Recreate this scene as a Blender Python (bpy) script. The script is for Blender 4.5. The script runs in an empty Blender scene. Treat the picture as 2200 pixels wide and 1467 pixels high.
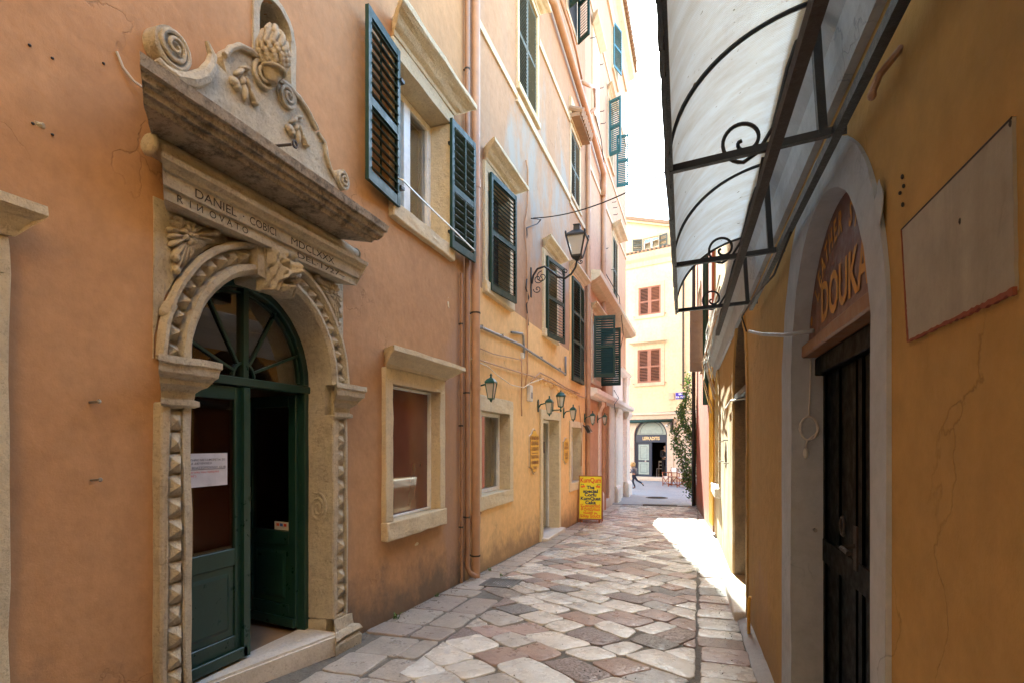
import bpy, bmesh, math, random
from mathutils import Vector, Matrix, noise, geometry

# ------------------------------------------------------------------ camera, world, sun, exposure
S = bpy.context.scene
COL = S.collection
E = 1.6                                    # eye height above the street at the camera
CAMF = 1222.0                              # focal length in photo pixels (2200 wide)
TH = math.atan(400 / CAMF)
cd = bpy.data.cameras.new('camera'); cam = bpy.data.objects.new('camera', cd); COL.objects.link(cam)
cd.sensor_width = 36; cd.lens = 36 * CAMF / 2200; cd.shift_y = 216.5 / 2200
cd.clip_start = .05; cd.clip_end = 500
cam.location = (0, 0, E); cam.rotation_euler = (math.pi / 2, 0, TH)
S.camera = cam
SUN_EL, SUN_AZ = math.radians(40.0), math.radians(10.7)      # sun ahead, a little left of the street axis (+Y)
w = bpy.data.worlds.new('World'); S.world = w; w.use_nodes = True
nt = w.node_tree; bg = nt.nodes['Background']
sky = nt.nodes.new('ShaderNodeTexSky'); sky.sky_type = 'NISHITA'; sky.sun_disc = False
sky.sun_elevation = SUN_EL; sky.sun_rotation = -SUN_AZ
sky.air_density = 1.0; sky.dust_density = 1.0; sky.ozone_density = .6
nt.links.new(sky.outputs[0], bg.inputs[0]); bg.inputs[1].default_value = .15
sd = bpy.data.lights.new('sun', 'SUN'); sd.energy = 5.0; sd.angle = math.radians(.55); sd.color = (1, .93, .82)
sun = bpy.data.objects.new('sun', sd); COL.objects.link(sun); sun.location = (-6, 20, 30)
sdir = Vector((-math.sin(SUN_AZ) * math.cos(SUN_EL), math.cos(SUN_AZ) * math.cos(SUN_EL), math.sin(SUN_EL)))
sun.rotation_euler = sdir.to_track_quat('Z', 'Y').to_euler()
S.view_settings.view_transform = 'Standard'; S.view_settings.look = 'None'
S.view_settings.exposure = 3.2; S.view_settings.gamma = 1
S.view_settings.use_white_balance = True; S.view_settings.white_balance_temperature = 6000; S.view_settings.white_balance_tint = -4
S.cycles.use_denoising = True; S.cycles.max_bounces = 10; S.cycles.diffuse_bounces = 6
S.cycles.glossy_bounces = 4; S.cycles.transmission_bounces = 6; S.cycles.transparent_max_bounces = 12
S.cycles.caustics_reflective = False; S.cycles.caustics_refractive = False; S.cycles.sample_clamp_indirect = 6

random.seed(7)
R = random.Random(11)
cth, sth = math.cos(TH), math.sin(TH)

# ------------------------------------------------------------------ survey helpers: photo point -> place on a real plane
def ray(x, y):
    u = (x - 1100) / CAMF
    return (u * cth - sth, u * sth + cth, (950 - y) / CAMF)
def PL(x, y, n=0):                         # left wall line x = -2.7
    r = ray(x, y); t = (-2.7 + n) / r[0]; return r[1] * t, r[2] * t
def PR(x, y, n=0):
    r = ray(x, y); t = (.55 - n) / (r[0] + .02 * r[1]); return r[1] * t, r[2] * t
def gz(Y):
    return -(1.48 + .029 * max(-8, min(18.8, Y)))
FA = math.radians(17.6); FE = (math.cos(FA), -math.sin(FA)); FN = (-math.sin(FA), -math.cos(FA))
FP = (-2.4, 31.4)
def PF(x, y):
    r = ray(x, y); t = (FP[0] * FN[0] + FP[1] * FN[1]) / (r[0] * FN[0] + r[1] * FN[1])
    X, Y = r[0] * t, r[1] * t
    return (X - FP[0]) * FE[0] + (Y - FP[1]) * FE[1], r[2] * t
# frames: (along, out, up) -> world
def FL(s, n, z): return Vector((-2.7 + n, s, z + E))
def FRT(s, n, z): return Vector((.55 - .02 * s - n, s, z + E))
def FRED(s, n, z): return Vector((.27 - .048 * (s - 12.3) - n, s, z + E))
def FF(s, n, z): return Vector((FP[0] + s * FE[0] + n * FN[0], FP[1] + s * FE[1] + n * FN[1], z + E))
def FW(x, y, z): return Vector((x, y, z + E))
def F0(x, y, z): return Vector((x, y, z))

# ------------------------------------------------------------------ mesh builder
class MB:
    def __init__(s, f=F0): s.bm = bmesh.new(); s.f = f
    def v(s, *c): return s.bm.verts.new(s.f(*c))
    def face(s, vs):
        try: return s.bm.faces.new(vs)
        except ValueError: return None
    def hexa(s, P):                       # 8 points: bottom 4 then top 4
        V = [s.v(*p) for p in P]
        for q in ((0, 1, 2, 3), (7, 6, 5, 4), (0, 4, 5, 1), (1, 5, 6, 2), (2, 6, 7, 3), (3, 7, 4, 0)): s.face([V[i] for i in q])
    def box(s, a0, a1, b0, b1, c0, c1):
        s.hexa([(a0, b0, c0), (a1, b0, c0), (a1, b1, c0), (a0, b1, c0), (a0, b0, c1), (a1, b0, c1), (a1, b1, c1), (a0, b1, c1)])
    def obox(s, c, half, M):              # oriented box
        P = []
        for k in (-1, 1):
            for i, j in ((-1, -1), (1, -1), (1, 1), (-1, 1)):
                q = Vector(c) + M @ Vector((i * half[0], j * half[1], k * half[2])); P.append(tuple(q))
        s.hexa(P)
    def prism(s, poly, n0, n1, holes=(), caps=(1, 1)):   # poly in (along, up), extruded outwards
        loops = [list(poly)] + [list(h) for h in holes]
        tris = geometry.tessellate_polygon([[Vector((a, b, 0)) for a, b in l] for l in loops])
        flat = [p for l in loops for p in l]
        A = [s.v(a, n0, b) for a, b in flat]; B = [s.v(a, n1, b) for a, b in flat]
        for t in tris:
            if caps[0]: s.face([A[i] for i in t])
            if caps[1]: s.face([B[i] for i in reversed(t)])
        o = 0
        for l in loops:
            m = len(l)
            for i in range(m): s.face([A[o + i], A[o + (i + 1) % m], B[o + (i + 1) % m], B[o + i]])
            o += m
    def moulding(s, prof, s0, s1, grow=(1, 1), nb=None):     # prof (out, up) closed against the wall; ends return mitred
        nb = prof[0][0] if nb is None else nb
        L_ = [s.v(s0 - grow[0] * (n - nb), n, z) for n, z in prof]; R_ = [s.v(s1 + grow[1] * (n - nb), n, z) for n, z in prof]
        m = len(prof)
        for i in range(m): s.face([L_[i], L_[(i + 1) % m], R_[(i + 1) % m], R_[i]])
        s.face(L_); s.face(R_[::-1])
    def ring(s, cs, cz, prof, a0, a1, seg, close=True):      # prof closed (radius, out)
        rows = []
        for k in range(seg + 1):
            a = a0 + (a1 - a0) * k / seg
            rows.append([s.v(cs + r * math.cos(a), n, cz + r * math.sin(a)) for r, n in prof])
        m = len(prof)
        for k in range(seg):
            for i in range(m): s.face([rows[k][i], rows[k][(i + 1) % m], rows[k + 1][(i + 1) % m], rows[k + 1][i]])
        s.face(rows[0]); s.face(rows[-1][::-1])
    def tube(s, pts, r, seg=8, caps=True):
        pts = [Vector(s.f(*p)) for p in pts]; n = len(pts); rows = []
        rr = r if isinstance(r, (list, tuple)) else [r] * n
        up = None
        for i, p in enumerate(pts):
            t = (pts[min(i + 1, n - 1)] - pts[max(i - 1, 0)])
            if t.length < 1e-9: t = Vector((0, 0, 1))
            t.normalize()
            if up is None: up = Vector((0, 0, 1)) if abs(t.z) < .9 else Vector((1, 0, 0))
            a = t.cross(up)
            if a.length < 1e-5: a = t.orthogonal()
            a.normalize(); b = a.cross(t).normalized(); up = b
            rows.append([s.bm.verts.new(p + (a * math.cos(2 * math.pi * k / seg) + b * math.sin(2 * math.pi * k / seg)) * rr[i]) for k in range(seg)])
        for i in range(n - 1):
            for k in range(seg): s.face([rows[i][k], rows[i][(k + 1) % seg], rows[i + 1][(k + 1) % seg], rows[i + 1][k]])
        if caps: s.face(rows[0][::-1]); s.face(rows[-1])
    def bar(s, p, q, w, h):               # rectangular bar
        p, q = Vector(s.f(*p)), Vector(s.f(*q)); t = (q - p).normalized()
        up = Vector((0, 0, 1)) if abs(t.z) < .95 else Vector((0, 1, 0))
        a = t.cross(up).normalized() * w / 2; b = a.cross(t).normalized() * h / 2
        V = [s.bm.verts.new(c) for e in (p, q) for c in (e - a - b, e + a - b, e + a + b, e - a + b)]
        for f in ((0, 1, 2, 3), (7, 6, 5, 4), (0, 4, 5, 1), (1, 5, 6, 2), (2, 6, 7, 3), (3, 7, 4, 0)): s.face([V[i] for i in f])
    def blob(s, c, r, rot=0, seg=10, rings=7, axis=1):       # ellipsoid, rot turns it in the wall plane
        ca, sa = math.cos(rot), math.sin(rot); rows = []
        for i in range(1, rings):
            ph = math.pi * i / rings; row = []
            for k in range(seg):
                th = 2 * math.pi * k / seg
                x, z, y = r[0] * math.cos(ph), r[2] * math.sin(ph) * math.cos(th), r[1] * math.sin(ph) * math.sin(th)
                row.append(s.v(c[0] + x * ca - z * sa, c[1] + y, c[2] + x * sa + z * ca))
            rows.append(row)
        a = s.v(c[0] + r[0] * ca, c[1], c[2] + r[0] * sa); b = s.v(c[0] - r[0] * ca, c[1], c[2] - r[0] * sa)
        for k in range(seg):
            s.face([a, rows[0][(k + 1) % seg], rows[0][k]]); s.face([b, rows[-1][k], rows[-1][(k + 1) % seg]])
            for i in range(rings - 2): s.face([rows[i][k], rows[i][(k + 1) % seg], rows[i + 1][(k + 1) % seg], rows[i + 1][k]])
    def lathe(s, c, prof, seg=16):        # prof (radius, up) about the vertical at c
        rows = [[s.v(c[0] + r * math.cos(2 * math.pi * k / seg), c[1] + r * math.sin(2 * math.pi * k / seg), c[2] + z) for k in range(seg)] for r, z in prof]
        for i in range(len(rows) - 1):
            for k in range(seg): s.face([rows[i][k], rows[i][(k + 1) % seg], rows[i + 1][(k + 1) % seg], rows[i + 1][k]])
        s.face(rows[0][::-1]); s.face(rows[-1])
    def relief(s, s0, s1, z0, z1, fn, na=40, nz=40, back=0):  # carved height field standing on the wall
        G = [[s.v(s0 + (s1 - s0) * i / na, fn(i / na * 2 - 1, j / nz * 2 - 1), z0 + (z1 - z0) * j / nz) for i in range(na + 1)] for j in range(nz + 1)]
        for j in range(nz):
            for i in range(na): s.face([G[j][i], G[j][i + 1], G[j + 1][i + 1], G[j + 1][i]])
        edge = G[0][:] + [G[j][na] for j in range(1, nz + 1)] + G[nz][na - 1::-1] + [G[j][0] for j in range(nz - 1, 0, -1)]
        pr = [(s0 + (s1 - s0) * i / na, z0) for i in range(na + 1)] + [(s1, z0 + (z1 - z0) * j / nz) for j in range(1, nz + 1)] + \
             [(s0 + (s1 - s0) * i / na, z1) for i in range(na - 1, -1, -1)] + [(s0, z0 + (z1 - z0) * j / nz) for j in range(nz - 1, 0, -1)]
        K = [s.v(a, back, b) for a, b in pr]
        for i in range(len(K)): s.face([edge[i], edge[(i + 1) % len(K)], K[(i + 1) % len(K)], K[i]])
    def bevel(s, w, seg=1):
        bmesh.ops.remove_doubles(s.bm, verts=s.bm.verts[:], dist=1e-5)
        ed = [e for e in s.bm.edges if len(e.link_faces) == 2 and e.calc_face_angle(0) > .5]
        bmesh.ops.bevel(s.bm, geom=ed, offset=w, segments=seg, affect='EDGES', clamp_overlap=True)
    def rough(s, L=.05, amt=.004, sc=14, it=3, big=0):       # weathered edges: real displacement of a finer mesh
        bmesh.ops.triangulate(s.bm, faces=[f for f in s.bm.faces if len(f.verts) > 4])
        for _ in range(it):
            ed = [e for e in s.bm.edges if e.calc_length() > L]
            if not ed: break
            bmesh.ops.subdivide_edges(s.bm, edges=ed, cuts=1, use_grid_fill=True)
        for v in s.bm.verts:
            p = v.co
            d = noise.noise_vector(p * sc) * amt + noise.noise_vector(p * sc * 3.1) * amt * .5
            if big: d += noise.noise_vector(p * 2.3) * big
            v.co = p + d
    def build(s, name, mat, parent=None, smooth=False, label=None, loc=None, recalc=True, **props):
        if recalc: bmesh.ops.recalc_face_normals(s.bm, faces=s.bm.faces[:])
        off = Vector(parent['_o']) if parent is not None else Vector(loc or (0, 0, 0))
        if off.length: bmesh.ops.translate(s.bm, verts=s.bm.verts[:], vec=-off)
        me = bpy.data.meshes.new(name); s.bm.to_mesh(me); s.bm.free()
        if smooth:
            for p in me.polygons: p.use_smooth = True
        for m in (mat if isinstance(mat, (list, tuple)) else [mat]): me.materials.append(m)
        o = bpy.data.objects.new(name, me); COL.objects.link(o)
        if parent is not None: o.parent = parent; o['_o'] = parent['_o']
        else: o.location = off; o['_o'] = tuple(off)
        if label: o['label'] = label
        for k, v_ in props.items(): o[k] = v_
        return o

def tag(o, label=None, cat=None, group=None, kind=None):
    if label: o['label'] = label
    if cat: o['category'] = cat
    if group: o['group'] = group
    if kind: o['kind'] = kind
    return o
def thing(name, label, cat, loc=(0, 0, 0), group=None):
    o = bpy.data.objects.new(name, None); COL.objects.link(o); o.location = loc; o['_o'] = tuple(loc); o.empty_display_size = .1
    return tag(o, label, cat, group)
def copy_tree(o, parent=None):
    c = o.copy(); COL.objects.link(c); c.parent = parent
    for ch in list(o.children): copy_tree(ch, c)
    return c
def put(o, parent, loc, rz=0, rx=0, ry=0):       # place a locally modelled part under a thing
    o.parent = parent; o.location = Vector(loc) - Vector(parent['_o']); o.rotation_euler = (rx, ry, rz); o['_o'] = parent['_o']
    return o
def shade_auto(o, ang=35):
    me = o.data
    for p in me.polygons: p.use_smooth = True
    try:
        me.set_sharp_from_angle(angle=math.radians(ang))
    except Exception: pass
    return o

# ------------------------------------------------------------------ materials
def newmat(name):
    m = bpy.data.materials.new(name); m.use_nodes = True
    n = m.node_tree; b = n.nodes['Principled BSDF']; return m, n, b
def N(n, t, **k):
    x = n.nodes.new(t)
    for a, b in k.items():
        if a in x.inputs: x.inputs[a].default_value = b
        else: setattr(x, a, b)
    return x
def ramp(n, fac, stops):
    r = n.nodes.new('ShaderNodeValToRGB'); e = r.color_ramp.elements
    while len(e) < len(stops): e.new(.5)
    for i, (p, c) in enumerate(stops):
        e[i].position = p; e[i].color = (*c, 1) if not isinstance(c, (int, float)) else (c, c, c, 1)
    n.links.new(fac, r.inputs[0]); return r.outputs[0]
def mix(n, fac, a, b, bt='MIX'):
    m = n.nodes.new('ShaderNodeMix'); m.data_type = 'RGBA'; m.blend_type = bt
    for i, v in ((0, fac), (6, a), (7, b)):
        if isinstance(v, (int, float)): m.inputs[i].default_value = v
        elif isinstance(v, tuple): m.inputs[i].default_value = (*v, 1)
        else: n.links.new(v, m.inputs[i])
    return m.outputs[2]
def noi(n, co, scale, detail=5, rough=.6, vec=None):
    t = N(n, 'ShaderNodeTexNoise'); t.inputs['Scale'].default_value = scale; t.inputs['Detail'].default_value = detail; t.inputs['Roughness'].default_value = rough
    if vec:
        mp = N(n, 'ShaderNodeMapping'); mp.inputs['Scale'].default_value = vec; n.links.new(co, mp.inputs[0]); co = mp.outputs[0]
    n.links.new(co, t.inputs['Vector']); return t.outputs['Fac']
def bump(n, b, h, strength, dist=.02, prev=None):
    x = N(n, 'ShaderNodeBump'); x.inputs['Strength'].default_value = strength; x.inputs['Distance'].default_value = dist
    n.links.new(h, x.inputs['Height'])
    if prev: n.links.new(prev, x.inputs['Normal'])
    n.links.new(x.outputs[0], b.inputs['Normal']); return x.outputs[0]
def pos(n): return N(n, 'ShaderNodeNewGeometry').outputs['Position']

def stucco(name, c1, c2, c3, bumpy=.5, patches=(), damp=None, streak=.35, rough=.9, crack=.45):
    """painted lime plaster: two tones, rain streaks, hand-trowelled surface"""
    m, n, b = newmat(name); p = pos(n)
    big = ramp(n, noi(n, p, .55, 7, .62), [(.38, 0), (.62, 1)])
    c = mix(n, big, c1, c2)
    st = ramp(n, noi(n, p, 1.0, 6, .65, (3.2, 3.2, .28)), [(.5, 0), (.78, 1)])
    ml = N(n, 'ShaderNodeMath', operation='MULTIPLY'); ml.inputs[1].default_value = streak; n.links.new(st, ml.inputs[0])
    c = mix(n, ml.outputs[0], c, c3)
    mot = ramp(n, noi(n, p, 9, 8, .7), [(.3, (.84, .83, .82)), (.7, (1.10, 1.09, 1.07))])
    c = mix(n, .9, c, mot, 'MULTIPLY')
    for (ctr, rad, col, thr) in patches:      # worn or repaired areas with a ragged outline
        vm = N(n, 'ShaderNodeVectorMath', operation='SUBTRACT'); n.links.new(p, vm.inputs[0]); vm.inputs[1].default_value = ctr
        vs = N(n, 'ShaderNodeVectorMath', operation='MULTIPLY'); n.links.new(vm.outputs[0], vs.inputs[0]); vs.inputs[1].default_value = tuple(1 / r for r in rad)
        ln = N(n, 'ShaderNodeVectorMath', operation='LENGTH'); n.links.new(vs.outputs[0], ln.inputs[0])
        nn = noi(n, p, 1.6, 8, .65, (1, 1, .6))
        ad = N(n, 'ShaderNodeMath', operation='MULTIPLY_ADD'); n.links.new(nn, ad.inputs[0]); ad.inputs[1].default_value = 2.2; n.links.new(ln.outputs['Value'], ad.inputs[2])
        f = ramp(n, ad.outputs[0], [(thr * .5, 1), (thr * .5 + .1, 0)]) if False else None
        mr = N(n, 'ShaderNodeMapRange'); n.links.new(ad.outputs[0], mr.inputs[0]); mr.inputs[1].default_value = thr; mr.inputs[2].default_value = thr + .28; mr.inputs[3].default_value = .8; mr.inputs[4].default_value = 0
        pm_ = N(n, 'ShaderNodeMath', operation='MULTIPLY'); n.links.new(mr.outputs[0], pm_.inputs[0]); n.links.new(ramp(n, noi(n, p, 2.4, 8, .7, (1, 1, .45)), [(.36, .15), (.56, 1)]), pm_.inputs[1])
        c = mix(n, pm_.outputs[0], c, col)
    if damp:                                   # rising damp and splash dirt at the foot of the wall
        sx = N(n, 'ShaderNodeSeparateXYZ'); n.links.new(p, sx.inputs[0])
        sl = N(n, 'ShaderNodeMath', operation='MULTIPLY_ADD'); n.links.new(sx.outputs[1], sl.inputs[0]); sl.inputs[1].default_value = .029; n.links.new(sx.outputs[2], sl.inputs[2])
        nn = noi(n, p, 2.6, 8, .7)
        ad = N(n, 'ShaderNodeMath', operation='MULTIPLY_ADD'); n.links.new(nn, ad.inputs[0]); ad.inputs[1].default_value = -1.3; n.links.new(sl.outputs[0], ad.inputs[2])
        mr = N(n, 'ShaderNodeMapRange'); n.links.new(ad.outputs[0], mr.inputs[0]); mr.inputs[1].default_value = -.46; mr.inputs[2].default_value = -.06; mr.inputs[3].default_value = .85; mr.inputs[4].default_value = 0
        c = mix(n, mr.outputs[0], c, damp)
        spots = ramp(n, noi(n, p, 5.5, 6, .7), [(.66, 0), (.7, 1)])
        mr2 = N(n, 'ShaderNodeMapRange'); n.links.new(sl.outputs[0], mr2.inputs[0]); mr2.inputs[1].default_value = .1; mr2.inputs[2].default_value = 1.1; mr2.inputs[3].default_value = .55; mr2.inputs[4].default_value = 0
        ml = N(n, 'ShaderNodeMath', operation='MULTIPLY'); n.links.new(spots, ml.inputs[0]); n.links.new(mr2.outputs[0], ml.inputs[1])
        c = mix(n, ml.outputs[0], c, tuple(min(1, q * 1.7) for q in c1))
    # hairline cracks: the edges of a warped cell pattern, shown only in some areas
    vo = N(n, 'ShaderNodeTexVoronoi', feature='DISTANCE_TO_EDGE'); vo.inputs['Scale'].default_value = 1.15
    wn = N(n, 'ShaderNodeTexNoise'); wn.inputs['Scale'].default_value = 2.6; wn.inputs['Detail'].default_value = 6; n.links.new(p, wn.inputs['Vector'])
    wa = N(n, 'ShaderNodeVectorMath', operation='MULTIPLY_ADD'); n.links.new(wn.outputs['Color'], wa.inputs[0]); wa.inputs[1].default_value = (.9, .9, .9); n.links.new(p, wa.inputs[2]); n.links.new(wa.outputs[0], vo.inputs['Vector'])
    cr = ramp(n, vo.outputs['Distance'], [(0, 1), (.010, 0)]); mk = ramp(n, noi(n, p, .9, 4, .6), [(.52, 0), (.6, 1)])
    cm = N(n, 'ShaderNodeMath', operation='MULTIPLY'); n.links.new(cr, cm.inputs[0]); n.links.new(mk, cm.inputs[1])
    ck = N(n, 'ShaderNodeMath', operation='MULTIPLY'); n.links.new(cm.outputs[0], ck.inputs[0]); ck.inputs[1].default_value = -1; ck = ck.outputs[0]
    cc = N(n, 'ShaderNodeMath', operation='MULTIPLY'); n.links.new(cm.outputs[0], cc.inputs[0]); cc.inputs[1].default_value = crack
    c = mix(n, cc.outputs[0], c, tuple(q * .35 for q in c1))
    n.links.new(c, b.inputs['Base Color']); b.inputs['Roughness'].default_value = rough
    b.inputs['Specular IOR Level'].default_value = .25
    h1 = bump(n, b, noi(n, p, 2.0, 4, .55), .3 * bumpy, .06)
    h2 = bump(n, b, noi(n, p, 16, 8, .72), .30 * bumpy, .018, h1)
    h2 = bump(n, b, ck, .5, .004, h2)
    bump(n, b, noi(n, p, 110, 3, .6), .35 * bumpy, .004, h2)
    return m

def stone(name, c1, c2, dark, dk=.5, sc=1.0, bumpy=1, rough=.85):
    m, n, b = newmat(name); p = pos(n)
    c = mix(n, ramp(n, noi(n, p, 3 * sc, 8, .65), [(.3, 0), (.7, 1)]), c1, c2)
    f = ramp(n, noi(n, p, 6 * sc, 10, .75), [(.46, 0), (.62, 1)])
    ml = N(n, 'ShaderNodeMath', operation='MULTIPLY'); ml.inputs[1].default_value = dk; n.links.new(f, ml.inputs[0])
    c = mix(n, ml.outputs[0], c, dark)
    pit = ramp(n, noi(n, p, 45, 6, .8), [(.54, 0), (.62, 1)])
    ml2 = N(n, 'ShaderNodeMath', operation='MULTIPLY'); ml2.inputs[1].default_value = .6; n.links.new(pit, ml2.inputs[0])
    c = mix(n, ml2.outputs[0], c, dark)
    n.links.new(c, b.inputs['Base Color']); b.inputs['Roughness'].default_value = rough; b.inputs['Specular IOR Level'].default_value = .3
    h = bump(n, b, noi(n, p, 13, 10, .75), min(1, .8 * bumpy), .04)
    bump(n, b, noi(n, p, 60, 6, .8), min(1, .6 * bumpy), .014, h)
    return m

def paint(name, c, rough=.45, wear=None, wamt=.25, spec=.5, bumpy=.15, metal=0, scale=8):
    m, n, b = newmat(name); p = pos(n)
    col = mix(n, ramp(n, noi(n, p, scale, 6, .7), [(.3, 0), (.75, 1)]), tuple(q * .82 for q in c), tuple(min(1, q * 1.15) for q in c))
    if wear:
        f = ramp(n, noi(n, p, scale * 2.2, 10, .8), [(.72 - wamt * .4, 0), (.74 - wamt * .4, 1)]); col = mix(n, f, col, wear)
    n.links.new(col, b.inputs['Base Color']); b.inputs['Metallic'].default_value = metal
    n.links.new(ramp(n, noi(n, p, scale * 2, 5, .6), [(.3, max(0, rough - .1)), (.7, min(1, rough + .12))]), b.inputs['Roughness'])
    b.inputs['Specular IOR Level'].default_value = spec
    bump(n, b, noi(n, p, scale * 5, 6, .7), bumpy, .006)
    return m

def glass(name, tint=(.9, .95, .93), refl=.06, rough=.02, op=0, opc=(.1, .1, .1)):
    """window pane: clear sheet with a mirror coat; op mixes in what stands right behind it"""
    m, n, b = newmat(name); out = n.nodes['Material Output']
    tr = N(n, 'ShaderNodeBsdfTransparent'); tr.inputs[0].default_value = (*tint, 1)
    gl = N(n, 'ShaderNodeBsdfGlossy'); gl.inputs['Roughness'].default_value = rough; gl.inputs[0].default_value = (1, 1, 1, 1)
    fr = N(n, 'ShaderNodeFresnel'); fr.inputs[0].default_value = 1.52
    fm = N(n, 'ShaderNodeMath', operation='MULTIPLY_ADD'); n.links.new(fr.outputs[0], fm.inputs[0]); fm.inputs[1].default_value = 1.4; fm.inputs[2].default_value = refl; fm.use_clamp = True
    base = tr.outputs[0]
    if op:
        df = N(n, 'ShaderNodeBsdfDiffuse'); df.inputs[0].default_value = (*opc, 1)
        mx = N(n, 'ShaderNodeMixShader'); mx.inputs[0].default_value = op; n.links.new(base, mx.inputs[1]); n.links.new(df.outputs[0], mx.inputs[2]); base = mx.outputs[0]
    mx = N(n, 'ShaderNodeMixShader'); n.links.new(fm.outputs[0], mx.inputs[0]); n.links.new(base, mx.inputs[1]); n.links.new(gl.outputs[0], mx.inputs[2])
    n.links.new(mx.outputs[0], out.inputs[0]); n.nodes.remove(b)
    return m

M = {}
M['salmon'] = stucco('salmon_plaster', (0.42, 0.235, 0.115), (0.48, 0.28, 0.14), (0.36, 0.2, 0.1), .8, damp=(.15, .115, .085), streak=.35,
                     patches=[((-2.7, 6.2, 1.2), (.4, .5, 2.6), (.38, .24, .16), 1.75)])
M['orange'] = stucco('orange_plaster', (0.73, 0.47, 0.205), (0.79, 0.52, 0.245), (0.64, 0.42, 0.215), .5, damp=(.30, .2, .11), streak=.5)
M['peach'] = stucco('faded_peach_plaster', (0.41, 0.24, 0.135), (0.45, 0.27, 0.155), (0.35, 0.25, 0.175), .6, streak=.6,
                    patches=[((-2.7, 9.6, 6.6), (1, 1.3, 2.2), (.33, .315, .28), 1.62), ((-2.7, 11.6, 6.1), (1, 1.0, 2.4), (.34, .325, .29), 1.6), ((-2.7, 8.2, 6.0), (1, .7, .9), (.33, .315, .28), 1.5)])
M['pink'] = stucco('pink_plaster', (0.5, 0.315, 0.2), (0.55, 0.355, 0.23), (0.43, 0.31, 0.215), .5, streak=.6)
M['whitewash'] = stucco('white_plaster', (.80, .76, .68), (.85, .8, .72), (.66, .6, .52), .5, streak=.4)
M['cream'] = stucco('cream_plaster', (0.74, 0.565, 0.345), (0.79, 0.62, 0.4), (0.64, 0.48, 0.29), .4, streak=.5)
M['creamtrim'] = stucco('cream_trim', (0.58, 0.47, 0.315), (0.63, 0.52, 0.365), (0.43, 0.34, 0.23), .6, streak=.5)
M['peachstone'] = stone('peach_stone', (.70, .56, .42), (.78, .65, .5), (.5, .36, .24), .35, .7, .5)
M['yellow'] = stucco('ochre_plaster', (0.39, 0.245, 0.08), (0.44, 0.28, 0.1), (0.31, 0.2, 0.082), .9, damp=(.30, .2, .1), streak=.35,
                     patches=[((.45, 9.9, .6), (.6, 2.7, 1.6), (.60, .52, .38), 2.05), ((.42, 4.7, .35), (.5, .5, .35), (.38, .24, .12), 1.9)])
M['greywhite'] = stucco('limewashed_surround', (0.36, 0.4, 0.455), (0.42, 0.455, 0.5), (0.27, 0.29, 0.31), .9, streak=.35)
M['red'] = stucco('red_plaster', (0.408, 0.102, 0.055), (0.468, 0.136, 0.072), (0.289, 0.076, 0.043), .6, streak=.6, damp=(.3, .2, .15))
M['stone'] = stone('portal_limestone', (.58, .50, .36), (.74, .665, .51), (.34, .275, .19), .55, 1.0, 1.3)
M['stonedark'] = stone('cornice_limestone', (.40, .32, .225), (.58, .48, .35), (.10, .082, .065), .85, 1.3, 1.4)
M['winstone'] = stone('window_limestone', (.68, .56, .36), (.78, .67, .46), (.46, .37, .24), .45, .9, 1.0)
M['marble'] = stone('worn_marble', (.66, .62, .55), (.74, .70, .63), (.42, .37, .31), .35, .8, .5, .45)
M['brownstone'] = stone('dark_brown_reveal', (.20, .14, .09), (.30, .22, .14), (.10, .08, .06), .6)  # darker and browner than the ochre plaster around it
M['green'] = paint('dark_green_paint', (.012, .042, .030), .35, wear=(.20, .15, .08), wamt=.02)
M['greenworn'] = paint('chipped_green_paint', (.012, .040, .028), .42, wear=(.34, .27, .16), wamt=.2)
M['shgreen'] = paint('shutter_green', (.013, .040, .031), .5, spec=.3, wear=(.09, .10, .08), wamt=.06)
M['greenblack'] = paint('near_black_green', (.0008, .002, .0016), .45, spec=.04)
M['shblue'] = paint('shutter_blue_green', (.03, .13, .15), .4)
M['shgrey'] = paint('weathered_shutter', (.10, .105, .08), .75, wear=(.22, .2, .16), wamt=.35)
M['shred'] = paint('red_brown_shutter', (.33, .145, .09), .6)
M['pvc'] = paint('white_window_paint', (.80, .78, .72), .35)
M['castiron'] = paint('dusty_cast_iron', (.13, .125, .115), .7, wear=(.06, .05, .045), wamt=.3, bumpy=.5)
M['iron'] = paint('black_iron', (.012, .012, .013), .5, wear=(.07, .035, .02), wamt=.12, bumpy=.4, scale=25)
M['rust'] = paint('rusty_iron', (.035, .024, .018), .7, wear=(.12, .06, .03), wamt=.25, bumpy=.5, scale=30)
M['lampgreen'] = paint('lamp_green', (.015, .075, .06), .4)
M['pipe'] = paint('painted_pipe_terracotta', (.42, .245, .145), .5, wear=(.22, .13, .08), wamt=.12, scale=5)
M['pipebrown'] = paint('painted_pipe_brown', (.30, .17, .10), .55, wear=(.2, .12, .08), wamt=.15, scale=5)
M['pipeyellow'] = paint('painted_pipe_yellow', (.72, .42, .06), .45)
M['pipegrey'] = paint('grey_pipe', (.22, .23, .24), .45)
M['cable'] = paint('cable_sheath', (.42, .25, .14), .6)
M['cabledark'] = paint('dark_cable', (.03, .025, .022), .6)
M['cablewhite'] = paint('white_cable', (.55, .53, .5), .5)
M['cableyellow'] = paint('yellowed_white_cable', (.72, .62, .44), .5)
M['wood'] = paint('weathered_board', (.20, .155, .13), .8, wear=(.1, .07, .055), wamt=.3, bumpy=.6)
M['teak'] = paint('red_brown_wood', (.30, .09, .04), .5)
M['canvas'] = paint('white_canvas', (.80, .77, .7), .9)
M['bulb'] = glass('lamp_glass', (.95, .93, .88), .05, .25, .55, (.75, .73, .68))
M['glassclear'] = glass('door_glass', (.82, .80, .74), .10)
M['glasswin'] = glass('window_glass', (.75, .8, .78), .16)
M['signyellow'] = paint('yellow_sign', (.84, .74, .02), .45, bumpy=.03, scale=2)
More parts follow.
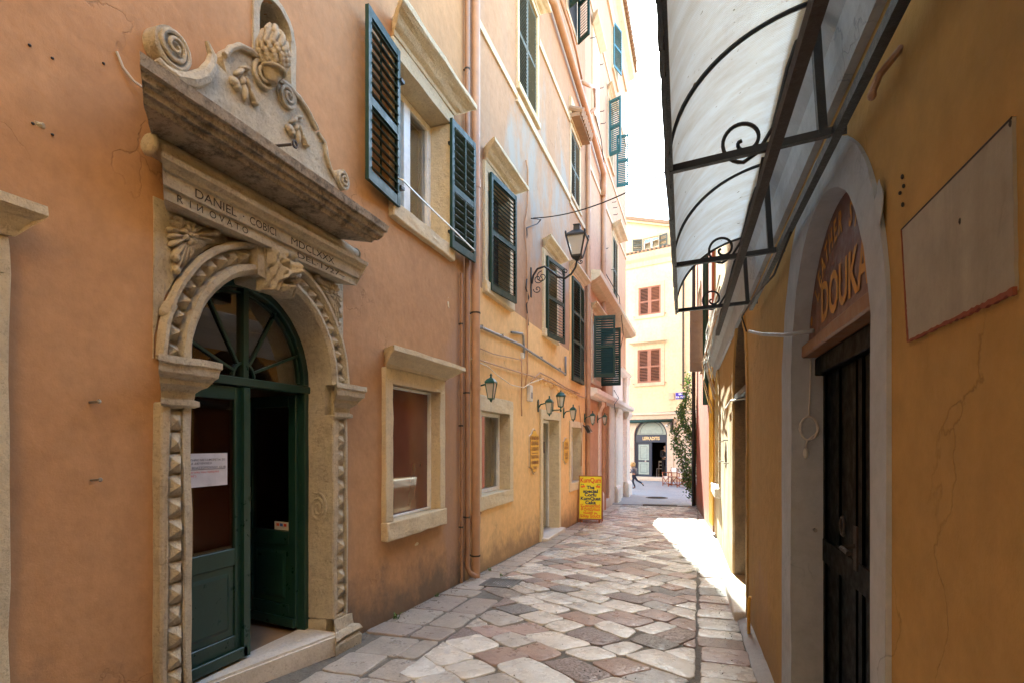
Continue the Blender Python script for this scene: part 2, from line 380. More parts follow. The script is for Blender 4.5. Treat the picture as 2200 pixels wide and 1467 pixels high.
M['signgold'] = paint('gold_sign', (.72, .42, .05), .5, bumpy=.1)
M['ink_red'] = paint('red_lettering', (.70, .06, .02), .5, bumpy=.02)
M['ink_orange'] = paint('orange_lettering', (.72, .16, .02), .5, bumpy=.02)
M['ink_navy'] = paint('navy_lettering', (.01, .03, .09), .5, bumpy=.02)
M['ink_brown'] = paint('brown_lettering', (.20, .06, .02), .5, bumpy=.02)
M['ink_ochre'] = paint('ochre_lettering', (.52, .25, .05), .7, bumpy=.1)
M['ink_shade'] = paint('cut_letter_shadow', (.05, .038, .028), .9)  # shade inside cut letters, given as a flat dark colour
M['boardred'] = paint('oxblood_board', (.12, .034, .017), .4, wear=(.19, .085, .05), wamt=.1)
M['boardedge'] = paint('worn_wood_rail', (.20, .085, .03), .5, wear=(.07, .03, .015), wamt=.3)
M['bluesign'] = paint('blue_enamel', (.05, .03, .42), .3)
M['paper'] = paint('paper', (.66, .62, .62), .8, bumpy=.05)
M['plasticwhite'] = paint('white_plastic', (.62, .60, .55), .4)
M['navy'] = paint('navy_door_paint', (.028, .038, .07), .4)
M['sage'] = paint('sage_panel', (.36, .43, .38), .5)
M['dark'] = paint('dark_interior', (.03, .022, .018), .9)  # near-black colour stands in for unlit depth behind openings
M['room'] = paint('brown_room', (.34, .23, .14), .9)
M['rooms'] = paint('pale_curtain', (.75, .68, .6), .9)
M['blind'] = None
M['skin'] = paint('skin', (.50, .28, .18), .6, bumpy=.02)
M['blond'] = paint('blond_hair', (.62, .40, .15), .7)
M['cloth_black'] = paint('black_cloth', (.018, .018, .022), .9)
M['cloth_grey'] = paint('grey_cloth', (.13, .135, .16), .9)
M['cloth_jeans'] = paint('dark_jeans', (.03, .035, .06), .9)
M['leaf'] = None
M['bark'] = paint('bark', (.10, .07, .04), .9)
M['tile'] = paint('terracotta_tile', (.32, .20, .12), .85, wear=(.2, .13, .09), wamt=.3)
M['fruit'] = paint('orange_fruit', (.78, .2, .02), .5)
M['leafgreen'] = paint('green_leaf_paint', (.03, .22, .04), .5)
M['metal'] = paint('worn_metal', (.35, .34, .32), .35, metal=.9)

def blindmat():
    m, n, b = newmat('slatted_blind'); p = pos(n)
    wv = N(n, 'ShaderNodeTexWave', wave_type='BANDS', bands_direction='Z'); wv.inputs['Scale'].default_value = 9; n.links.new(p, wv.inputs['Vector'])
    c = mix(n, ramp(n, wv.outputs['Fac'], [(.0, 0), (.35, 1)]), (.50, .32, .2), (.80, .58, .4))
    n.links.new(c, b.inputs['Base Color']); b.inputs['Roughness'].default_value = .6
    bump(n, b, wv.outputs['Fac'], .5, .01); return m
M['blind'] = blindmat()
def leafmat():
    m, n, b = newmat('vine_leaf'); a = N(n, 'ShaderNodeAttribute', attribute_name='tone')
    c = ramp(n, a.outputs['Fac'], [(0, (.03, .07, .015)), (.6, (.11, .19, .035)), (1, (.30, .36, .08))])
    n.links.new(c, b.inputs['Base Color']); b.inputs['Roughness'].default_value = .5
    tl = N(n, 'ShaderNodeBsdfTranslucent'); n.links.new(c, tl.inputs[0]); mx = N(n, 'ShaderNodeMixShader'); mx.inputs[0].default_value = .3
    n.links.new(b.outputs[0], mx.inputs[1]); n.links.new(tl.outputs[0], mx.inputs[2]); n.links.new(mx.outputs[0], n.nodes['Material Output'].inputs[0])
    return m
M['leaf'] = leafmat()
def sheetmat():
    """weathered twin-wall polycarbonate: translucent, fine ribs, grime streaks"""
    m, n, b = newmat('polycarbonate_sheet'); p = pos(n)
    st = noi(n, p, 2.2, 8, .7, (1.2, 2.2, 1.2))
    gr = ramp(n, noi(n, p, 3.0, 9, .75, (1.0, 2.6, .7)), [(.40, 0), (.95, 1)])
    c = mix(n, gr, (.52, .68, .82), (.30, .30, .28))
    sp = ramp(n, noi(n, p, 26, 3, .6, (1, 1, 1)), [(.69, 0), (.74, 1)]); c = mix(n, sp, c, (.13, .12, .10))
    tl = N(n, 'ShaderNodeBsdfTranslucent'); n.links.new(c, tl.inputs[0])
    tp = N(n, 'ShaderNodeBsdfTransparent'); tp.inputs[0].default_value = (.8, .85, .9, 1)
    m1 = N(n, 'ShaderNodeMixShader'); m1.inputs[0].default_value = 0; n.links.new(tl.outputs[0], m1.inputs[1]); n.links.new(tp.outputs[0], m1.inputs[2])
    gl = N(n, 'ShaderNodeBsdfGlossy'); gl.inputs['Roughness'].default_value = .25
    wv = N(n, 'ShaderNodeTexWave', wave_type='BANDS', bands_direction='Y'); wv.inputs['Scale'].default_value = 28; n.links.new(p, wv.inputs['Vector'])
    bp = N(n, 'ShaderNodeBump'); bp.inputs['Strength'].default_value = .35; bp.inputs['Distance'].default_value = .004; n.links.new(wv.outputs['Fac'], bp.inputs['Height'])
    n.links.new(bp.outputs[0], gl.inputs['Normal']); n.links.new(bp.outputs[0], tl.inputs['Normal'])
    m2 = N(n, 'ShaderNodeMixShader'); m2.inputs[0].default_value = .07; n.links.new(m1.outputs[0], m2.inputs[1]); n.links.new(gl.outputs[0], m2.inputs[2])
    n.links.new(m2.outputs[0], n.nodes['Material Output'].inputs[0]); n.nodes.remove(b); return m
M['sheet'] = sheetmat()
def pavemat():
    m, n, b = newmat('worn_paving_stone'); p = pos(n)
    a = N(n, 'ShaderNodeAttribute', attribute_name='tone'); rg = N(n, 'ShaderNodeAttribute', attribute_name='pit')
    mot = ramp(n, noi(n, p, 7, 9, .72), [(.3, (.74, .72, .70)), (.7, (1.12, 1.1, 1.08))])
    c = mix(n, .95, a.outputs['Color'], mot, 'MULTIPLY')
    dirt = ramp(n, noi(n, p, 2.0, 7, .7), [(.52, 0), (.75, .35)]); c = mix(n, dirt, c, (.17, .155, .135))
    pn = noi(n, p, 48, 7, .8); pits = ramp(n, pn, [(.5, 0), (.6, 1)])
    ml = N(n, 'ShaderNodeMath', operation='MULTIPLY'); n.links.new(pits, ml.inputs[0]); n.links.new(rg.outputs['Fac'], ml.inputs[1])
    c = mix(n, ml.outputs[0], c, (.09, .07, .06))
    n.links.new(c, b.inputs['Base Color'])
    rr = ramp(n, noi(n, p, 5, 6, .7), [(.3, .16), (.7, .36)])
    ad = N(n, 'ShaderNodeMath', operation='MULTIPLY_ADD'); n.links.new(rg.outputs['Fac'], ad.inputs[0]); ad.inputs[1].default_value = .2; n.links.new(rr, ad.inputs[2])
    n.links.new(ad.outputs[0], b.inputs['Roughness']); b.inputs['Specular IOR Level'].default_value = .5
    h = bump(n, b, noi(n, p, 9, 5, .6), .35, .02)
    iv = N(n, 'ShaderNodeMath', operation='MULTIPLY'); n.links.new(ml.outputs[0], iv.inputs[0]); iv.inputs[1].default_value = -1
    h = bump(n, b, iv.outputs[0], .6, .012, h)
    bump(n, b, noi(n, p, 90, 4, .7), .2, .004, h); return m
M['pave'] = pavemat()
M['mortar'] = stone('joint_mortar', (.17, .16, .14), (.24, .225, .195), (.08, .07, .06), .6, 1.5, 1)
M['plaza'] = stone('grey_concrete_paving', (.30, .30, .31), (.36, .36, .37), (.22, .22, .23), .35, .5, .5, .6)

# ------------------------------------------------------------------ lettering
def text_bm(mb, body, size, width=None, bold=0.0, align='CENTER', fn=None, n0=0, depth=.002, aspect=1.0, space=1.0):
    """adds the word to mb; fn(x, y) -> (along, up) on the thing's face"""
    cu = bpy.data.curves.new('t', 'FONT'); cu.body = body; cu.size = size; cu.align_x = align; cu.align_y = 'CENTER'; cu.offset = bold
    cu.space_character = space; cu.extrude = 0; cu.resolution_u = 3
    o = bpy.data.objects.new('t', cu); COL.objects.link(o)
    dg = bpy.context.evaluated_depsgraph_get(); dg.update(); me = bpy.data.meshes.new_from_object(o.evaluated_get(dg))
    xs = [v.co.x for v in me.vertices] or [0]
    k = aspect
    if width and max(xs) - min(xs) > 0: k = width / (max(xs) - min(xs))
    V = []
    for v in me.vertices:
        a, z = fn(v.co.x * k, v.co.y); V.append(mb.v(a, n0 + depth, z))
    for p in me.polygons: mb.face([V[i] for i in p.vertices])
    bpy.data.objects.remove(o); bpy.data.curves.remove(cu); bpy.data.meshes.remove(me)
# ================================================================== THE SETTING: ground and paving
def ground():
    mb = MB(FW); ys = [-14, -8, 18.8, 19.0, 120]; zs = [gz(-8) - .013, gz(-8) - .013, gz(18.8) - .013, -2.06, -2.06]
    rows = [[mb.v(x, y, z) for x in (-60, -3.2, .9, 60)] for y, z in zip(ys, zs)]
    for i in range(4):
        for j in range(3): mb.face([rows[i][j], rows[i][j + 1], rows[i + 1][j + 1], rows[i + 1][j]])
    mb.rough(.5, 0, 1, 0)
    o = mb.build('ground', M['mortar'], kind='structure')
ground()
def chaikin(P, k=2, c=.22):
    for _ in range(k):
        Q = []
        for i in range(len(P)):
            a, b = P[i], P[(i + 1) % len(P)]
            Q += [(a[0] * (1 - c) + b[0] * c, a[1] * (1 - c) + b[1] * c), (a[0] * c + b[0] * (1 - c), a[1] * c + b[1] * (1 - c))]
        P = Q
    return P
def clip(P, ax, val, keep_less):
    out = []
    for i in range(len(P)):
        a, b = P[i], P[(i + 1) % len(P)]
        ia = (a[ax] <= val) == keep_less; ib = (b[ax] <= val) == keep_less
        if ia: out.append(a)
        if ia != ib:
            t = (val - a[ax]) / (b[ax] - a[ax]); out.append((a[0] + (b[0] - a[0]) * t, a[1] + (b[1] - a[1]) * t))
    return out
def street():
    bm = bmesh.new(); tone = bm.loops.layers.float_color.new('tone'); pit = bm.loops.layers.float_color.new('pit')
    def stone_(P, col, pt, lift=.0):
        if len(P) < 3: return
        ar = abs(sum(P[i][0] * P[(i + 1) % len(P)][1] - P[(i + 1) % len(P)][0] * P[i][1] for i in range(len(P)))) / 2
        if ar < .006: return
        cx = sum(p[0] for p in P) / len(P); cy = sum(p[1] for p in P) / len(P)
        # walk the edge finely so that it can be chipped
        Q = []
        for i in range(len(P)):
            a, b = P[i], P[(i + 1) % len(P)]; d = math.dist(a, b); k = max(1, int(d / .07))
            for j in range(k): Q.append((a[0] + (b[0] - a[0]) * j / k, a[1] + (b[1] - a[1]) * j / k))
        tx, ty, dz = R.uniform(-.012, .012), R.uniform(-.012, .012), R.uniform(-.004, .005) + lift
        def z(x, y): return gz(y) + E + dz + tx * (x - cx) + ty * (y - cy)
        rings = []
        for (ins, drop) in ((-.001, .03), (0, .006), (.004, .0012), (.010, 0)):
            row = []
            for x, y in Q:
                d = math.hypot(x - cx, y - cy) or 1; k = 1 - ins / d
                nv = noise.noise_vector(Vector((x * 9, y * 9, 3))) * .012
                row.append(bm.verts.new((cx + (x - cx) * k + nv.x, cy + (y - cy) * k + nv.y, z(x, y) - drop)))
            rings.append(row)
        c = bm.verts.new((cx, cy, z(cx, cy) + .002)); n = len(Q); fs = []
        for a, b in zip(rings, rings[1:]):
            for i in range(n): fs.append(bm.faces.new([a[i], a[(i + 1) % n], b[(i + 1) % n], b[i]]))
        for i in range(n): fs.append(bm.faces.new([rings[-1][i], rings[-1][(i + 1) % n], c]))
        for f in fs:
            f.smooth = True
            for l in f.loops: l[tone] = (*col, 1); l[pit] = (pt,) * 3 + (1,)
    def colour():
        r = R.random()
        if r < .46: c, p = (.60, .59, .55), .08
        elif r < .64: c, p = (.44, .43, .41), .2
        elif r < .82: c, p = (.38, .28, .245), .25
        elif r < .92: c, p = (.31, .25, .23), .95
        else: c, p = (.29, .275, .26), .9
        k = R.uniform(.86, 1.14); w_ = R.uniform(-.02, .02)
        return (c[0] * k + w_, c[1] * k, c[2] * k - w_), p
    A = math.radians(-35); ca, sa = math.cos(A), math.sin(A)
    v = -14.0; row = 0
    while v < 24:
        hgt = R.choice((.24, .28, .32, .37)); u = -16 + R.uniform(0, .4)
        while u < 14:
            ln = R.uniform(.26, .50) if R.random() < .8 else R.uniform(.2, .64); sk = R.uniform(-.045, .045)
            P = [(u, v), (u + ln, v), (u + ln + sk, v + hgt), (u + sk, v + hgt)]
            cxy = (u + ln / 2, v + hgt / 2); X, Y = cxy[0] * ca - cxy[1] * sa, cxy[0] * sa + cxy[1] * ca
            u0 = u; u += ln
            if not (-3.1 < X < .9 and -4 < Y < 19.0): continue
            subs = [P]
            if ln > .5 and R.random() < .22:      # a pair of half stones instead of one
                t = R.uniform(.4, .6); m1 = (u0 + ln * t, v); m2 = (u0 + ln * t + sk, v + hgt); subs = [[P[0], m1, m2, P[3]], [m1, P[1], P[2], m2]]
            elif hgt > .33 and R.random() < .2:
                m1 = (u0 + sk / 2, v + hgt / 2); m2 = (u0 + ln + sk / 2, v + hgt * .5); subs = [[P[0], P[1], m2, m1], [m1, m2, P[2], P[3]]]
            for sp in subs:
                W = []
                for (a, b) in sp:
                    x, y = a * ca - b * sa, a * sa + b * ca
                    nv = noise.noise_vector(Vector((x * 2.6, y * 2.6, 0))) * .06
                    W.append((x + nv.x, y + nv.y))
                mx = sum(p[0] for p in W) / 4; my = sum(p[1] for p in W) / 4
                g = R.uniform(.001, .007)
                W = [(x - (x - mx) / max(.05, math.hypot(x - mx, y - my)) * g + R.uniform(-.012, .012), y - (y - my) / max(.05, math.hypot(x - mx, y - my)) * g + R.uniform(-.006, .006)) for x, y in W]
                W = chaikin(W, 2, R.uniform(.06, .17))
                lo = -2.32 if Y > 5.9 else (-1.95 if Y > 3.4 else -1.8)
                W = clip(W, 0, -.02 - .0 * my, True)
                if len(W) > 2: W = clip(W, 0, lo, False)
                if len(W) > 2: W = clip(W, 1, 18.72, True)
                if len(W) > 2:
                    c_, p_ = colour(); stone_(W, c_, p_)
        v += hgt; row += 1
    # slabs laid across along the right wall, and along the left wall
    y = -4.0
    while y < 18.6:
        d = R.uniform(.22, .42); x1 = .55 - .02 * y - .10
        c_, p_ = colour()
        if c_[0] - c_[2] > .15: c_ = (.46, .41, .35)
        stone_(chaikin([(.01 + R.uniform(-.02, .02), y + .008), (x1, y + .008 + R.uniform(-.01, .01)), (x1, y + d - .008), (.01 + R.uniform(-.02, .02), y + d - .008 + R.uniform(-.01, .01))], 1, .08), c_, p_ * .6)
        y += d
    y = -4.0
    while y < 18.6:
        d = R.uniform(.3, .62); x0, x1 = (-2.66, -2.34) if y > 5.9 else ((-2.68, -2.3) if y > 3.9 else (-2.5, -2.16))
        c_ = R.choice(((.44, .405, .36), (.38, .35, .31), (.34, .30, .27), (.47, .43, .38)))
        stone_(chaikin([(x0, y + .008), (x1 + R.uniform(-.03, .03), y + .008), (x1 + R.uniform(-.03, .03), y + d - .008), (x0, y + d - .008)], 1, .06), c_, .3)
        if y <= 5.9 - .3:
            d2 = x1 + .01
            hi = -1.97 if y > 3.4 else -1.82
            stone_(chaikin([(d2 + .01, y + .01 + R.uniform(0, .02)), (hi - .01, y + .01), (hi - .01 + R.uniform(-.01, .01), y + d - .01), (d2 + .01, y + d - .01)], 1, .1), c_, .3)
        y += d
    bmesh.ops.recalc_face_normals(bm, faces=bm.faces[:])
    me = bpy.data.meshes.new('street'); bm.to_mesh(me); bm.free(); me.materials.append(M['pave'])
    o = bpy.data.objects.new('street', me); COL.objects.link(o); tag(o, kind='structure')
street()
def gutter():
    mb = MB(FW)
    ys = [-6 + i * .8 for i in range(32)]
    ys = [y for y in ys if y < 18.7]
    L0 = [(.55 - .02 * y - .095, y, gz(y) - .006) for y in ys]; L1 = [(.55 - .02 * y + .01, y, gz(y) + .05) for y in ys]
    A_ = [mb.v(*p) for p in L0]; B_ = [mb.v(*p) for p in L1]
    for i in range(len(ys) - 1): mb.face([A_[i], B_[i], B_[i + 1], A_[i + 1]])
    mb.rough(.12, .006, 6)
    mb.build('gutter', M['plaza'], kind='structure')
gutter()
def plaza():
    mb = MB(FW); bw = 1.05
    y = 19.12
    while y < 31.5:
        x = -9.0 + R.uniform(0, .4)
        while x < 6:
            mb.box(x + .004, x + bw - .004, y + .004, y + .6 - .004, -2.1, -2.03 + R.uniform(-.001, .001)); x += bw
        y += .6
    mb.build('plaza', M['plaza'], kind='structure')
    mb = MB(FW); mb.box(-2.68, -1.72, 18.78, 19.1, -2.12, -2.0); mb.box(-.62, .1, 18.78, 19.1, -2.12, -2.0)
    mb.bevel(.012); mb.build('pavement', M['plaza'], kind='structure')
plaza()
def grating(name, label, x0, x1, y0, y1, z, n, fr=.03, cat='drain grate', along='x'):
    t = thing(name, label, cat, (x0, y0, z + E))
    mb = MB(FW)
    mb.box(x0, x1, y0, y0 + fr, z - .04, z); mb.box(x0, x1, y1 - fr, y1, z - .04, z); mb.box(x0, x0 + fr, y0 + fr, y1 - fr, z - .04, z); mb.box(x1 - fr, x1, y0 + fr, y1 - fr, z - .04, z)
    mb.build('frame', M['castiron'], t)
    mb = MB(FW)
    for i in range(n):
        x = x0 + fr + (x1 - x0 - 2 * fr) * (i + .2) / n; mb.box(x, x + (x1 - x0 - 2 * fr) / n * .55, y0 + fr, y1 - fr, z - .03, z - .003)
    mb.build('bars', M['castiron'], t)
    mb = MB(FW); mb.box(x0 + fr, x1 - fr, y0 + fr, y1 - fr, z - .06, z - .045); mb.build('channel', M['dark'], t)
grating('drain_grate', 'long slotted drain grate crossing the street end before the grey paving', -1.70, -.64, 18.82, 19.08, -2.0, 34)
grating('drain_grate', 'small square cast iron drain grate in the dark paving at the foot of the downpipes', -2.42, -2.02, 6.15, 6.55, gz(6.3) + .012, 11)
grating('drain_grate', 'small rusty drain grate set in the paving near the sunlit right wall', -.32, -.04, 9.6, 9.9, gz(9.7) + .012, 7)
def manhole():
    t = thing('manhole_cover', 'round dark manhole cover in the grey paving of the small square', 'manhole cover', (-1.45, 21.6, -2.03 + E))
    mb = MB(FW); mb.lathe((-1.45, 21.6, -2.03), [(.40, -.02), (.40, .006), (.36, .006)], 36); mb.build('rim', M['rust'], t)
    mb = MB(FW); mb.lathe((-1.45, 21.6, -2.03), [(.35, -.02), (.35, .004)], 36)
    for i in range(-4, 5):
        h = math.sqrt(.33 ** 2 - (i * .07) ** 2); mb.box(-1.45 - h, -1.45 + h, 21.6 + i * .07 - .012, 21.6 + i * .07 + .012, -2.03, -2.018)
    mb.build('cover', M['rust'], t)
manhole()

# ================================================================== generic building pieces
def rect(a0, a1, b0, b1): return [(a0, b0), (a1, b0), (a1, b1), (a0, b1)]
def arch(c, r, z0, zs, seg=24, rz=None):
    rz = rz or r
    return [(c - r, z0), (c + r, z0)] + [(c + r * math.cos(math.pi * k / seg), zs + rz * math.sin(math.pi * k / seg)) for k in range(seg + 1)]
def wall(f, poly, holes, mat, parent, depth=-.3, label=None, name='wall'):
    mb = MB(f); mb.prism(poly, depth, 0, holes, caps=(0, 1)); return mb.build(name, mat, parent, recalc=True, label=label)
def louvre(w, h, mat_, th=.034, rails=(.5,), slat=.062, tilt=.6, st=.055, bars=False, name='shutter'):
    """one louvred shutter leaf: local x 0..w, y thickness, z 0..h"""
    mb = MB()
    mb.box(0, st, -th / 2, th / 2, 0, h); mb.box(w - st, w, -th / 2, th / 2, 0, h)
    zs = [0] + [r * h - .035 for r in rails] + [h - .07]; hs = [.09] + [.07] * len(rails) + [.07]
    for z, k in zip(zs, hs): mb.box(st, w - st, -th / 2 + .002, th / 2 - .002, z, z + k)
    for i in range(len(zs) - 1):
        a, b = zs[i] + hs[i], zs[i + 1]; n = max(1, int((b - a) / slat))
        for k in range(n):
            zc = a + (b - a) * (k + .5) / n
            M_ = Matrix.Rotation(tilt, 3, 'X'); mb.obox((w / 2, 0, zc), (w / 2 - st + .004, .031, .004), M_)
        if bars: mb.box(w / 2 - .008, w / 2 + .008, -th / 2 - .016, -th / 2 - .004, a + .04, b - .02)
    me_o = mb.build(name, mat_, None)
    return me_o
def shutter(f, parent, hinge, n, z0, w, h, mat_, ang, side, label=None, first=None, **k):
    """hang a leaf: side +1 opens towards +along; ang = turn from the wall plane (0 = in the wall plane)"""
    o = first.copy() if first else louvre(w, h, mat_, **k)
    if first: COL.objects.link(o)
    p0 = f(hinge, n, z0); d = (f(hinge + 1, n, z0) - p0).normalized(); out = (f(hinge, n + 1, z0) - p0).normalized()
    v = (d * math.cos(ang) * side + out * math.sin(ang))
    put(o, parent, p0, rz=math.atan2(v.y, v.x))
    if label: o['label'] = label
    return o
def window(B, f, s0, s1, z0, z1, jamb=.12, lint=.14, sillh=.13, proj=.045, depth=.2, mat_='winstone', corn=None, corn_mat=None, fr='pvc', frw=.045, mull=True,
           pane='glasswin', back='dark', label=None, sillproj=.03, rough=.004, cross=0, ext=0):
    D = -depth - .04
    mb = MB(f)
    mb.box(s0 - jamb, s0, D, proj, z0, z1); mb.box(s1, s1 + jamb, D, proj, z0, z1)
    mb.box(s0 - jamb - ext, s1 + jamb + ext, D, proj, z1, z1 + lint)
    if rough: mb.bevel(.006); mb.rough(.06, rough, 9)
    W = mb.build('window', M[mat_], B, label=label)
    if sillh:
        mb = MB(f); mb.box(s0 - jamb - .01, s1 + jamb + .01, D, proj + sillproj, z0 - sillh, z0)
        if rough: mb.bevel(.008); mb.rough(.05, rough * 1.4, 9)
        mb.build('sill', M[mat_], W)
    if corn:
        cp, ch = corn; b = z1 + lint
        mb = MB(f)
        prof = [(0, b), (proj + .01, b), (proj + .02, b + ch * .18), (proj + cp * .35, b + ch * .30), (proj + cp * .55, b + ch * .5), (proj + cp * .9, b + ch * .68), (proj + cp, b + ch * .74), (proj + cp, b + ch), (0, b + ch * 1.06)]
        mb.moulding(prof, s0 - jamb, s1 + jamb, nb=proj)
        if rough: mb.rough(.05, rough * 1.3, 10)
        mb.build('cornice', M[corn_mat or mat_], W)
    if fr:
        mb = MB(f); a, c = -depth, -depth + .05
        mb.box(s0, s0 + frw, a, c, z0, z1); mb.box(s1 - frw, s1, a, c, z0, z1)
        mb.box(s0 + frw, s1 - frw, a, c - .004, z0, z0 + frw); mb.box(s0 + frw, s1 - frw, a, c - .004, z1 - frw, z1)
        if mull:
            m = (s0 + s1) / 2; mb.box(m - frw * .9, m + frw * .9, a, c + .008, z0 + frw, z1 - frw)
        for i in range(cross):
            z = z0 + (z1 - z0) * (i + 1) / (cross + 1); mb.box(s0 + frw, s1 - frw, a, c - .012, z - .012, z + .012)
        mb.bevel(.004); mb.build('frame', M[fr], W)
    mb = MB(f); mb.box(s0, s1, -depth - .006, -depth + .012, z0, z1)
    mb.build('pane', M[pane], W)
    if back:
        mb = MB(f); mb.box(s0 - .0, s1 + .0, -depth - .05, -depth - .03, z0 - .02, z1 + .02); mb.build('curtain_or_backing', M[back], W)  # default back is a near-black sheet in place of an unlit room
    return W
def hole(s0, s1, z0, z1, e=.03): return rect(s0 - e, s1 + e, z0 - e, z1 + e)
def shell(B, f, s0, s1, top, mat_, depth=9, ends=(1, 1), z0=-2.6, ov=0, name='side_wall'):
    """back, ends and top that close a building behind its street front"""
    mb = MB(f)
    if ends[0]: mb.box(s0, s0 + .25, -depth, -.01, z0, top)
    if ends[1]: mb.box(s1 - .25, s1, -depth, -.01, z0, top)
    mb.box(s0, s1, -depth - .25, -depth, z0, top)
    mb.box(s0 + .26, s1 - .26, -depth + .01, -.31, top - .3, top - .02)
    return mb.build(name, mat_, B)

# ================================================================== 1. THE SALMON BUILDING with the carved doorway
B1 = thing('townhouse', 'salmon pink building at the left with the carved stone doorway', 'building', (-2.7, 2, gz(2) + E), group='houses lining the alley')
PS0, PS1, PI0, PI1, PC, PR_ = 2.235, 3.895, 2.43, 3.70, 3.065, .635
def FPO(s, n, z): return FL(s, n - .045 if n > .03 else n, z)
SPR = .44
w1 = (4.61, 5.61, -.72, .54); w2 = (4.73, 5.86, 2.22, 3.58); w0 = (.35, 1.42, -1.0, .68)
NICHE = (PL(588, 100)[0], .0)
nic = (3.125, .15)                     # niche centre and half width
wall(FL, rect(-8, 6.42, gz(6.4) - .5, 13.2), [rect(PI0 - .1, PI1 + .1, -1.62, 1.14), hole(*w1), hole(*w2), hole(*w0), arch(nic[0], nic[1], 2.02, 2.78, 16)], M['salmon'], B1)
shell(B1, FL, -8, 6.42, 13.2, M['salmon'], ends=(1, 0))
mb = MB(FL); mb.prism(arch(nic[0], nic[1] + .005, 2.0, 2.78, 16), -.27, -.24); mb.ring(nic[0], 2.78, [(nic[1] - .002, -.25), (nic[1] + .05, -.25), (nic[1] + .05, .012), (nic[1] - .002, .02)], 0, math.pi, 20)
mb.box(nic[0] + nic[1] - .002, nic[0] + nic[1] + .05, -.25, .015, 2.0, 2.78); mb.box(nic[0] - nic[1] - .05, nic[0] - nic[1] + .002, -.25, .015, 2.0, 2.78)
mb.rough(.04, .004, 12); mb.build('niche', M['stone'], B1)
# ---- portal
P = MB(FPO)                              # arch and spandrels
sp = [(PS0, SPR), (PC - PR_ - .2, SPR)] + [(PC + (PR_ + .2) * math.cos(math.pi - math.pi * k / 30), SPR + (PR_ + .2) * math.sin(math.pi * k / 30)) for k in range(1, 30)] + [(PC + PR_ + .2, SPR), (PS1, SPR), (PS1, 1.28), (PS0, 1.28)]
sp[1] = (PC - PR_ - .2, SPR)
P.prism([(PS0 - .001, SPR)] + [(PC + (PR_ + .2) * math.cos(math.pi - math.pi * k / 30), SPR + (PR_ + .2) * math.sin(math.pi * k / 30)) for k in range(0, 31)] + [(PS1 + .001, SPR), (PS1, 1.28), (PS0, 1.28)], -.02, .052)
P.rough(.07, .005, 9)
portal = P.build('doorway', M['stone'], B1, label='weathered carved stone arched doorway')
mb = MB(FPO)
r = PR_
mb.ring(PC, SPR, [(r, -.26), (r + .02, -.26), (r + .18, -.05), (r + .18, .05), (r + .175, .055), (r + .165, .055), (r + .07, .055), (r + .065, .075), (r + .06, .105), (r + .03, .115), (r + .01, .10), (r, .09)], 0, math.pi, 60)
mb.ring(PC, SPR, [(r + .152, .02), (r + .198, .02), (r + .20, .09), (r + .19, .115), (r + .168, .115), (r + .155, .085)], .02, math.pi - .02, 60)
mb.rough(.05, .004, 12); mb.build('archivolt', M['stone'], portal)
nd = 24                                 # diamond points round the arch, either side of the keystone
for k in range(nd):
    if k in (11, 12): continue
    if k in (0, 13): mb = MB(FPO)
    a0, a1 = math.pi * (k + .06) / nd, math.pi * (k + .94) / nd; am = (a0 + a1) / 2
    q = [(PC + rr * math.cos(a), .058, SPR + rr * math.sin(a)) for rr, a in ((r + .068, a0), (r + .155, a0), (r + .155, a1), (r + .068, a1))]
    V = [mb.v(*c) for c in q]; ap = mb.v(PC + (r + .112) * math.cos(am), .122 + R.uniform(-.012, .004), SPR + (r + .112) * math.sin(am))
    for i in range(4): mb.face([V[i], V[(i + 1) % 4], ap])
    if k in (10, 23): mb.rough(.03, .003, 18, 2); mb.build('diamond_points', M['stone'], portal)
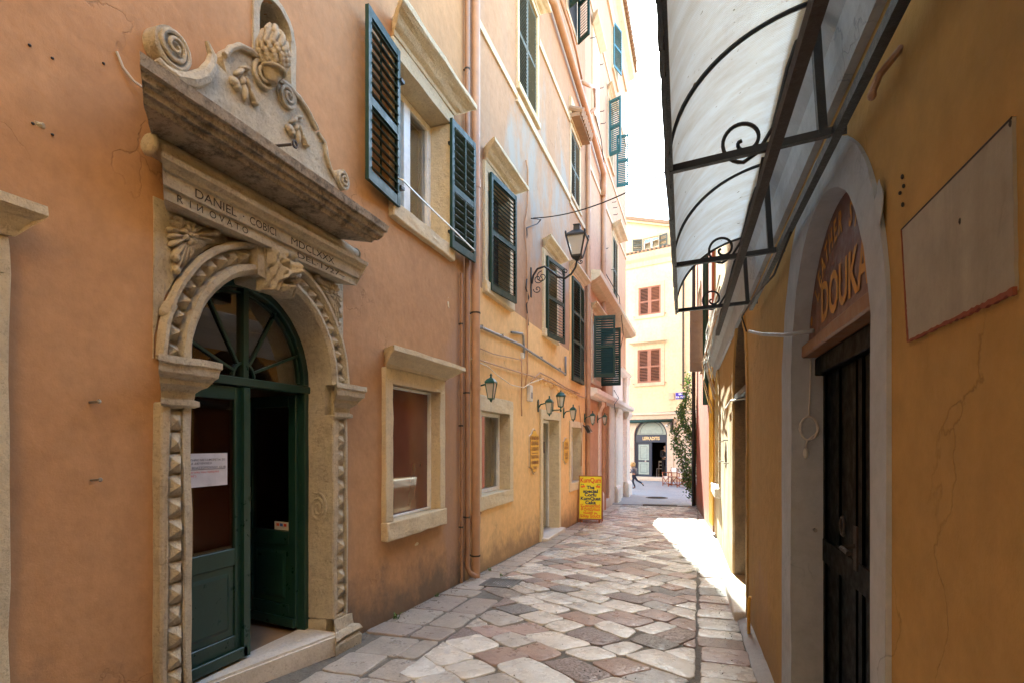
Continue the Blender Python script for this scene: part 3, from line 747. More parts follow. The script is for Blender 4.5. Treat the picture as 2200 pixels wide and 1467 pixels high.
def pilaster(s0, s1, inner):            # inner = +1 when the opening lies towards +along
    mb = MB(FPO); a, b = (s0, s1)
    m0, m1 = (a + .04, a + .142) if inner > 0 else (b - .142, b - .04)
    z0, z1 = -1.36, .21
    if inner > 0:
        mb.box(a, m0, -.02, .10, z0, z1); mb.box(m1, b, -.26, .10, z0, z1)
    else:
        mb.box(m1, b, -.02, .10, z0, z1); mb.box(a, m0, -.26, .10, z0, z1)
    mb.box(m0, m1, -.02, .078, z0, z1); mb.box(m0, m1, .078, .10, z1 - .03, z1); mb.box(m0, m1, .078, .10, z0, z0 + .03)
    mb.bevel(.009); mb.rough(.045, .006, 10, big=.006)
    p = mb.build('pilaster', M['stone'], portal)
    mb = MB(FPO); n = 13; zz0, zz1 = z0 + .035, z1 - .035
    for k in range(n):
        c0, c1 = zz0 + (zz1 - zz0) * (k + .05) / n, zz0 + (zz1 - zz0) * (k + .95) / n
        V = [mb.v(m0 + .003, .080, c0), mb.v(m1 - .003, .080, c0), mb.v(m1 - .003, .080, c1), mb.v(m0 + .003, .080, c1)]
        ap = mb.v((m0 + m1) / 2 + R.uniform(-.006, .006), .130 + R.uniform(-.02, .006), (c0 + c1) / 2)
        for i in range(4): mb.face([V[i], V[(i + 1) % 4], ap])
    mb.rough(.03, .004, 18, 2); mb.build('diamond_points', M['stone'], portal)
    g = gz((a + b) / 2)
    mb = MB(FPO)                         # base
    prof = [(-.02, g - .1), (.17, g - .1), (.18, g + .06), (.16, g + .085), (.185, g + .11), (.165, g + .14), (.13, g + .15), (.12, -1.355), (-.02, -1.355)]
    mb.moulding(prof, a, b, nb=.10)
    mb.box(a, b, -.26, -.02, g - .1, -1.36) if inner > 0 else mb.box(a, b, -.26, -.02, g - .1, -1.36)
    mb.rough(.05, .009, 8, big=.008); mb.build('base', M['stone'], portal)
    mb = MB(FPO)                         # capital
    mb.box(a, b, -.26, -.021, .205, .448)
    prof = [(-.02, .19), (.105, .19), (.125, .20), (.125, .225), (.105, .235), (.11, .27), (.13, .29), (.15, .305), (.15, .33), (.175, .345), (.19, .36), (.195, .40), (.205, .41), (.205, .445), (-.02, .45)]
    mb.moulding(prof, a, b, nb=.10, grow=(1, 1)) if False else mb.moulding([(n_, z_) for n_, z_ in prof], a + (0 if inner > 0 else 0), b, nb=.10)
    mb.rough(.04, .005, 10); mb.build('capital', M['stone'], portal)
# capitals: the mitred ends must not cut deep into the opening, so the back of the profile stays at the reveal
pilaster(PS0, PI0, 1); pilaster(PI1, PS1, -1)
# carved swirl on the right jamb
mb = MB(FPO)
pts = []
for k in range(40):
    a = k / 39 * 4.6 * math.pi; rr = .015 + .075 * k / 39
    pts.append((PI1 - .004, -.08 + rr * math.cos(a) * .9, -.50 + rr * math.sin(a) * 1.3))
mb.tube(pts, .010, 6); mb.build('swirl', M['stone'], portal)
mb = MB(FPO)                             # keystone block with console side
mb.prism([(2.955, 1.03), (3.175, 1.03), (3.195, 1.30), (2.935, 1.30)], -.2, .135); mb.ring(2.862, 1.16, [(.0, .03), (.022, .03), (.03, .14), (.0, .16)], -math.pi / 2, math.pi * 1.5, 10) if False else None
mb.prism([(2.90, 1.06), (2.952, 1.05), (2.932, 1.26), (2.885, 1.26)], 0, .125)
mb.bevel(.01); mb.rough(.04, .004, 12); key = mb.build('keystone', M['stone'], portal)
def mask(u, v):                         # grotesque face: brows, eyes, nose, cheeks, open mouth, beard
    def g(cu, cv, su, sv, h, rot=0):
        du, dv = u - cu, v - cv
        if rot: c_, s_ = math.cos(rot), math.sin(rot); du, dv = du * c_ + dv * s_, -du * s_ + dv * c_
        return h * math.exp(-(du / su) ** 2 - (dv / sv) ** 2)
    n = .15 + .07 * max(0, 1 - (u * 1.05) ** 2) ** .5 * max(0, 1 - (v * .9) ** 4)
    n += g(-.38, .28, .34, .09, .05, -.5) + g(.38, .28, .34, .09, .05, .5)
    n -= g(-.36, .10, .16, .10, .05) + g(.36, .10, .16, .10, .05)
    n += g(-.34, .10, .07, .05, .028) + g(.34, .10, .07, .05, .028)
    n += g(0, .02, .13, .26, .075) + g(0, -.14, .22, .10, .05) + g(0, .22, .10, .14, .03)
    n += g(-.5, -.16, .2, .16, .045) + g(.5, -.16, .2, .16, .045)
    n += g(-.40, -.34, .32, .08, .05, .6) + g(.40, -.34, .32, .08, .05, -.6)
    n -= g(0, -.46, .24, .17, .15)
    n += g(0, -.74, .26, .09, .07) + g(0, -.9, .34, .10, .02)
    n += g(-.25, .68, .16, .14, .06) + g(.25, .68, .16, .14, .06) - g(-.25, .68, .05, .05, .04) - g(.25, .68, .05, .05, .04)
    n += .014 * math.sin(9 * u + 5 * v) * math.sin(7 * v - 3 * u) + g(-.85, .3, .12, .5, .03) + g(.85, .3, .12, .5, .03)
    n += .012 * math.sin(26 * abs(u) + 8 * v) * (abs(u) > .5)
    return n
mb = MB(FPO); mb.relief(2.955, 3.185, .97, 1.262, mask, 44, 52, back=.05); mb.build('carved_mask', M['stone'], key, smooth=True)
# spandrel flowers: rosette with long leaves fanning towards the corners
def spandrel(sx):
    def X(a): return PC + sx * (a - PC)
    cs, cz = 2.42, 1.135
    mb = MB(lambda s, n, z: FPO(X(s), n, z))
    for k in range(7):
        a = k * 2 * math.pi / 7 + .2; mb.blob((cs + .035 * math.cos(a), .085, cz + .035 * math.sin(a)), (.024, .028, .016), a, 8, 6)
    mb.blob((cs, .10, cz), (.014, .02, .014))
    leaves = [(100, .08), (70, .08), (45, .11), (22, .17), (6, .24), (-6, .25), (-17, .22), (-28, .20), (-40, .18), (-52, .17), (-64, .18), (-76, .22), (-87, .24), (-98, .23), (-110, .20), (125, .07), (150, .07), (180, .075), (-140, .10), (-124, .14), (-160, .08)]
    for d, L_ in leaves:
        a = math.radians(d + R.uniform(-4, 4)); c = .045 + L_ * .5
        px, pz = cs + c * math.cos(a), cz + c * math.sin(a)
        if px - .02 < PS0 + .02: px = PS0 + .04
        e = (cs + (.04 + L_ * .95) * math.cos(a), cz + (.04 + L_ * .95) * math.sin(a))
        K_ = L_
        while math.hypot(cs + (.045 + K_) * math.cos(a) - PC, cz + (.045 + K_) * math.sin(a) - SPR) < PR_ + .215 and K_ > .03: K_ -= .01
        while cz + (.045 + K_) * math.sin(a) > 1.225 and K_ > .03: K_ -= .01
        c = .04 + K_ * .5; px, pz = max(PS0 + .035, cs + c * math.cos(a)), cz + c * math.sin(a)
        mb.blob((px, .062, pz), (K_ * .52, .034, .019), a, 10, 8); mb.blob((px, .092, pz), (K_ * .40, .012, .005), a, 6, 6)
        if e[0] > PS0 + .03 and K_ > L_ - .02 and L_ > .12: mb.blob((e[0], .085, e[1]), (.024, .028, .02), a + .6, 8, 6)
    for k in range(3): mb.blob((PS0 + .05 + .012 * k, .075, .68 + .02 * k), (.035, .035, .035), 0, 9, 7)
    mb.rough(.02, .003, 25, 1); mb.build('rosette', M['stone'], portal, smooth=True)
spandrel(1); spandrel(-1)
mb = MB(FL)                             # entablature with the two lettered bands
mb.moulding([(-.02, 1.235), (.125, 1.235), (.125, 1.292), (.142, 1.297), (.142, 1.365), (.158, 1.372), (.165, 1.385), (.19, 1.405), (.195, 1.432), (-.02, 1.432)], 2.19, 3.90, nb=.125)
mb.rough(.06, .003, 10); ent = mb.build('entablature', M['stone'], portal)
mb = MB(FL); k0, k1 = 2.15, 3.91; pf = []
mb.tube([(k0 + (k1 - k0) * i / 20, .095, 1.487) for i in range(21)], [.056 if 0 < i < 20 else .05 for i in range(21)], 16)
mb.tube([(k0 - .025, .095, 1.487), (k0 - .005, .095, 1.487)], [.047, .06], 16); mb.tube([(k1 + .005, .095, 1.487), (k1 + .025, .095, 1.487)], [.06, .047], 16)
mb.rough(.05, .003, 12, 1); mb.build('torus_moulding', M['stone'], portal, smooth=True)
mb = MB(FL)
mb.moulding([(-.02, 1.532), (.12, 1.532), (.15, 1.542), (.29, 1.548), (.30, 1.572), (.325, 1.576), (.33, 1.605), (.352, 1.612), (.36, 1.645), (.38, 1.652), (.388, 1.705), (.36, 1.72), (-.02, 1.80)], 2.11, 3.70, nb=.13)
mb.rough(.05, .007, 8, big=.008); mb.build('cornice', M['stonedark'], portal, label='dark weathered projecting stone cornice')
# flat letters on the bands, shade of cut grooves put into their colour
LET = [('DANIEL', 430, 850, 0), ('COBICI', 0, 0, 0)]
def word(par, body, s0, s1, z, size, n, mat_='ink_shade', name='inscription', bold=0, f=FL, flip=1, depth=.0025):
    mb = MB(f); text_bm(mb, body, size, width=abs(s1 - s0), bold=bold, n0=n, depth=depth, fn=lambda x, y: ((s0 + s1) / 2 + flip * x, z + y))
    return mb.build(name, M[mat_], par, recalc=False)
def sx(px, py, n): return PL(330 + px * .2045, 360 + py * .2045, n)[0]
a = sx(430, 320, .142), sx(865, 520, .142), sx(1010, 620, .142), sx(1285, 740, .142), sx(1440, 830, .142), sx(1890, 1050, .142)
word(ent, 'DANIEL', a[0], a[1], 1.330, .068, .142); word(ent, '·', a[1] + .05, a[1] + .062, 1.330, .07, .142)
word(ent, 'COBICI', a[2], a[3], 1.330, .068, .142); word(ent, 'MDCLXXX', a[4], a[5], 1.330, .068, .142)
b_ = sx(245, 320, .125), sx(990, 680, .125), sx(1505, 940, .125), sx(1900, 1130, .125)
word(ent, 'R  I', b_[0], b_[0] + (b_[1] - b_[0]) * .17, 1.264, .055, .125)
word(ent, 'И', b_[0] + (b_[1] - b_[0]) * .25, b_[0] + (b_[1] - b_[0]) * .33, 1.264, .05, .125)
word(ent, 'O V A T O', b_[0] + (b_[1] - b_[0]) * .42, b_[1], 1.264, .055, .125)
word(ent, 'DEL·1727~', b_[2], sx(2000, 1180, .125), 1.264, .05, .125)
# pediment: broken scrolls over the cornice
def zz(x, y, n=.10):
    s, z = PL(330 + x * .3, y * .3, n); return s, z
base_z = 1.74
out = [zz(*p) for p in [(110, 480), (165, 540), (240, 588), (330, 600), (400, 575), (450, 520), (478, 450), (545, 520), (520, 400), (560, 345), (620, 318), (680, 335), (740, 380), (800, 450), (870, 560), (920, 575), (985, 625), (1040, 690), (1100, 780), (1150, 880), (1180, 950), (1235, 1000), (1245, 1080), (1270, 1180), (1300, 1260), (1345, 1350), (1370, 1395)]]
pl = [(out[0][0] - .02, base_z)] + out + [(out[-1][0], base_z)]
pl = [pl[0]] + [(s, max(z, base_z + .004)) for s, z in pl[1:-1]] + [pl[-1]]
mb = MB(FL); mb.prism(pl, -.02, .075); mb.rough(.06, .004, 10)
ped = mb.build('pediment', M['winstone'] if False else M['stone'], portal)
def spiral(mb, cs, cz, r0, turns, n, a0=0, thick=.02, dirn=1, sq=1.0):
    pts = []; K = int(26 * turns)
    for k in range(K + 1):
        t = k / K; a = a0 + dirn * t * turns * 2 * math.pi; rr = r0 * (1 - t) ** .8
        pts.append((cs + rr * math.cos(a), n + .03 * t, cz + rr * math.sin(a) * sq))
    mb.tube(pts, [thick * (1 - .55 * k / K) for k in range(K + 1)], 7)
def disc(mb, cs, cz, r_, n0, n1, seg=28): mb.prism([(cs + r_ * math.cos(2 * math.pi * k / seg), cz + r_ * math.sin(2 * math.pi * k / seg)) for k in range(seg)], n0, n1)
def between(p, q): return math.dist(p, q)
mb = MB(FL)
vc = zz(155, 345); r1 = .5 * between(zz(40, 345), zz(262, 345)); r1 = .105
disc(mb, vc[0], vc[1], r1, -.02, .085); spiral(mb, vc[0], vc[1], r1, 2.6, .085, math.pi * 1.1, .017, 1)
arm = [zz(*p, .12) for p in [(60, 420), (110, 490), (190, 550), (300, 575), (390, 545), (440, 470), (455, 390), (415, 290)]]
mb.tube([(s, .085, z) for s, z in arm], [.022, .03, .04, .045, .045, .035, .025, .012], 8)
mb.rough(.03, .003, 18, 1); mb.build('scroll', M['stone'], ped, smooth=False)
for (c, rad, d, tail) in (((795, 545), .085, 1, [(520, 395), (560, 350), (625, 330), (700, 360), (770, 420), (840, 500), (870, 560)]),
                          ((962, 690), .082, -1, [(905, 570), (985, 625), (1050, 700), (1110, 790), (1150, 870), (1180, 930)])):
    mb = MB(FL); q = zz(*c); disc(mb, q[0], q[1], rad, 0, .088); spiral(mb, q[0], q[1], rad, 2.3, .088, math.pi / 2, .015, d)
    mb.tube([(zz(*p)[0], .088, zz(*p)[1]) for p in tail], .020, 7); mb.rough(.03, .003, 18, 1); mb.build('scroll', M['stone'], ped)
mb = MB(FL); q = zz(1365, 1290); disc(mb, q[0], q[1], .075, -.02, .085); spiral(mb, q[0], q[1], .075, 2.5, .085, math.pi / 2, .014, -1)
mb.tube([(zz(*p)[0], .085, zz(*p)[1]) for p in [(1190, 950), (1235, 1020), (1250, 1120), (1275, 1200), (1310, 1270)]], [.014, .018, .018, .016, .014], 7)
mb.rough(.03, .003, 18, 1); mb.build('scroll', M['stone'], ped)
for base in ((660, 600), (1040, 930)):
    mb = MB(FL)
    for dx, dy, rx, rz_, ro in ((-70, -10, .035, .03, 0), (-35, -85, .05, .016, .8), (5, -110, .045, .014, .5), (0, 60, .055, .02, 1.7), (-15, -20, .03, .018, 1.3), (55, 95, .055, .014, 2.2), (80, 140, .03, .016, .4), (-55, 20, .028, .028, .4), (20, 0, .04, .014, 2.0)):
        k = .8 if base[0] > 900 else 1
        q = zz(base[0] + dx * k, base[1] + dy * k); mb.blob((q[0], .085, q[1]), (rx, .03, rz_), ro, 9, 7)
    mb.rough(.02, .003, 25, 1); mb.build('acanthus', M['stone'], ped, smooth=True)
# pine cone in front of the niche
mb = MB(FL); q0 = zz(905, 520, .14); q1 = zz(815, 150, .14); cs = (q0[0] + q1[0]) / 2; zc0, zc1 = 1.98 if False else q0[1] - .02, q1[1]
H = zc1 - zc0
def rc(t): return .100 * (math.sin(math.pi * min(1, t * .86 + .14)) ** .62) * (1 - .15 * t)
mb.lathe((cs, .135, zc0), [(rc(i / 12) * .93, H * i / 12) for i in range(13)], 18)
rows = 14
for i in range(rows):
    t = (i + .3) / rows; n_ = max(5, int(14 * rc(t) / .1))
    for k in range(n_):
        a = 2 * math.pi * (k + .5 * (i % 2)) / n_; rr = rc(t)
        mb.blob((cs + rr * math.cos(a) * .95, .135 + rr * math.sin(a) * .95, zc0 + H * t), (.021, .013 + .006 * abs(math.sin(a)), .025), 0, 7, 5)
mb.tube([(cs + .072 * math.cos(k * math.pi / 8), .135 + .072 * math.sin(k * math.pi / 8), zc0 - .004) for k in range(17)], .012, 7)
mb.lathe((cs, .12, zc0 - .08), [(.04, 0), (.045, .03), (.075, .07)], 14)
mb.build('pine_cone', M['stone'], portal, smooth=True)
mb = MB(FL); q = PL(248, 112); q2 = PL(300, 150, .34)
mb.tube([(q[0], .008, q[1]), (q[0] + .03, .012, q[1] - .06), (q[0] + .08, .02, q[1] - .10), (q[0] + .17, .05, q[1] - .125)], .006, 6); mb.build('cable', M['cablewhite'], B1)
# iron eye bolt on the cornice
mb = MB(FL); q = zz(870, 1045, .12); mb.tube([(q[0], .09, q[1]), (q[0] + .07, .19, q[1] + .03)], .009, 6)
mb.tube([(q[0] + .09 + .02 * math.cos(k * math.pi / 6), .20, q[1] + .04 + .02 * math.sin(k * math.pi / 6)) for k in range(13)], .008, 6); mb.build('eye_bolt', M['rust'], portal)
# threshold step
mb = MB(FW)
poly = [(-2.95, 2.4), (-2.83, 2.52), (-2.575, 3.71), (-2.95, 3.71)]
mb.hexa([(x, y, gz(3) - .1) for x, y in poly] + [(x, y, -1.44) for x, y in poly]); mb.bevel(.018, 2); mb.rough(.06, .004, 7)
mb.build('threshold', M['marble'], portal)
# door frame, transom, fanlight
DN = -.20
mb = MB(FL)
mb.box(PI0 - .02, PI0 + .035, DN - .05, DN + .03, -1.44, SPR); mb.box(PI1 - .045, PI1 + .02, DN - .05, DN + .03, -1.44, SPR)
mb.box(PI0 - .02, PI1 + .02, DN - .05, DN + .045, .375, .43)
mb.ring(PC, SPR, [(r - .05, DN - .05), (r + .03, DN - .05), (r + .03, DN + .03), (r - .05, DN + .03)], 0, math.pi, 36)
mb.bevel(.005); mb.build('door_frame', M['greenworn'], portal)
mb = MB(FL)
mb.box(PC - .022, PC + .022, DN - .03, DN + .025, .43, SPR + r - .04)
mb.ring(PC, .44, [(.085, DN - .005), (.1, DN - .005), (.1, DN + .012), (.085, DN + .012)], 0, math.pi, 16)
for a in (22, 58, 122, 158):
    q = math.radians(a); mb.bar((PC + .09 * math.cos(q), DN + .003, .44 + .09 * math.sin(q)), (PC + (r - .04) * math.cos(q), DN + .003, .44 + (r - .04) * math.sin(q)), .014, .016)
mb.ring(PC, SPR, [(r - .085, DN - .01), (r - .075, DN - .01), (r - .075, DN + .01), (r - .085, DN + .01)], .02, math.pi - .02, 36)
mb.build('fanlight_bars', M['green'], portal)
mb = MB(FL); mb.prism([(PC - r + .03, .432)] + [(PC + (r - .04) * math.cos(math.pi - math.pi * k / 24), SPR + (r - .04) * math.sin(math.pi * k / 24)) for k in range(25)] + [(PC + r - .03, .432)], DN - .012, DN - .006); mb.build('fanlight_glass', M['glassclear'], portal)
def leaf(w_, h_, name='door'):
    t = MB(); st = .085
    t.box(0, st, -.02, .02, 0, h_); t.box(w_ - st, w_, -.02, .02, 0, h_)
    t.box(st, w_ - st, -.019, .019, 0, .16); t.box(st, w_ - st, -.019, .019, .62, .73); t.box(st, w_ - st, -.019, .019, h_ - .085, h_)
    t.box(st, w_ - st, -.008, .008, .16, .62)
    t.hexa([(st + .04, -.008, .20), (w_ - st - .04, -.008, .20), (w_ - st - .065, -.019, .225), (st + .065, -.019, .225), (st + .04, -.008, .58), (w_ - st - .04, -.008, .58), (w_ - st - .065, -.019, .555), (st + .065, -.019, .555)])
    t.box(0, w_, -.045, -.022, 0, .07)
    t.bevel(.004); return t.build(name, M['green'], None)
dw, dh = .60, 1.785
d1 = leaf(dw, dh); g = MB(); g.box(.08, dw - .08, -.003, .003, .72, dh - .08); gl = g.build('pane', M['glassclear'])
p0 = FL(PI0 + .03, DN, -1.42)
put(d1, B1, p0, rz=math.pi / 2); d1['label'] = 'closed left door leaf with a printed sheet on its glass'; gl.parent = d1; gl.location = (0, 0, 0)
st_ = MB(); st_.box(dw - .035, dw + .02, -.045, -.021, 0, dh); ao = st_.build('cover_strip', M['green']); ao.parent = d1
d2 = leaf(dw, dh); gl2 = gl.copy(); COL.objects.link(gl2); gl2.parent = d2
p1 = FL(PI1 - .05, DN - .03, -1.42)
# opens inwards: the leaf runs from its hinge at the right jamb back into the hall
put(d2, B1, p1, rz=math.radians(180 - 11)); d2.scale = (1, -1, 1); d2['label'] = 'right door leaf standing open into the hall'
hm = MB(); hm.tube([(dw - .05, -.02, .93), (dw - .05, -.06, .93), (dw - .05, -.065, 1.0), (dw - .05, -.02, 1.03)], .008, 6); hm.box(dw - .07, dw - .03, -.026, -.02, .86, 1.06); ho = hm.build('handle', M['metal']); ho.parent = d2
sm = MB(); sm.box(.10, .26, -.0065, -.004, .735, .80); so = sm.build('sticker', M['plasticwhite']); so.parent = d2
for i, cc in enumerate(((.55, .05, .03), (.05, .12, .45), (.6, .1, .03))):
    k = MB(); k.box(.12 + i * .042, .152 + i * .042, -.0085, -.007, .765, .787); ko = k.build('card_mark', paint('card_mark_colour', cc, .4)); ko.parent = d2
# hall behind the door
mb = MB(FL)
mb.box(1.9, 2.0, -3.2, -.31, -1.6, 1.5); mb.box(1.9, 4.2, -3.3, -3.2, -1.6, 1.5); mb.box(1.9, 4.2, -3.2, -.31, 1.35, 1.5)
mb.box(1.9, 4.2, -3.2, -.25, -1.6, -1.47)
mb.build('hallway', M['room'], B1)
mb = MB(FL); mb.box(4.1, 4.2, -3.2, -.31, -1.6, 1.5); mb.build('hall_side_wall', M['rooms'], B1)
mb = MB(FL)
for k in range(8): mb.box(3.42 + k * .07, 3.48 + k * .07, -2.4 + .03 * (k % 2), -2.37 + .03 * (k % 2), -1.3, 1.1)
mb.build('curtain_or_backing', M['rooms'], B1)
# paper sheet taped inside the left door glass
ps0, ps1 = 2.45, 2.775
pt = thing('paper_notice', 'white printed sheet taped to the glass of the left door leaf', 'notice', tuple(FL(2.6, DN + .012, -.3)))
mb = MB(FL); za, zb = PL(486, 1040, DN)[1], PL(486, 972, DN)[1]; ps1 = PL(486, 1000, DN)[0]; ps0 = PI0 + .06
mb.box(ps0, ps1, DN + .007, DN + .009, za, zb); mb.build('sheet', M['paper'], pt)
lw = ps1 - ps0; hh = zb - za
for txt, fr_, z_, sz, mt_, al in (('ΤΟ ΚΟΜΜΩΤΗΡΙΟ ΜΕΤΑΦΕΡΕΤΑΙ ΣΕ', .90, .80, .017, 'cloth_black', 0), ('ΝΕΑ ΔΙΕΥΘΥΝΣΗ', .42, .70, .017, 'cloth_black', 0), ('ΣΤΥΛΙΑΝΟΥ ΒΛΑΣΣΟΠΟΥΛΟΥ 12-18', .92, .57, .018, 'cloth_black', 0), ('(κατά την είσοδο του δρόμου)', .78, .44, .016, 'ink_red', -.05), ('“ΑΡΚΑΔΙΟΝ”)', .36, .33, .016, 'ink_red', -.24)):
    c_ = (ps0 + ps1) / 2 + al * lw; word(pt, txt, c_ - fr_ * lw / 2, c_ + fr_ * lw / 2, za + hh * z_, sz, DN + .009, mt_, 'lettering', depth=.0012)
mb = MB(FL); mb.box(ps0 + .02, ps1 - .02, DN + .0095, DN + .0105, za + hh * .515, za + hh * .525); mb.build('rule', M['cloth_black'], pt)

# ---- windows of the salmon building
def redpane():
    m, n, b = newmat('dark_red_glazing'); p = pos(n)
    n.links.new(mix(n, ramp(n, noi(n, p, 1.3, 3, .5), [(.35, 0), (.7, 1)]), (.10, .028, .02), (.17, .06, .04)), b.inputs['Base Color'])
    b.inputs['Roughness'].default_value = .04; b.inputs['Specular IOR Level'].default_value = .9; return m
M['redpane'] = redpane()
W = window(B1, FL, *w1, jamb=.125, lint=.14, sillh=.17, proj=.05, depth=.11, corn=(.17, .16), fr='pvc', frw=.022, mull=False, pane='redpane', back=None, label='ground floor window with stone surround and dark red glazing', sillproj=.02, rough=.007)
# board and pale sill strip seen low behind the glass
W = window(B1, FL, *w2, jamb=.115, lint=.15, sillh=.15, proj=.05, depth=.24, corn=(.2, .19), fr='pvc', frw=.075, mull=True, pane='glasswin', back='rooms', label='upper window with white frame, stone surround and open green shutters', sillproj=.01, rough=.007)
sw, shh = .60, 1.44
s_a = shutter(FL, W, w2[0] - .05, .065, w2[2] - .05, sw, shh, M['shgreen'], math.radians(4), -1, rails=(.47,), slat=.075, tilt=-.55, bars=True, label='left open louvred shutter')
s_b = shutter(FL, W, w2[1] - .05, .085, w2[2] - .05, sw, shh, M['shgreen'], math.radians(4), 1, first=s_a, label='right open louvred shutter')
for s_ in (w2[0] - .03, w2[1] - .01):
    for z_ in (w2[2] + .12, w2[3] - .25): mb = MB(FL); mb.box(s_ - .03, s_ + .03, .04, .10, z_, z_ + .03); mb.build('hinge', M['iron'], W)
mb = MB(FL); mb.tube([(w2[0] - .25, .17, w2[2] + .12), (w2[0] - .24, .21, w2[2] + .10), (5.0, .22, w2[2] + .06), (5.6, .22, w2[2] + .04), (w2[1] + .34, .21, w2[2] + .02), (w2[1] + .35, .16, w2[2] + .02)], .008, 6); mb.build('stay_rod', M['metal'], W)
W = window(B1, FL, *w0, jamb=.14, lint=.15, sillh=.15, proj=.05, depth=.15, corn=(.09, .15), fr='pvc', mull=False, pane='redpane', back=None, label='window at the left edge with stone cornice', rough=.008)
# small fixings in the wall
for px, py in ((63, 98), (112, 126), (70, 266), (112, 290), (222, 137)):
    s_, z_ = PL(px, py); mb = MB(FL); mb.lathe((s_, .0, z_), [(.001, 0)], 3) if False else mb.blob((s_, .002, z_), (.007, .006, .006), 0, 7, 5); mb.build('wall_plug', M['cabledark'], B1)
for px, py in ((192, 864), (195, 1031)):
    s_, z_ = PL(px, py); mb = MB(FL); mb.tube([(s_, -.01, z_), (s_ + .005, .05, z_ + .003)], .006, 7); mb.blob((s_ + .006, .053, z_ + .004), (.011, .008, .011), 0, 8, 6); mb.build('screw', M['metal'], B1)
for px, py, a_, b__ in ((963, 650, .02, .07), (895, 1167, .045, .014), (86, 268, .03, .012)):
    s_, z_ = PL(px, py); mb = MB(FL); mb.blob((s_, .0, z_), (a_, .006, b__), 0, 12, 7); mb.rough(.02, .01, 20, 1); mb.build('plaster_patch', M['winstone'], B1)
# downpipes at the joint with the next house
def pipe(B, f, s, n, z0, z1, r_, mt, collars=(), name='downpipe', label=None, foot=False, clips=None):
    pts = [(s, n, z1), (s, n, z0)]
    if foot: pts = [(s, n, z1), (s, n, z0 + .16), (s + .01, n + .03, z0 + .09), (s + .05, n + .10, z0 + .04)]
    mb = MB(f); mb.tube(pts, r_, 14); p = mb.build(name, M[mt], B, smooth=True, label=label)
    shade_auto(p)
    for z in collars:
        mb = MB(f); mb.tube([(s, n, z - .05), (s, n, z + .05)], r_ * 1.13, 14); c = mb.build('collar', M[mt], p); shade_auto(c)
    for z in clips or ():
        mb = MB(f); mb.tube([(s, n, z - .01), (s, n, z + .01)], r_ * 1.1, 12); mb.box(s - .01, s + .01, 0, n, z - .008, z + .008); mb.build('bracket', M['rust'], p)
    return p
pipe(B1, FL, 6.22, .035, gz(6.2), 2.0, .018, 'pipebrown', clips=(-1, .2, 1.4), label='thin brown pipe nearest the window')
pipe(B1, FL, 6.36, .05, gz(6.3), 12, .03, 'pipebrown', clips=(-.9, .6, 2.4, 4.5), foot=True, label='middle brown pipe')
# ================================================================== 2. THE ORANGE HOUSE (shop below, faded storeys above)
B2 = thing('townhouse', 'orange house between the salmon building and the pink corner house with a cake shop below', 'building', (-2.7, 9, gz(9) + E), group='houses lining the alley')
S2 = 14.15
w3 = (7.12, 8.05, 2.13, 3.60); w4 = (10.12, 11.0, 2.08, 3.42); w5 = (12.45, 13.75, 1.40, 3.70)
w7 = (8.55, 9.62, 5.62, 7.45); w8 = (12.45, 13.45, 5.5, 7.0)
g1 = (6.90, 8.08, -.70, .42); gd = (9.98, 11.22, gz(11) + .1, .44); g2 = (12.42, 13.55, -.90, .35)
zb = 2.02                                # colour changes under the first floor
wall(FL, rect(6.42, S2, gz(S2) - .5, zb), [hole(*g1), hole(*g2), rect(gd[0] - .02, gd[1] + .02, gd[2] - .3, gd[3] + .02), rect(w5[0] - .03, w5[1] + .03, w5[2] - .03, zb - .0005)] [:4] if False else [hole(*g1), hole(*g2), rect(gd[0] - .02, gd[1] + .02, gd[2] - .3, gd[3] + .02)], M['orange'], B2, label='bright orange ground floor wall')
wall(FL, rect(6.42, S2, zb, 13.2), [hole(*w3), hole(*w4), hole(*w7), hole(*w8)], M['peach'], B2, label='faded peach upper wall with grey patches')
shell(B2, FL, 6.42, S2, 13.2, M['peach'], ends=(0, 0))
def opened(*a, **k): return window(*a, **k)
# ground floor
W = window(B2, FL, *g1, jamb=.15, lint=.20, sillh=.19, proj=.03, depth=.19, fr='pvc', frw=.05, mull=False, pane='glassclear', back='blind', label='shop window with a slatted blind nearest the downpipes', sillproj=0, rough=.006)
W = window(B2, FL, *g2, jamb=.15, lint=.14, sillh=.19, proj=.03, depth=.24, fr='pvc', frw=.05, mull=False, pane='glasswin', back='room', label='small shop window beyond the shop door', sillproj=0, rough=.006)
mb = MB(FL); mb.box(12.7, 13.0, -.36, -.355, -.3, .15); mb.build('poster', M['ink_orange'], W)
mb = MB(FL)
mb.box(gd[0] - .16, gd[0], -.3, .035, gd[2] - .2, gd[3]); mb.box(gd[1], gd[1] + .16, -.3, .035, gd[2] - .2, gd[3]); mb.box(gd[0] - .16, gd[1] + .16, -.3, .035, gd[3], gd[3] + .16)
mb.bevel(.008); mb.rough(.07, .006, 8); D = mb.build('doorway', M['winstone'], B2, label='pale stone shop doorway')
mb = MB(FL); mb.box(gd[0] - .1, gd[1] + .12, -.3, .14, gz(10.6) - .1, gd[2] - .02); mb.bevel(.012); mb.rough(.07, .005, 8); mb.build('step', M['marble'], D)
mb = MB(FL); mb.box(gd[0], gd[0] + .05, -.24, -.18, gd[2], gd[3]); mb.box(gd[1] - .05, gd[1], -.24, -.18, gd[2], gd[3]); mb.box(gd[0] + .05, gd[1] - .05, -.24, -.18, gd[3] - .05, gd[3])
mb.box(10.55, 10.62, -.235, -.17, gd[2], gd[3] - .05); mb.bevel(.003); mb.build('frame', M['pvc'], D)
mb = MB(FL); mb.box(gd[0] + .05, gd[1] - .05, -.215, -.205, gd[2], gd[3] - .05); mb.build('pane', M['glasswin'], D)
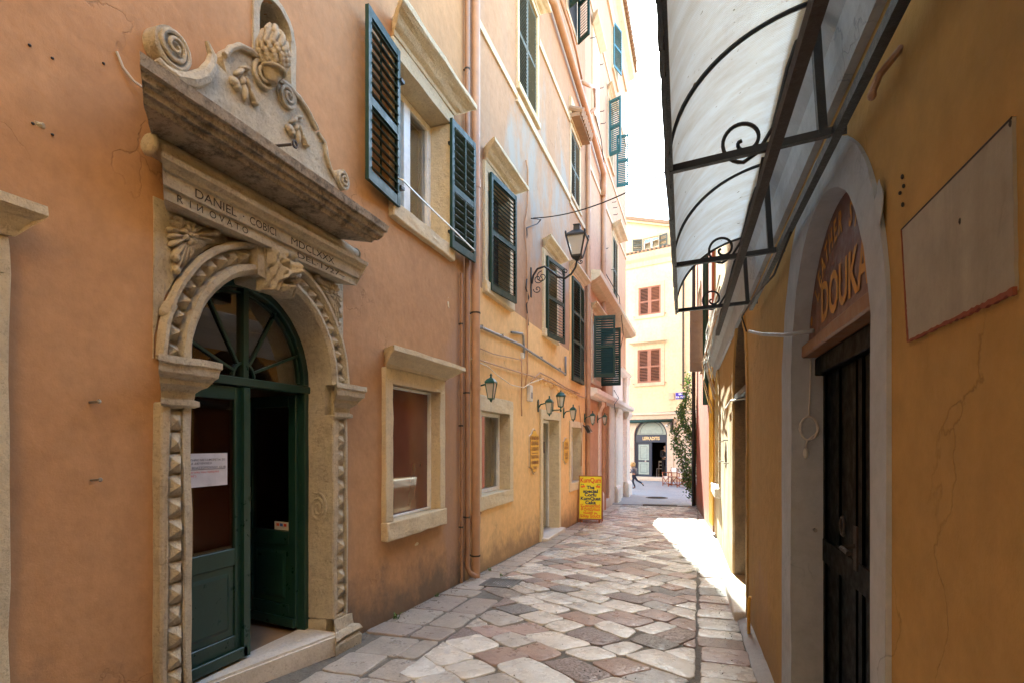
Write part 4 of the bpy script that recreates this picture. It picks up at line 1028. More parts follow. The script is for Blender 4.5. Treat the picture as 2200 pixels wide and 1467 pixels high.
mb = MB(FL); mb.box(gd[0], gd[1], -.8, -.78, gd[2], gd[3]); mb.build('curtain_or_backing', M['room'], D)
mb = MB(FL); mb.box(10.60, 10.66, -.17, -.12, -.2, .02); mb.build('handle', M['iron'], D)
# first floor
def ajar(W_, s0, s1, z0, z1, mt, ang=.16, label=None, drop=.1):
    return shutter(FL, W_, s0, .07, z0 - drop, (s1 - s0), z1 - z0 + drop, M[mt], ang, 1, rails=(.5,), slat=.055, label=label)
W = window(B2, FL, *w3, jamb=.12, lint=.12, sillh=.16, proj=.04, depth=.16, corn=(.2, .17), fr=None, pane='dark', back=None, label='first floor window with one dark green louvred shutter beside the downpipes', rough=.006)
ajar(W, w3[0], w3[1] - .08, w3[2], w3[3], 'shgreen', .10)
W = window(B2, FL, *w4, jamb=.12, lint=.12, sillh=.14, proj=.04, depth=.16, corn=(.18, .16), fr=None, pane='dark', back=None, label='first floor window behind the street lamp bracket', rough=.006)
ajar(W, *w4, 'shgreen', .14, drop=.14)
W = window(B2, FL, *w5, jamb=.14, lint=.12, sillh=0, proj=.02, depth=.12, mat_='orange', corn=(.16, .16), corn_mat='creamtrim', fr=None, pane='dark', back=None, label='tall narrow balcony window with closed dark louvred shutters')
# no real opening: a near-black sheet stands for its shaded depth
mb = MB(FL); mb.box(w5[0], w5[1], .001, .012, w5[2], w5[3]); mb.build('dark_backing', M['dark'], W)
h5 = (w5[1] - w5[0]) / 2
sa = shutter(FL, W, w5[0], .045, w5[2], h5, w5[3] - w5[2], M['shgreen'], .05, 1, rails=(.38, .66), slat=.055)
shutter(FL, W, w5[1], .045, w5[2], h5, w5[3] - w5[2], M['shgreen'], .05, -1, first=sa)
# second floor
W = window(B2, FL, *w7, jamb=.09, lint=.10, sillh=.10, proj=.03, depth=.10, corn=(.18, .17), mat_='winstone', corn_mat='creamtrim', fr=None, pane='dark', back=None, label='second floor window with grey weathered closed shutters and cracked sill', rough=.006)
hw = (w7[1] - w7[0]) / 2
sa = shutter(FL, W, w7[0], -.02, w7[2], hw, w7[3] - w7[2], M['shgrey'], 0, 1, rails=(.5,), slat=.06); shutter(FL, W, w7[1], -.02, w7[2], hw, w7[3] - w7[2], M['shgrey'], 0, -1, first=sa)
W = window(B2, FL, *w8, jamb=.08, lint=.10, sillh=.08, proj=.02, depth=.10, corn=None, mat_='creamtrim', fr=None, pane='dark', back=None, label='second floor window with brown grey shutters under a small tiled hood', rough=.006)
hw = (w8[1] - w8[0]) / 2
sa = shutter(FL, W, w8[0], -.02, w8[2], hw, w8[3] - w8[2], M['shgrey'], 0, 1, rails=(.5,), slat=.055); shutter(FL, W, w8[1], -.02, w8[2], hw, w8[3] - w8[2], M['shgrey'], 0, -1, first=sa)
mb = MB(FL)                              # tiled hood over it
for k in range(8): 
    s_ = 12.35 + k * .155
    mb.tube([(s_, 0, 7.36), (s_, .30, 7.24)], [.075, .085], 10)
mb.box(12.28, 13.55, 0, .24, 7.14, 7.22); mb.rough(.05, .008, 12, 1); mb.build('tiled_hood', M['tile'], W)
mb = MB(FL); mb.box(12.3, 13.55, 0, .05, 7.0 + .10, 7.62); mb.build('panel', M['creamtrim'], W)
# string courses
def band(B, f, s0, s1, z, h, n, mt='creamtrim', name='string_course', rough=.004):
    mb = MB(f); mb.box(s0, s1, -.01, n, z - h / 2, z + h / 2); mb.rough(.08, rough, 7, 2); return mb.build(name, M[mt], B)
band(B2, FL, 6.72, w7[0] - .1, 5.40, .11, .028); band(B2, FL, w7[0] - .12, 12.3, 5.36, .12, .04); band(B2, FL, 12.3, S2 - .1, 5.32, .11, .03)
band(B2, FL, 9.75, 12.3, 7.10, .12, .03); band(B2, FL, 6.72, 8.4, 7.25, .11, .028)
pipe(B2, FL, 6.57, .075, gz(6.5), 13, .055, 'pipe', collars=(-.95, .7, 3.2, 5.6), clips=(-1.4, 1.6), label='thick terracotta painted downpipe at the joint of two houses')
mb = MB(FL)                              # plumbing and conduit runs on the wall
def run(B, name, mt, pts, r_, n=.03, label=None, sub=6, f=FL, P_=None):
    P_ = P_ or PL; q = []
    for i, p in enumerate(pts):
        s_, z_ = P_(p[0], p[1], n); q.append((s_, p[2] if len(p) > 2 else n, z_))
    mb = MB(f); mb.tube(q, r_, 7); return mb.build(name, M[mt], B, smooth=True, label=label)
mb.bm.free()
run(B2, 'conduit', 'pipegrey', [(1016, 697), (1030, 702), (1121, 742), (1128, 748), (1210, 800), (1214, 803)], .019, label='grey conduit crossing the orange wall')
run(B2, 'conduit', 'pipegrey', [(1099, 714), (1122, 717), (1124, 722), (1126, 750), (1126, 768)], .019)
run(B2, 'conduit', 'pipegrey', [(1215, 765), (1215, 806)], .022)
run(B2, 'cable', 'cable', [(1012, 768), (1040, 776), (1085, 790), (1118, 800), (1135, 805), (1170, 815), (1200, 828), (1245, 850), (1300, 868)], .010)
run(B2, 'cable', 'cable', [(1012, 740), (1060, 760), (1118, 772)], .007)
run(B2, 'cable', 'cableyellow', [(1012, 770), (1050, 788), (1068, 805), (1098, 826), (1125, 832), (1140, 822), (1168, 812)], .007, n=.045)
run(B2, 'cable', 'cable', [(1130, 345), (1134, 365), (1134, 440), (1128, 480), (1132, 560), (1133, 700), (1133, 800), (1128, 832)], .014, label='brown cable bundle running down the wall')
run(B2, 'cable', 'cabledark', [(1132, 600), (1130, 620), (1136, 640), (1131, 655), (1135, 700)], .012)
run(B2, 'cable', 'cable', [(1120, 770), (1121, 800), (1120, 870), (1121, 893)], .012)
run(B2, 'cable', 'cable', [(1140, 820), (1160, 800), (1185, 812), (1215, 832), (1245, 845)], .012)
run(B2, 'cable', 'cable', [(1244, 870), (1247, 900), (1250, 930), (1249, 1000)], .012)
run(B2, 'cable', 'cable', [(1020, 1092), (1033, 1100), (1018, 1125), (1016, 1170), (1017, 1225)], .016, label='old cable hanging below the shop window')
for px, py in ((1030, 703), (1075, 722), (1160, 768), (1200, 792)):
    s_, z_ = PL(px, py); mb = MB(FL); mb.box(s_ - .012, s_ + .012, 0, .052, z_ - .025, z_ + .025); mb.build('clip', M['metal'], B2)
s_, z_ = PL(1134, 840); mb = MB(FL); mb.box(s_ - .07, s_ + .07, 0, .07, z_ - .17, z_ + .10); mb.bevel(.01); mx_ = mb.build('meter_box', M['plasticwhite'], B2)
mb = MB(FL); mb.box(s_ - .045, s_ + .045, .07, .076, z_ - .12, z_ - .02); mb.build('lid', M['pipegrey'], mx_)
s_, z_ = PL(1119, 765); mb = MB(FL); mb.box(s_ - .04, s_ + .04, 0, .05, z_ - .04, z_ + .05); mb.bevel(.008); mb.build('junction_box', M['plasticwhite'], B2)
mb = MB(FL)
for k in range(26):
    t = k / 25; s_, z_ = PL(1160 + 80 * t, 815 + 38 * t); mb.blob((s_ + R.uniform(-.03, .03), .0, z_ + R.uniform(-.03, .05)), (R.uniform(.04, .12), .03, R.uniform(.03, .07)), -.1, 8, 6)
mb.rough(.04, .02, 10, 1); mb.build('rough_patch', M['orange'], B2, label='lumpy unpainted mortar seam above the lanterns')

# ================================================================== 3. THE PINK CORNER HOUSE
B3 = thing('townhouse', 'tall pink corner house with white ground floor pilasters and blue green shutters', 'building', (-2.7, 18, gz(18) + E), group='houses lining the alley')
S3, TOP3 = 22.6, 14.6
w6 = (15.1, 16.3, 1.72, 3.45); w13 = (18.95, 20.1, 4.75, 6.85); w12 = (18.3, 20.6, 0, 0)
u1 = (17.9, 19.0, 8.95, 10.9); u2 = (20.3, 21.4, 9.1, 10.7); u3 = (18.9, 20.1, 12.4, 13.9); u9 = (12.9, 14.0, 8.9, 10.6)
wall(FL, rect(S2, S3, gz(S3) - .5, TOP3), [hole(*w6), hole(*w13), hole(*u1), hole(*u3), rect(16.9, 18.0, -1.8, .9)], M['pink'], B3)
shell(B3, FL, S2, S3, TOP3, M['pink'], ends=(0, 1))
W = window(B3, FL, *w6, jamb=.12, lint=.10, sillh=.14, proj=.03, depth=.14, corn=(.16, .14), fr='pvc', pane='glasswin', label='window with shutters standing straight out over the alley', rough=.005)
sa = shutter(FL, W, w6[0], .06, w6[2] + .02, .56, 1.62, M['shgreen'], math.radians(84), 1, rails=(.5,), slat=.06, tilt=1.0, label='near shutter standing open across the wall')
shutter(FL, W, w6[1], .06, w6[2] - .1, .62, 1.62, M['shgreen'], math.radians(84), -1, first=sa, label='far shutter standing open across the wall')
W = window(B3, FL, *w13, jamb=.1, lint=.1, sillh=.1, proj=.03, depth=.12, corn=(.3, .25), mat_='creamtrim', fr=None, pane='dark', back=None, label='window with old grey shutters and broken slats near the corner', rough=.005)
hw = (w13[1] - w13[0]) / 2
sa = shutter(FL, W, w13[0], -.01, w13[2], hw, w13[3] - w13[2], M['shgrey'], .03, 1); shutter(FL, W, w13[1], -.01, w13[2], hw, w13[3] - w13[2], M['shgrey'], .03, -1, first=sa)
W = window(B3, FL, *u1, jamb=.1, lint=.1, sillh=.1, proj=.03, depth=.16, corn=(.16, .16), mat_='creamtrim', fr='pvc', pane='glasswin', label='upper window with two open blue green shutters at the corner', rough=.005)
sa = shutter(FL, W, u1[0] + .02, .05, u1[2], .42, 1.75, M['shblue'], math.radians(115), 1, tilt=1.0); shutter(FL, W, u1[1] + .6, .05, u1[2] - .25, .42, 1.75, M['shblue'], math.radians(95), 1, first=sa)
W = window(B3, FL, *u3, jamb=.1, lint=.1, sillh=.1, proj=.03, depth=.16, mat_='creamtrim', fr='pvc', pane='glasswin', label='topmost window under the eaves', rough=.005)
sa = shutter(FL, W, u3[0], .05, u3[2], .6, 1.5, M['shblue'], .3, 1)
# windows of the middle storeys seen at the very top of the picture
for (a_, b__, c_, d_, lb) in ((12.1, 13.0, 9.4, 11.2, 'top floor window with dark shutter beside the diagonal pipe'), (15.2, 16.1, 9.0, 11.0, 'walled up pale window beyond the diagonal pipe')):
    BB = B2 if a_ < 14 else B3
    mb = MB(FL); mb.box(a_ - .12, b__ + .12, 0, .03, c_ - .12, d_ + .12); mb.rough(.1, .003, 8); W = mb.build('window', M['creamtrim'], BB, label=lb)
    mb = MB(FL); mb.box(a_, b__, .03, .034, c_, d_); mb.build('pane', M['whitewash'] if a_ > 14 else M['dark'], W)
    if a_ < 14:
        sa = shutter(FL, W, a_, .06, c_, .4, d_ - c_, M['shgreen'], math.radians(125), 1, tilt=1.0); shutter(FL, W, b__, .06, c_ - .2, .4, d_ - c_, M['shgreen'], math.radians(130), 1, first=sa)
    else: mb = MB(FL); mb.moulding([(.02, d_ + .12), (.05, d_ + .12), (.2, d_ + .28), (.2, d_ + .36), (.02, d_ + .38)], a_ - .15, b__ + .15, nb=.02); mb.build('cornice', M['creamtrim'], W)
# eave
mb = MB(FL); mb.moulding([(-.02, TOP3 - .9), (.06, TOP3 - .9), (.08, TOP3 - .55), (.16, TOP3 - .4), (.30, TOP3 - .25), (.34, TOP3 - .06), (-.02, TOP3)], S2 - 1, S3, nb=0, grow=(0, 1)); mb.build('cornice', M['creamtrim'], B3, label='deep cream cornice under the roof edge')
mb = MB(FL)
for k in range(40):
    s_ = S2 - 1 + k * .235; mb.tube([(s_, -.6, TOP3 + .22), (s_, .46, TOP3 + .04)], .10, 8)
mb.box(S2 - 1, S3 + .35, -8.9, .42, TOP3 + .001, TOP3 + .035); mb.build('roof', M['tile'], B3)
# ledges and string courses
mb = MB(FL); mb.moulding([(-.01, 1.16), (.20, 1.18), (.22, 1.22), (.30, 1.25), (.30, 1.37), (-.01, 1.42)], 14.2, S3, nb=0, grow=(0, 1)); mb.rough(.12, .006, 6, 2); mb.build('ledge', M['whitewash'], B3, label='whitewashed stone ledge over the ground floor')
mb = MB(FL); mb.moulding([(-.01, 4.05), (.22, 4.10), (.36, 4.2), (.36, 4.34), (-.01, 4.38)], 14.3, S3, nb=0, grow=(0, 1)); mb.rough(.12, .008, 6, 2); mb.build('ledge', M['creamtrim'], B3, label='crumbling cream ledge under the second floor')
band(B3, FL, S2 + .1, S3, 7.2, .12, .03); band(B3, FL, S2 + .1, S3, 8.55, .10, .03); band(B3, FL, S2 + .1, S3, 11.6, .12, .03)
# whitewashed pilasters at the corner
def pil(s0, s1, n, z1, mt='whitewash'):
    g_ = gz(s0)
    mb = MB(FL); mb.box(s0, s1, -.01, n, g_ + .55, z1 - .28)
    mb.moulding([(-.01, g_ - .1), (n + .08, g_ - .1), (n + .08, g_ + .46), (n + .03, g_ + .55), (-.01, g_ + .551)], s0, s1, nb=n)
    mb.moulding([(-.01, z1 - .281), (n + .02, z1 - .28), (n + .04, z1 - .2), (n + .1, z1 - .1), (n + .1, z1 - .001), (-.01, z1 - .001)], s0, s1, nb=n)
    mb.rough(.12, .004, 6, 2); return mb.build('pilaster', M[mt], B3)
pil(21.6, 22.55, .16, 1.16); pil(19.3, 20.1, .06, 1.16)
pil(16.1, 16.75, .03, 1.16)
mb = MB(FL); mb.box(18.15, 22.6, -.005, .022, gz(22) - .1, 1.159); mb.box(19.0, 22.6, -.005, .018, 1.42, 2.5); mb.rough(.15, .004, 6, 2); mb.build('wall_panel', M['whitewash'], B3)
mb = MB(FL); mb.moulding([(-.01, 2.42), (.05, 2.42), (.16, 2.5), (.22, 2.62), (-.01, 2.7)], 20.0, S3 - .1, nb=0); mb.moulding([(-.01, 1.42), (.14, 1.42), (.14, 2.2), (.20, 2.42), (-.01, 2.419)], 21.5, 22.5, nb=.14); mb.rough(.1, .006, 8, 2); mb.build('bracket_block', M['whitewash'], B3)
mb = MB(FL); mb.box(16.9, 18.0, -.12, -.08, -1.8, .9); D = mb.build('doorway', M['pipegrey'], B3, label='grey roller shutter of the corner shop')
mb = MB(FL)
for k in range(22): mb.box(16.95, 17.95, -.08, -.055, -1.75 + k * .055, -1.72 + k * .055)
mb.build('shutter_slats', M['metal'], D)
mb = MB(FL); mb.box(16.82, 18.08, -.2, .07, gz(17) - .1, gz(17) + .22); mb.rough(.08, .01, 8); mb.build('step', M['marble'], B3)
# pipes of the corner house
pipe(B3, FL, S2 + .06, .07, gz(14), 7.6, .06, 'pipe', collars=(-.8, .6, 2.4, 4.9), label='terracotta pipe at the joint of the orange and pink houses')
pipe(B3, FL, 16.6, .08, gz(16.5), 8.1, .07, 'pipe', collars=(1.0, 3.0, 5.3), label='long terracotta downpipe fed by the diagonal pipe')
mb = MB(FL)
d0 = PL(1190, 5, .12); d1_ = PL(1262, 245, .12); d2_ = PL(1297, 372, .12)
mb.tube([(d0[0] - .1, .02, d0[1] + .1), (d0[0], .12, d0[1]), (d1_[0], .12, d1_[1]), (d2_[0], .12, d2_[1]), (d2_[0] + .15, .10, d2_[1] - .3), (d2_[0] + .15, .08, d2_[1] - .6)], .075, 12)
p_ = mb.build('diagonal_pipe', M['pipe'], B3, smooth=True, label='thick terracotta pipe running diagonally across the upper wall')
run(B3, 'branch_pipe', 'pipe', [(1253, 178, .1), (1258, 186, .2), (1270, 190, .2), (1272, 235, .2), (1262, 248, .12)], .045, n=.12)
run(B3, 'branch_pipe', 'pipe', [(1205, 0, .1), (1225, 60, .1), (1238, 110, .1), (1250, 170, .1)], .03, n=.1)
run(B3, 'cable', 'cabledark', [(1278, 250, .05), (1290, 300, .05), (1296, 360, .06)], .012)
run(B3, 'cable', 'cabledark', [(1300, 590, .06), (1312, 640, .3), (1322, 720, .3), (1320, 760, .2)], .012)
run(B3, 'cable', 'cabledark', [(1300, 838, .3), (1308, 855, .34), (1296, 868, .36), (1303, 885, .3)], .012)
for i, (px, py) in enumerate(((1272, 82), (1290, 105), (1289, 140), (1290, 190), (1291, 240), (1294, 266), (1318, 435), (1320, 447), (1321, 462), (1300, 535), (1316, 580))):
    s_, z_ = PL(px, py, .05); mb = MB(FL); mb.tube([(s_, 0, z_), (s_ + .01, .12, z_), (s_ + .02, .14, z_ + .03)], .010, 6); mb.build('hook', M['iron'], B3)

# ================================================================== 4. FAR HOUSE closing the view
B4 = thing('townhouse', 'cream house across the end of the alley with red brown shutters and a shop door', 'building', tuple(FF(0, 0, -2.03)), group='houses lining the alley')
dr, dc, dz_ = .93, -.045, .37
top = [(-9, 16.5), (-1.71, 12.33), (.9, 11.46), (5, 9.9)]
lw_ = (-.77, .54, 3.23, 5.03); uw_ = (-.72, .54, 6.85, 8.37)
gz0 = -2.03
mb = MB(FF); mb.prism([(-9, gz0 - .1), (dc - dr, gz0 - .1)] + [(dc - dr, gz0)] + [(dc + dr * math.cos(math.pi - math.pi * k / 24), dz_ + dr * math.sin(math.pi * k / 24)) for k in range(25)] + [(dc + dr, gz0 - .1), (7, gz0 - .1), (7, 1.5), (-9, 1.5)], -.35, 0)
mb.build('wall', M['peachstone'], B4, label='peach coloured stone ground floor')
wall(FF, [(-9, 1.5), (7, 1.5), (7, 10.3), (-9, 10.3)], [hole(*lw_), hole(*uw_)], M['cream'], B4, depth=-.35, label='pale cream plaster wall')
dm = (-.45, .42, 10.42, 11.0)
wall(FF, [(-9, 10.3), (7, 10.3), (7, 10.2 + .3), (.9, 11.46), (-1.71, 12.33), (-9, 14.8)], [hole(*dm)], M['cream'], B4, depth=-.35, label='gabled attic wall')
mb = MB(FF)
mb.box(-9, -8.7, -8, -.36, gz0, 10.3); mb.box(6.7, 7, -8, -.36, gz0, 10.3); mb.box(-9, 7, -8.3, -8.01, gz0, 10.3)
mb.prism([(-9.2, 14.95), (-9.2, 14.8), (-1.71, 12.35), (.9, 11.48), (7, 10.52), (7.2, 10.6), (.9, 11.66), (-1.71, 12.52)], -8.3, .22); mb.build('roof', M['tile'], B4)
mb = MB(FF); mb.prism([(-9.2, 14.76), (-1.71, 12.22), (.9, 11.36), (7.1, 10.38), (7.1, 10.5), (.9, 11.47), (-1.71, 12.34), (-9.2, 14.88)], -.01, .16); mb.build('verge', M['creamtrim'], B4)
mb = MB(FF); mb.moulding([(-.01, 9.5), (.06, 9.5), (.10, 9.75), (.22, 9.9), (.28, 10.1), (.28, 10.2), (-.01, 10.21)], -9, 7, nb=0); mb.build('cornice', M['creamtrim'], B4)
mb = MB(FF)
for k in range(70): mb.tube([(-8.9 + k * .23, -.02, 10.34), (-8.9 + k * .23, .34, 10.24)], .07, 6)
mb.build('tile_course', M['tile'], B4)
mb = MB(FF); mb.moulding([(-.01, 1.25), (.06, 1.25), (.08, 1.45), (.16, 1.5), (.16, 1.6), (-.01, 1.64)], -9, 7, nb=0); mb.rough(.3, .003, 5, 2); mb.build('string_course', M['peachstone'], B4)
for (a_, b__, c_, d_), lb in ((lw_, 'lower window with closed red brown shutters'), (uw_, 'upper window with closed red brown shutters')):
    W = window(B4, FF, a_, b__, c_, d_, jamb=.2, lint=.2, sillh=.18, proj=.03, depth=.14, mat_='creamtrim', corn=(.22, .2) if a_ < -.75 else None, fr=None, pane='dark', back=None, label=lb, rough=0)
    h_ = (b__ - a_) / 2
    sa = shutter(FF, W, a_, -.02, c_, h_, d_ - c_, M['shred'], 0.0, 1, st=.1, slat=.075, tilt=.6, rails=(.48,)); shutter(FF, W, b__, -.02, c_, h_, d_ - c_, M['shred'], 0.03, -1, first=sa)
    for e_ in (a_ - .25, b__ + .25):
        mb = MB(FF); mb.tube([(e_, 0, c_ - .02), (e_, .1, c_ - .02), (e_ + .08, .1, c_ - .05)], .015, 6); mb.build('shutter_catch', M['shred'], W)
W = window(B4, FF, *dm, jamb=.06, lint=.12, sillh=.08, proj=.03, depth=.12, mat_='creamtrim', fr='pvc', pane='glasswin', back='rooms', label='small attic window with side shutters', rough=0)
sa = shutter(FF, W, dm[0] - .05, .05, dm[2] - .05, .5, .62, M['shgrey'], math.radians(25), -1, rails=(.5,)); shutter(FF, W, dm[1] + .05, .05, dm[2] - .05, .5, .62, M['shgrey'], math.radians(15), 1, first=sa)
# shop front
mb = MB(FF); r_ = dr
mb.ring(dc, dz_, [(r_ + .001, -.3), (r_ + .34, -.3), (r_ + .34, .03), (r_ + .001, .03)], 0, math.pi, 32); mb.box(dc - r_ - .34, dc - r_ - .001, -.3, .03, gz0, dz_); mb.box(dc + r_ + .001, dc + r_ + .34, -.3, .03, gz0, dz_)
D = mb.build('doorway', M['peachstone'], B4, label='arched stone shopfront')
mb = MB(FF)
mb.ring(dc, dz_, [(r_ - .09, -.2), (r_, -.2), (r_, -.08), (r_ - .09, -.08)], 0, math.pi, 32)
mb.box(dc - r_, dc - r_ + .1, -.2, -.08, gz0 + .2, dz_); mb.box(dc + r_ - .1, dc + r_, -.2, -.08, gz0 + .2, dz_)
mb.box(dc - r_ + .1, dc + r_ - .1, -.2, -.07, .02, .42); mb.box(dc - .035, dc + .035, -.2, -.09, gz0 + .2, .02); mb.build('frame', M['navy'], D)
mb = MB(FF); mb.prism([(dc - r_ + .08, .43)] + [(dc + (r_ - .08) * math.cos(math.pi - math.pi * k / 24), .40 + (r_ - .1) * math.sin(math.pi * k / 24)) for k in range(1, 24)] + [(dc + r_ - .08, .43)], -.16, -.14); mb.build('fanlight', M['sage'], D)
mb = MB(FF); mb.ring(dc, .47, [(.64, -.138), (.66, -.138), (.66, -.13), (.64, -.13)], .02, math.pi - .02, 28); mb.box(dc - .66, dc + .66, -.138, -.13, .465, .48); mb.build('moulding', M['navy'], D)
lf = (dc - r_ + .1, dc - .035)
mb = MB(FF); mb.box(lf[0], lf[1], -.17, -.13, gz0 + .2, .02); DL = mb.build('door', M['navy'], B4, label='closed left shop door leaf with sage panels')
for (a_, b__) in ((-.95, -.1), (-1.72, -1.05)):
    mb = MB(FF); mb.box(lf[0] + .1, lf[1] - .1, -.13, -.12, a_, b__); q = mb.build('panel', M['sage'], DL)
    mb = MB(FF)
    x0, x1 = lf[0] + .2, lf[1] - .2; y0, y1 = a_ + .1, b__ - .1
    mb.box(x0, x1, -.12, -.115, y0, y0 + .012); mb.box(x0, x1, -.12, -.115, y1 - .012, y1); mb.box(x0, x0 + .012, -.12, -.115, y0 + .012, y1 - .012); mb.box(x1 - .012, x1, -.12, -.115, y0 + .012, y1 - .012); mb.build('bead', M['navy'], DL)
mb = MB(FF); mb.blob((lf[1] - .28, -.09, -1.0), (.045, .03, .045), 0); mb.build('handle', M['plasticwhite'], DL)
# right leaf folded in
mb = MB(FF); mb.box(dc + r_ - .16, dc + r_ - .11, -.75, -.2, gz0 + .2, .02); mb.build('door', M['navy'], B4, label='right shop door leaf folded inwards')
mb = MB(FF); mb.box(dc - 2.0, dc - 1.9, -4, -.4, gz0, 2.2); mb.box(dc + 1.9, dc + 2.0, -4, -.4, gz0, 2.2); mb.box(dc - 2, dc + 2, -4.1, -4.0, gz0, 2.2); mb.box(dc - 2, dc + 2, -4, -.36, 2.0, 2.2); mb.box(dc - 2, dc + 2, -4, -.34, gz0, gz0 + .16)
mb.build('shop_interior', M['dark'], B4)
mb = MB(FF); mb.box(dc + .05, dc + .2, -3.9, -3.8, -1.0, .0); mb.box(dc + .32, dc + .62, -3.9, -3.8, -.6, .0); mb.build('shelf', M['blind'], B4)
mb = MB(FF); mb.box(dc - 1.1, dc + 1.3, -.34, .35, gz0, gz0 + .19); mb.bevel(.02); mb.build('step', M['peachstone'], B4)
word(D, 'LEFKADITIS', dc - .47, dc + .49, .22, .24, -.07, 'ink_gold', 'lettering', bold=.012, f=FF) if 'ink_gold' in M else None
M['ink_gold'] = paint('gold_lettering', (.85, .62, .3), .4)
word(D, 'LEFKADITIS', dc - .47, dc + .49, .22, .24, -.07, 'ink_gold', 'lettering', bold=.008, f=FF, depth=.012)
# canopy roller above the shop
aw = thing('awning_roller', 'dark green rolled up shop awning on a bar above the far shop door', 'awning', tuple(FF(-.3, .2, 1.1)))
mb = MB(FF); mb.tube([(-1.6, .22, 1.13), (1.22, .22, 1.16)], .07, 12); mb.build('roller', M['shgreen'], aw, smooth=True)
mb = MB(FF); mb.box(-1.6, 1.24, .02, .16, 1.16, 1.24); mb.build('cover', M['shgreen'], aw)
mb = MB(FF); mb.box(1.14, 1.22, 0, .24, .55, 1.1); mb.build('bracket', M['iron'], aw)
sl = thing('wall_spotlight', 'small pale spotlight beside the rolled awning of the far shop', 'lamp', tuple(FF(1.02, .2, .85)))
mb = MB(FF); mb.tube([(1.02, .02, 1.0), (1.02, .3, .98), (1.02, .34, .9)], .02, 6); mb.build('arm', M['iron'], sl)
mb = MB(FF); mb.blob((1.0, .34, .88), (.09, .09, .07)); mb.build('lamp_head', M['plasticwhite'], sl, smooth=True)
# street name plate
ns = thing('street_name_sign', 'blue enamel street name plate with white Greek letters on the cream far house', 'sign', tuple(FF(1.63, .03, 2.4)))
mb = MB(FF); mb.box(1.33, 1.93, 0, .025, 2.26, 2.62); mb.build('plate', M['bluesign'], ns)
mb = MB(FF)
for a_, b__, c_, d_ in ((1.335, 1.925, 2.265, 2.275), (1.335, 1.925, 2.605, 2.615), (1.335, 1.345, 2.275, 2.605), (1.915, 1.925, 2.275, 2.605)): mb.box(a_, b__, .025, .028, c_, d_)
mb.build('border', M['plasticwhite'], ns)
M['ink_white'] = paint('white_lettering', (.85, .85, .85), .4)
word(ns, 'ΟΔΟΣ', 1.5, 1.76, 2.53, .13, .025, 'ink_white', 'lettering', bold=.004, f=FF, depth=.004)
word(ns, 'ΘΕΟΔΩΡΟΥ ΚΟΤΣΗ', 1.36, 1.9, 2.37, .12, .025, 'ink_white', 'lettering', bold=.003, f=FF, depth=.004)
mb = MB(FF); mb.box(.98, 1.28, 0, .06, 2.25, 2.62); mb.bevel(.02); mb.build('utility_box', M['creamtrim'], B4)
mb = MB(FF); mb.tube([(1.75, .05, 2.8), (1.75, .05, 6.5), (1.78, .05, 10.0)], .04, 8); mb.build('downpipe', M['cabledark'], B4)
mb = MB(FF); mb.tube([(-3, .09, 1.62), (0, .09, 1.60), (2.5, .09, 1.64)], .02, 6); mb.build('cable', M['cabledark'], B4)
# neighbour glimpsed beyond, left of the corner and right behind the vine
# ================================================================== 5. THE OCHRE HOUSE on the right
B5 = thing('townhouse', 'ochre yellow house at the right with the leather shop doorway', 'building', tuple(FRT(5, 0, gz(5))), group='houses lining the alley')
S5 = 12.1
A1c, A1r = 2.664, .679; A1z = .33          # shop doorway arch
a2 = (5.75, 7.35); a3 = (9.9, 12.0)
A2c, A2r = 6.5, .78; A2z = .55
A3c, A3r = 10.75, .72; A3z = .60
wall(FRT, rect(-8, S5, gz(S5) - .5, 4.4), [arch(A1c, A1r + .1, gz(2) - .4, A1z), arch(A2c, A2r, gz(A2c) + .1, A2z), arch(A3c, A3r - .12, -.75, A3z)], M['yellow'], B5, depth=-.34)
shell(B5, FRT, -8, S5, 4.4, M['yellow'], ends=(1, 1), depth=7)
# whitewashed surround of the shop doorway: broad flat band and deep arched reveal
mb = MB(FRT)
ro, ri = A1r + .23, A1r
oc, orr = 2.744, .906
mb.ring(A1c, A1z, [(ri, -.34), (ri + .12, -.34), (ri + .12, -.001), (ri, -.001)], 0, math.pi, 40)
mb.prism([(A1c - ri, A1z), (oc - orr, A1z)] + [(oc - orr * math.cos(math.pi * k / 36), A1z + orr * .97 * math.sin(math.pi * k / 36)) for k in range(1, 36)] + [(oc + orr, A1z), (A1c + ri, A1z)] + [(A1c + ri * math.cos(math.pi * k / 36), A1z + ri * math.sin(math.pi * k / 36)) for k in range(1, 36)], -.002, .013)
for s0_, s1_ in ((oc - orr, A1c - ri), (A1c + ri, oc + orr)):
    mb.box(s0_, s1_, -.02, .013, gz(2) - .4, A1z)
mb.box(A1c - ri - .11, A1c - ri, -.34, -.0201, gz(2) - .4, A1z); mb.box(A1c + ri, A1c + ri + .11, -.34, -.0201, gz(3) - .4, A1z)
mb.rough(.06, .004, 7, big=.004)
D = mb.build('doorway', M['greywhite'], B5, label='limewashed arched doorway of the leather shop')
